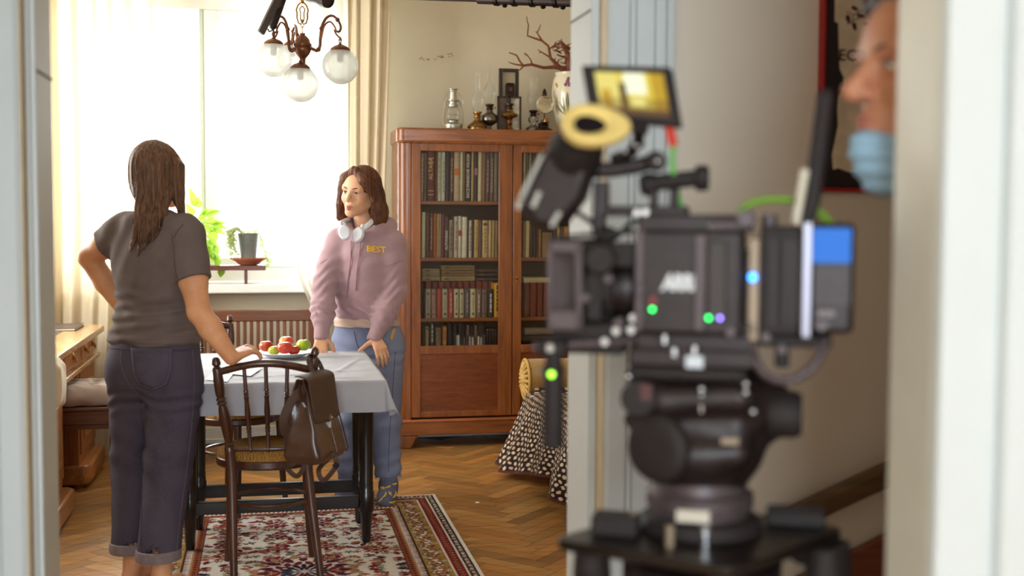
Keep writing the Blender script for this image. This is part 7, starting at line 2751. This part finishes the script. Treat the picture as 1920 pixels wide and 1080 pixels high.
# dark clothes
S = SDF(.008)
S.cone(Mb(-.13, 0, zs_ - .01), Mb(.12, 0, zs_ - .01), .062, k=.04)
S.cone(Mb(0, 0, zs_ - .06), Mb(0, -.02, .90), .135, .135, .05, flat=(Mb.r, 1.1))
for s in (-1, 1):
    S.chain([Mb(s * .13, 0, zs_), Mb(s * .15, -.06, zs_ - .30), Mb(s * .132, -.025, zs_ - .52)], [.066, .058, .045], .03)
S.warp(lambda p: .004 * np.sin(p[..., 2] * 50 + 12 * p[..., 0]))
sdf_build(S, 'sweater', mat('dark_sweater', (40, 40, 46), .95, var=.1, bump=.3, bs=300), man)
S = SDF(.008)
for s in (-1, 1): S.chain([Mb(s * .08, -.03, .90), Mb(s * .085, -.02, .50), Mb(s * .085, -.03, .10)], [.105, .078, .066], .03)
S.plane(Mb(0, 0, .075), (0, 0, -1), *bx2(Mb, .36, 0, .11))
sdf_build(S, 'trousers', mat('dark_trousers', (44, 44, 54), .9, var=.1), man)
# ================================================================== THE FILM CAMERA AND ITS SUPPORT
M_k1 = mat('camera_black', (40, 30, 30), .42, .35, var=.25, vs=40)
M_k2 = mat('camera_black_matte', (30, 22, 22), .7, .0, var=.2, vs=40)
M_k3 = mat('camera_grey', (84, 72, 75), .45, .3, var=.15, vs=40)
M_bright = mat('bare_aluminium', (196, 198, 204), .25, 1.0, var=.08)
M_beige = mat('beige_metal', (150, 132, 112), .5, .3, var=.1)
EX = V(math.cos(R_(-25)), math.sin(R_(-25)), 0)
EN = V(-EX.y, EX.x, 0)                      # away from the photographer
R0 = P(1300, 550, D=1.80)
RM3 = Matrix((EX, EN, V(0, 0, 1))).transposed()


def rp(px, py, d=0.0):
    r = ray(px, py)
    t = ((R0 - O_).dot(EN) + d) / r.dot(EN)
    return O_ + r * t


def rbox(b, x0, y0, x1, y1, d0, d1, rot=0.0, mi=0, taper=1.0):
    """box whose face nearest the photographer covers these pixels; depth from d0 to d1"""
    a, c = rp(x0, (y0 + y1) / 2, d0), rp(x1, (y0 + y1) / 2, d0)
    t_, q = rp((x0 + x1) / 2, y0, d0), rp((x0 + x1) / 2, y1, d0)
    m = (a + c) / 2
    m.z = (t_.z + q.z) / 2
    rm = RM3 @ Matrix.Rotation(rot, 3, 'Y') if rot else RM3
    b.box(m + EN * ((d1 - d0) / 2), ((c - a).length, d1 - d0, t_.z - q.z), rm, mi, taper)
    return b


def knob(b, px, py, d, r, L=.012, ax=None, n=18):
    c = rp(px, py, d)
    b.lathe([(r * .9, 0), (r, .002), (r, L * .8), (r * .85, L)], c, ax if ax is not None else -EN, n)
    return b


cam_t = thing('film_camera', 'black cinema camera with matte box, monitor and battery pointing left into the dining room', 'film camera', rp(1300, 640, 0))
T = cam_t
# body
bd = rbox(MB(), 1196, 432, 1392, 628, -.070, .075).build('camera_body', M_k1, T, bevel=.006)
b = MB()
rbox(b, 1302, 440, 1322, 622, -.078, -.068)
rbox(b, 1190, 430, 1206, 620, -.074, -.066)
b.build('side_trim', M_k3, bd, bevel=.002)
b = rbox(MB(), 1326, 450, 1362, 600, -.076, -.068)
b.build('side_door', mat('warm_black', (52, 42, 38), .5, .1, var=.2), bd, bevel=.003)
for i, (x, y, c, s) in enumerate(((1223, 580, (30, 220, 90), 6.5), (1329, 596, (30, 220, 90), 7), (1350, 596, (130, 110, 230), 6.5))):
    MB().ell(rp(x, y, -.0745), s * .6 / 1222, n=10, m=8).build('status_light', mat('indicator_' + ('green', 'green_bright', 'violet')[i], c, .4, var=0, emit=c, es=7.0), bd)
rbox(MB(), 1218, 556, 1230, 572, -.0725, -.069).build('record_mark', mat('red_mark', (130, 26, 34), .5, var=0), bd)
c = rp(1272, 531, -.0715)
text_mesh('ARRI', .031, 'logo', mat('logo_white', (214, 216, 220), .5, var=0), bd, c, EX, (0, 0, 1), .0015, bold=.0022, shear=.25, sx=.72)
# lens, follow-focus ring, matte box
lc0, lc1 = rp(1196, 540, 0), rp(1085, 540, 0)
ax = (lc1 - lc0).normalized()
LL = (lc1 - lc0).length
ln = MB().lathe([(.047, 0), (.050, .006), (.050, .020), (.046, .022), (.046, .030), (.052, .032), (.052, .046), (.047, .048), (.047, LL * .72), (.052, LL * .74), (.052, LL), (.044, LL), (.040, LL - .02), (.001, LL - .024)], lc0, ax, 32).build('lens', M_k1, T)
b = MB()
for k in range(40):
    a = k / 40 * 6.283
    b.box(lc0 + ax * .039 + (EN * math.cos(a) + V(0, 0, math.sin(a))) * .0525, (.012, .004, .004), RM3 @ Matrix.Rotation(-a, 3, 'X'))
b.build('focus_gear', M_k2, ln)
b = MB()
knob(b, 1130, 485, -.06, .024, .03).ell(rp(1134, 446, -.02), .016)
rbox(b, 1128, 452, 1140, 560, -.066, -.055)
rbox(b, 1100, 470, 1128, 600, -.062, -.02)
rbox(b, 1142, 455, 1188, 500, -.066, -.03)
b.build('focus_motor', M_k2, T, bevel=.003)
for x, y, d in ((1200, 594, -.076), (1160, 606, -.062), (1098, 558, -.07), (1141, 522, -.067), (1200, 543, -.076)): knob(MB(), x, y, d, .008, .006).build('focus_knob', M_k3, T)
# matte box: hollow frame with side flag and top flag
b = MB()
x0, x1, y0, y1 = 1026, 1092, 450, 622
rbox(b, x0, y0, x1, y0 + 10, -.075, .085)
rbox(b, x0, y1 - 10, x1, y1, -.075, .085)
rbox(b, x0, y0, x0 + 10, y1, -.075, -.069)
rbox(b, 1078, y0, x1, y1, -.075, -.069)
rbox(b, x0, y0, x1, y0 + 24, -.075, -.069)
rbox(b, x0, y1 - 40, x1, y1, -.075, -.069)
rbox(b, x0, y0, x1, y1, .079, .085)
rbox(b, 1084, y0, x1, y1, -.06, .08)
mbx = b.build('matte_box', M_k3, T, bevel=.003)
b = MB()
q = [rp(1024, 448, -.075), rp(1024, 448, .09), rp(1190, 432, .085), rp(1184, 440, -.07)]
b.prism(q, (0, 0, .004))
b.build('top_flag', M_k2, mbx)
b = rbox(MB(), 1030, 640, 1168, 664, -.03, .03)
rbox(b, 1034, 606, 1180, 636, -.05, .05)
b.build('rod_bracket', M_k2, T, bevel=.004)
for d in (-.035, .035): MB().cyl(rp(1000, 652, d), rp(1215, 634, d), .0085, n=14).build('support_rod', M_k3, T)
for x, y in ((1135, 640), (1156, 620), (1033, 652), (1188, 596), (1184, 618)): knob(MB(), x, y, -.058, .007, .007).build('bracket_screw', M_bright, T)
# hanging grip with a lime light
b = MB().lathe([(.015, 0), (.0165, .006), (.0165, .10), (.015, .108), (.017, .112), (.017, .125), (.013, .130), (.013, .145)], rp(1037, 838, -.05), (0, 0, 1), 20)
b.tube([rp(1037, 700, -.05), rp(1036, 670, -.04), rp(1040, 652, -.02)], .012, 12)
hg = b.build('hanging_grip', M_k2, T)
rbox(MB(), 1005, 640, 1062, 668, -.06, .0).build('grip_clamp', M_k2, hg, bevel=.006)
MB().ell(rp(1034, 702, -.066), .0052, n=12, m=8).build('status_light', mat('indicator_lime', (150, 230, 60), .4, var=0, emit=(150, 230, 60), es=3.5), hg)
MB().ell(rp(1012, 696, -.055), .0055, n=12, m=8).build('grip_button', M_beige, hg)
# top plate, handle
b = rbox(MB(), 1196, 402, 1402, 436, -.05, .05)
rbox(b, 1120, 386, 1290, 406, -.02, .02)
rbox(b, 1216, 352, 1232, 404, -.012, .012)
rbox(b, 1254, 352, 1272, 404, -.012, .012)
b.build('top_bracket', M_k1, T, bevel=.004)
b = MB().cyl(rp(1200, 346, 0), rp(1325, 332, 0), .013, n=18)
b.lathe([(.018, 0), (.020, .004), (.020, .016), (.018, .02)], rp(1304, 334, 0), EX, 18).lathe([(.016, 0), (.018, .004), (.018, .016), (.016, .02)], rp(1204, 346, 0), EX, 18)
b.build('top_handle', M_k2, T)
for x, y, r in ((1195, 399, 8), (1211, 398, 8), (1334, 424, 7)): knob(MB(), x, y, -.052, r / 1222 * .9, .005).build('handle_screw', M_bright, T)
b = MB().cyl(rp(1330, 425, -.05), rp(1385, 424, -.05), .011, n=16)
knob(b, 1400, 410, -.03, .014, .03)
b.cyl(rp(1398, 436, -.02), rp(1398, 404, -.02), .012, n=14).cyl(rp(1443, 436, -.02), rp(1443, 402, -.02), .012, n=14)
b.build('cable_connectors', M_k3, T)
# viewfinder with chamois eyecup
b = MB()
vf = [rp(1020, 283, -.09), rp(1065, 262, -.09), rp(1112, 290, -.09), rp(1088, 372, -.09), rp(1046, 428, -.09), rp(1004, 424, -.09), rp(974, 384, -.09)]
b.prism(vf, EN * .075)
vfo = b.build('viewfinder', M_k1, T, bevel=.010, seg=3)
for p0, p1, r in (((1018, 290), (976, 372), .0075), ((974, 376), (972, 392), .008), ((1012, 360), (1000, 388), .010), ((1050, 398), (1034, 424), .010)):
    MB().tube([rp(*p0, -.092), rp(*p1, -.092)], r, 10, flat=.35).build('pale_trim', mat('pale_trim_plastic', (222, 224, 216), .35, var=.05), vfo)
MB().lathe([(.040, 0), (.044, .02), (.034, .05), (.028, .07)], rp(1070, 300, -.05), (rp(1118, 232, -.12) - rp(1070, 300, -.05)).normalized(), 24).build('eyepiece_tube', M_k2, vfo)
ec = rp(1111, 235, -.13)
en = (-EN * .72 + V(0, 0, .62) + EX * .20).normalized()
eu = (EX * .98 + V(0, 0, .10)).normalized()
eu = (eu - en * eu.dot(en)).normalized()
ev = en.cross(eu)
rx_, ry_ = 66 / 1300, 50 / 1300


def ring(s, h, n=44): return [ec - eu * (rx_ * .22 * (1 - s)) + eu * (rx_ * s * math.cos(a) * (1 + .10 * math.cos(a))) + ev * (ry_ * s * math.sin(a) * (1 - .10 * math.cos(a))) + en * h for a in np.linspace(0, 6.283, n + 1)[:-1]]


pr = [(.80, -.016), (.96, -.008), (1.0, .0), (.98, .005), (.80, .008), (.60, .005), (.47, .001), (.44, -.003)]
vs = [p for s, h in pr for p in ring(s, h)]
fs = [(i * 44 + k, i * 44 + (k + 1) % 44, (i + 1) * 44 + (k + 1) % 44, (i + 1) * 44 + k) for i in range(len(pr) - 1) for k in range(44)]
MB().add(vs, fs).build('chamois_eyecup', mat('yellow_chamois', (232, 204, 124), .9, var=.06, vs=30, bump=.3, bs=200), vfo)
hc_ = ec - eu * (4 / 1300)
vs = ring(.46, .0015)
MB().add(vs, [tuple(range(44))]).build('eyepiece_lens', mat('eyepiece_black', (22, 16, 24), .2, var=0), vfo)
b = MB().cyl(rp(1126, 345, -.01), rp(1122, 445, -.01), .011, n=12)
rbox(b, 1112, 340, 1138, 400, -.02, .01)
b.tube([rp(1110, 320, -.04), rp(1150, 318, -.03), rp(1190, 312, -.02), rp(1230, 302, -.01)], .012, 12)
b.tube([rp(1150, 300, -.04), rp(1185, 285, -.02), rp(1196, 262, .0)], .009, 10)
b.build('viewfinder_arm', M_k1, T)
b = MB()
b.lathe([(.012, 0), (.016, .003), (.016, .015), (.012, .018), (.006, .018), (.006, .0)], rp(1231, 303, -.02), -EN, 20)
knob(b, 1230, 303, -.03, .006, .004)
b.build('arm_clamp', M_k1, T)
for x, y, r in ((1232, 303, 7), (1194, 274, 7), (1172, 284, 6)): MB().ell(rp(x, y, -.045), r / 1222 * .8, n=10, m=8).build('arm_screw', M_bright, T)
b = MB().tube(smooth_pts([rp(1072, 392, -.03), rp(1096, 408, -.02), rp(1122, 424, .0), rp(1150, 432, .02)], 5), .004, 8)
b.tube(smooth_pts([rp(1120, 430, -.02), rp(1150, 448, .0), rp(1180, 420, .02), rp(1206, 412, .02)], 5), .004, 8)
b.build('viewfinder_cable', M_k2, T)
# on-board monitor
mq = [rp(1090, 121, -.02), rp(1258, 125, -.03), rp(1276, 236, -.045), rp(1102, 194, -.03)]
mu = (mq[1] - mq[0]).normalized()
mn = mu.cross(mq[3] - mq[0]).normalized()
if mn.dot(EN) < 0: mn = -mn
q = [rp(1089, 121, -.02), rp(1258, 125, -.02), rp(1277, 237, -.05), rp(1106, 222, -.05)]
mo = MB().prism(q, mn * .022).build('monitor', M_k2, T, bevel=.004)


def bil(u, v): return (q[0] * (1 - u) + q[1] * u) * (1 - v) + (q[3] * (1 - u) + q[2] * u) * v


nu_, nv_ = 48, 30
sv, sc = [], []
rs = np.random.default_rng(2)
for j in range(nv_ + 1):
    for i in range(nu_ + 1):
        u, v = i / nu_, j / nv_
        sv.append(bil(.14 + .76 * u, .13 + .74 * v) - mn * .0012)
        c = np.array(srgb(206, 186, 70))
        if u < .33: c = np.array(srgb(214, 200, 110)) if not (.06 < u < .2 and v > .42) else np.array(srgb(186, 146, 44))
        if .40 < u < .72 and v < .52: c = np.array(srgb(238, 238, 206))
        if .33 < u < .43 and v > .25: c = np.array(srgb(70, 54, 26))
        if u > .80: c = np.array(srgb(176, 142, 34))
        if v > .62: c = c * .5 + np.array(srgb(120, 84, 40)) * .35
        if .46 < u < .68 and .62 < v < .80: c = np.array(srgb(214, 206, 130))
        if v > .84: c = np.array(srgb(92, 66, 40))
        sc.append(c)
b = MB().add(sv, [(j * (nu_ + 1) + i, j * (nu_ + 1) + i + 1, (j + 1) * (nu_ + 1) + i + 1, (j + 1) * (nu_ + 1) + i) for j in range(nv_) for i in range(nu_)])
ms = N('monitor_picture')
a_ = ms.n('ShaderNodeVertexColor', layer_name='col')
ms.set(Base_Color=(0, 0, 0), Emission_Color=a_.outputs[0], Emission_Strength=1.0, Roughness=.3)
b.build('screen', ms.m, mo, cols=np.array(sc), smooth=False)
b = MB().tube([bil(.55, 1.0) + mn * .01, rp(1196, 256, -.02), rp(1196, 276, -.01)], .010, 12)
rbox(b, 1180, 226, 1212, 250, -.04, -.01)
b.build('monitor_mount', M_k1, mo, bevel=.003)
b = MB().tube([rp(1254, 236, -.03), rp(1262, 272, -.02)], .0075, 10)
b.build('red_plug', mat('red_plastic', (214, 64, 50), .5, var=0), T)
b = MB().tube(smooth_pts([rp(1262, 272, -.02), rp(1261, 310, -.01), rp(1268, 350, .0), rp(1277, 392, .01)], 5), .0045, 8)
b.build('green_cable', mat('pale_green_cable', (110, 186, 90), .5, var=0), T)
b = MB().tube(smooth_pts([rp(1386, 400, -.03), rp(1404, 383, -.03), rp(1446, 374, -.03), rp(1496, 378, -.03), rp(1530, 394, -.03), rp(1556, 416, -.02)], 5), .0052, 8)
b.build('green_cable', mat('green_cable_plastic', (112, 158, 40), .5, var=0), T)
# rear: beige bracket, black transmitter, bright rail, battery with blue display
b = rbox(MB(), 1402, 446, 1424, 640, -.06, .05)
b.build('rear_bracket', M_beige, T, bevel=.003)
b = rbox(MB(), 1392, 470, 1406, 612, -.05, .05)
rbox(b, 1380, 600, 1420, 632, -.06, .05)
b.build('rear_spacer', M_k2, T, bevel=.003)
MB().ell(rp(1411, 520, -.064), .0055, n=12, m=8).build('status_light', mat('indicator_blue', (40, 130, 255), .4, var=0, emit=(40, 130, 255), es=7.0), T)
tm = rbox(MB(), 1424, 424, 1502, 630, -.065, .06).build('transmitter', M_k2, T, bevel=.005)
for x in (1446, 1472, 1486): rbox(MB(), x, 450, x + 6, 610, -.068, -.064).build('cooling_rib', M_k1, tm)
rbox(MB(), 1504, 416, 1522, 634, -.085, -.055).build('bright_rail', mat('cool_aluminium', (150, 148, 162), .35, .7, var=.05), T, bevel=.002)
ba = rbox(MB(), 1518, 418, 1602, 626, -.072, .045).build('battery', M_k1, T, bevel=.008)
rbox(MB(), 1523, 428, 1596, 493, -.0735, -.071).build('blue_display', mat('display_blue', (8, 40, 90), .6, var=0, emit=(14, 118, 222), es=.7), ba)
for x0, y0, x1, y1 in ((1533, 582, 1566, 594), (1530, 604, 1552, 616)): rbox(MB(), x0, y0, x1, y1, -.0735, -.071).build('label_print', mat('label_grey', (118, 108, 110), .5, var=.4, vs=150), ba)
rbox(MB(), 1526, 500, 1594, 572, -.0728, -.071).build('label_panel', mat('label_dark', (58, 48, 50), .5, var=.2, vs=80), ba)
MB().cyl(rp(1540, 612, -.072), rp(1540, 612, -.076), .007, n=16).build('release_button', M_k3, ba)
# antenna
b = MB().tube([rp(1512, 420, -.05), rp(1522, 380, -.05), rp(1547, 182, -.02)], [.010, .013, .0125], 14)
b.ell(rp(1547, 182, -.02), .0125)
an = b.build('antenna', M_k2, T)
MB().tube([rp(1492, 420, -.06), rp(1510, 318, -.055)], .0065, 10).build('antenna_rod', mat('pale_plastic', (206, 198, 178), .4, var=.05), an)
# cable loop below the battery
b = MB().tube(smooth_pts([rp(1412, 640, -.05), rp(1414, 668, -.06), rp(1434, 702, -.07), rp(1476, 714, -.075), rp(1518, 694, -.07), rp(1542, 660, -.06), rp(1546, 636, -.05)], 6), .0072, 10)
b.build('cable_loop', M_k3, T)
b = rbox(MB(), 1422, 630, 1560, 652, -.05, .03)
rbox(b, 1452, 650, 1480, 690, -.03, .02)
b.build('battery_bracket', M_k2, T, bevel=.003)
for x, y, d in ((1466, 655, -.055), (1436, 632, -.06), (1370, 622, -.075), (1540, 652, -.05)): knob(MB(), x, y, d, .008, .006).build('bracket_knob', M_k3, T)
# base of the camera
b = rbox(MB(), 1190, 626, 1410, 662, -.06, .06)
rbox(b, 1178, 656, 1416, 690, -.07, .07)
b.build('dovetail_plate', M_k1, T, bevel=.004)
rbox(MB(), 1286, 668, 1318, 690, -.074, -.069).build('plate_label', mat('white_label', (206, 214, 222), .4, var=0), T)
for x, y in ((1302, 656), (1264, 660), (1246, 636)): MB().cyl(rp(x, y - 8, -.072), rp(x, y + 8, -.072), .006, n=12).build('lock_lever', M_bright, T)

# ---- fluid head
hd = thing('fluid_head', 'black fluid head with drag knobs carrying the film camera', 'tripod head', rp(1310, 980, 0))
b = rbox(MB(), 1176, 690, 1400, 716, -.08, .08)
b.build('mounting_plate', M_k2, hd, bevel=.008)
S = SDF(.005)
cA = rp(1310, 800, .0)
S.cone(rp(1262, 838, .0), rp(1372, 838, .0), .050, k=.01)
S.cone(rp(1262, 800, -.03), rp(1376, 800, -.03), .034, k=.01)
S.cone(rp(1290, 770, -.02), rp(1390, 770, -.02), .034, k=.01)
S.cone(rp(1330, 750, .03), rp(1330, 860, .03), .05, k=.01)
S.cone(rp(1245, 750, -.05), rp(1385, 745, -.05), .026, k=.015)
S.cone(rp(1262, 850, -.06), rp(1380, 848, -.05), .024, k=.012)
S.cone(rp(1320, 740, .0) - EX * .06, rp(1320, 740, .0) + EX * .065, .045, k=.03)
S.cone(rp(1312, 870, .0), rp(1312, 900, .0), .072, .068, .03)
S.cone(rp(1200, 708, -.04), rp(1240, 760, -.03), .018, .03, .03)
S.cone(rp(1180, 786, -.04), rp(1230, 812, -.03), .010, .03, .02)
S.cone(rp(1400, 760, .02), rp(1440, 770, .02), .045, .045, .03)
b_, o = sdf_build(S, 'head_body', M_k1, hd)
b = MB()
b.lathe([(.046, 0), (.050, .004), (.050, .02), (.042, .026), (.03, .028), (.001, .028)], rp(1243, 838, -.07), (-EN * .9 - EX * .42).normalized(), 28)
b.build('drag_knob', M_k2, hd)
MB().lathe([(.034, 0), (.036, .004), (.036, .04), (.030, .05), (.001, .05)], rp(1440, 775, -.01), EX, 24).build('drag_knob', M_k2, hd)
MB().lathe([(.022, 0), (.026, .004), (.026, .03), (.001, .032)], rp(1200, 742, -.05), -EN, 20).build('drag_knob', M_k2, hd)
rbox(MB(), 1352, 822, 1385, 834, -.090, -.083).build('scale_print', M_beige, hd)
b = rbox(MB(), 1200, 720, 1222, 752, -.085, -.08)
b.build('red_mark', mat('dull_red', (72, 30, 28), .5, var=.1), hd)
rbox(MB(), 1311, 730, 1319, 776, -.075, -.06).build('chrome_lever', M_bright, hd, bevel=.002)
for x, y in ((1315, 730), (1398, 720), (1398, 736), (1412, 772), (1220, 888), (1178, 706)): MB().ell(rp(x, y, -.08), .006, n=10, m=8).build('chrome_screw', M_bright, hd)
c = rp(1312, 925, 0)
MB().lathe([(.058, -.070), (.074, -.066), (.080, -.050), (.080, -.040), (.074, -.036), (.074, -.020), (.082, -.016), (.082, .004), (.072, .010), (.068, .03)], c, (0, 0, 1), 36).build('bowl_base', M_k3, hd)
rbox(MB(), 1268, 958, 1330, 980, -.086, -.080).build('paper_label', mat('cream_label', (206, 198, 182), .6, var=.03), hd)
b = MB().cyl(rp(1322, 1040, -.085), rp(1322, 985, -.085), .011, n=16)
b.build('bright_stud', M_bright, hd)

# ---- turntable board and wheeled stand
PZt = .905
pl = [P(1028, 1010, z=PZt), P(1340, 1072, z=PZt), P(1592, 988, z=PZt), P(1262, 944, z=PZt)]
pl[1] = pl[0] + pl[2] - pl[3] if (pl[0] + pl[2] - pl[3]).y > 1.2 else pl[1]
ctr = sum(pl, V(0, 0, 0)) / 4
dt = thing('camera_dolly', 'black square camera platform on a wheeled stand under the fluid head', 'dolly', (ctr.x, ctr.y, 0))
rnd = []
for i in range(4):
    a, c, e = pl[i - 1], pl[i], pl[(i + 1) % 4]
    u1, u2 = (a - c).normalized(), (e - c).normalized()
    rnd += [c + u1 * .03, c + (u1 + u2) * .009, c + u2 * .03]
MB().prism([p - V(0, 0, .016) for p in rnd], (0, 0, .016)).build('platform', mat('platform_black', (36, 28, 24), .3, .4, var=.3, vs=15), dt, bevel=.003)
MB().lathe([(.095, 0), (.098, .004), (.090, .02), (.080, .024)], (rp(1312, 985, 0).x, rp(1312, 985, 0).y, PZt), (0, 0, 1), 36).build('bowl_adapter', M_k2, dt)
for px, py in ((1188, 975), (1256, 1000)):
    q0 = P(px, py, z=PZt + .02)
    MB().cyl((q0.x, q0.y, PZt), (q0.x, q0.y, PZt + .032), .0065, n=12).build('bolt', M_beige, dt)
q0 = P(1492, 968, z=PZt + .012)
MB().box((q0.x, q0.y, PZt + .012), (.09, .05, .024), RM3).build('levelling_block', M_k2, dt, bevel=.004)
q0 = P(1155, 985, z=PZt + .012)
MB().box((q0.x, q0.y, PZt + .015), (.07, .05, .03), RM3).build('levelling_block', M_k2, dt, bevel=.004)
bx_ = ctr
MB().cyl((bx_.x, bx_.y, .18), (bx_.x, bx_.y, PZt - .016), .055, n=28).build('column', M_k1, dt)
MB().lathe([(.10, 0), (.12, .01), (.12, .05), (.07, .07)], (bx_.x, bx_.y, PZt - .09), (0, 0, 1), 32).build('turntable', M_k1, dt)
for k, p in enumerate(pl):
    q = ctr + (p - ctr) * .80
    MB().bar((bx_.x, bx_.y, .17), (q.x, q.y, .12), .05, .05).build('outrigger', M_k1, dt, bevel=.006)
    dirn = (p - ctr).normalized()
    side = V(-dirn.y, dirn.x, 0)
    MB().lathe([(.055, -.02), (.062, -.016), (.062, .016), (.055, .02)], (q.x, q.y, .0625), side, 24).build('wheel', M_k2, dt)
    q2 = ctr + (p - ctr) * .72
    MB().lathe([(.022, 0), (.026, .004), (.026, .03), (.02, .034)], (q2.x, q2.y, PZt - .052), (0, 0, 1), 16).build('roller', M_k2, dt)
for px, py in ((1560, 1050), (1110, 1045), (1545, 1062)):
    q0 = P(px, py, z=PZt - .045)
    MB().tube([(q0.x, q0.y, PZt - .016), (q0.x, q0.y, PZt - .075)], [.026, .03], 16).build('roller', M_k2, dt)
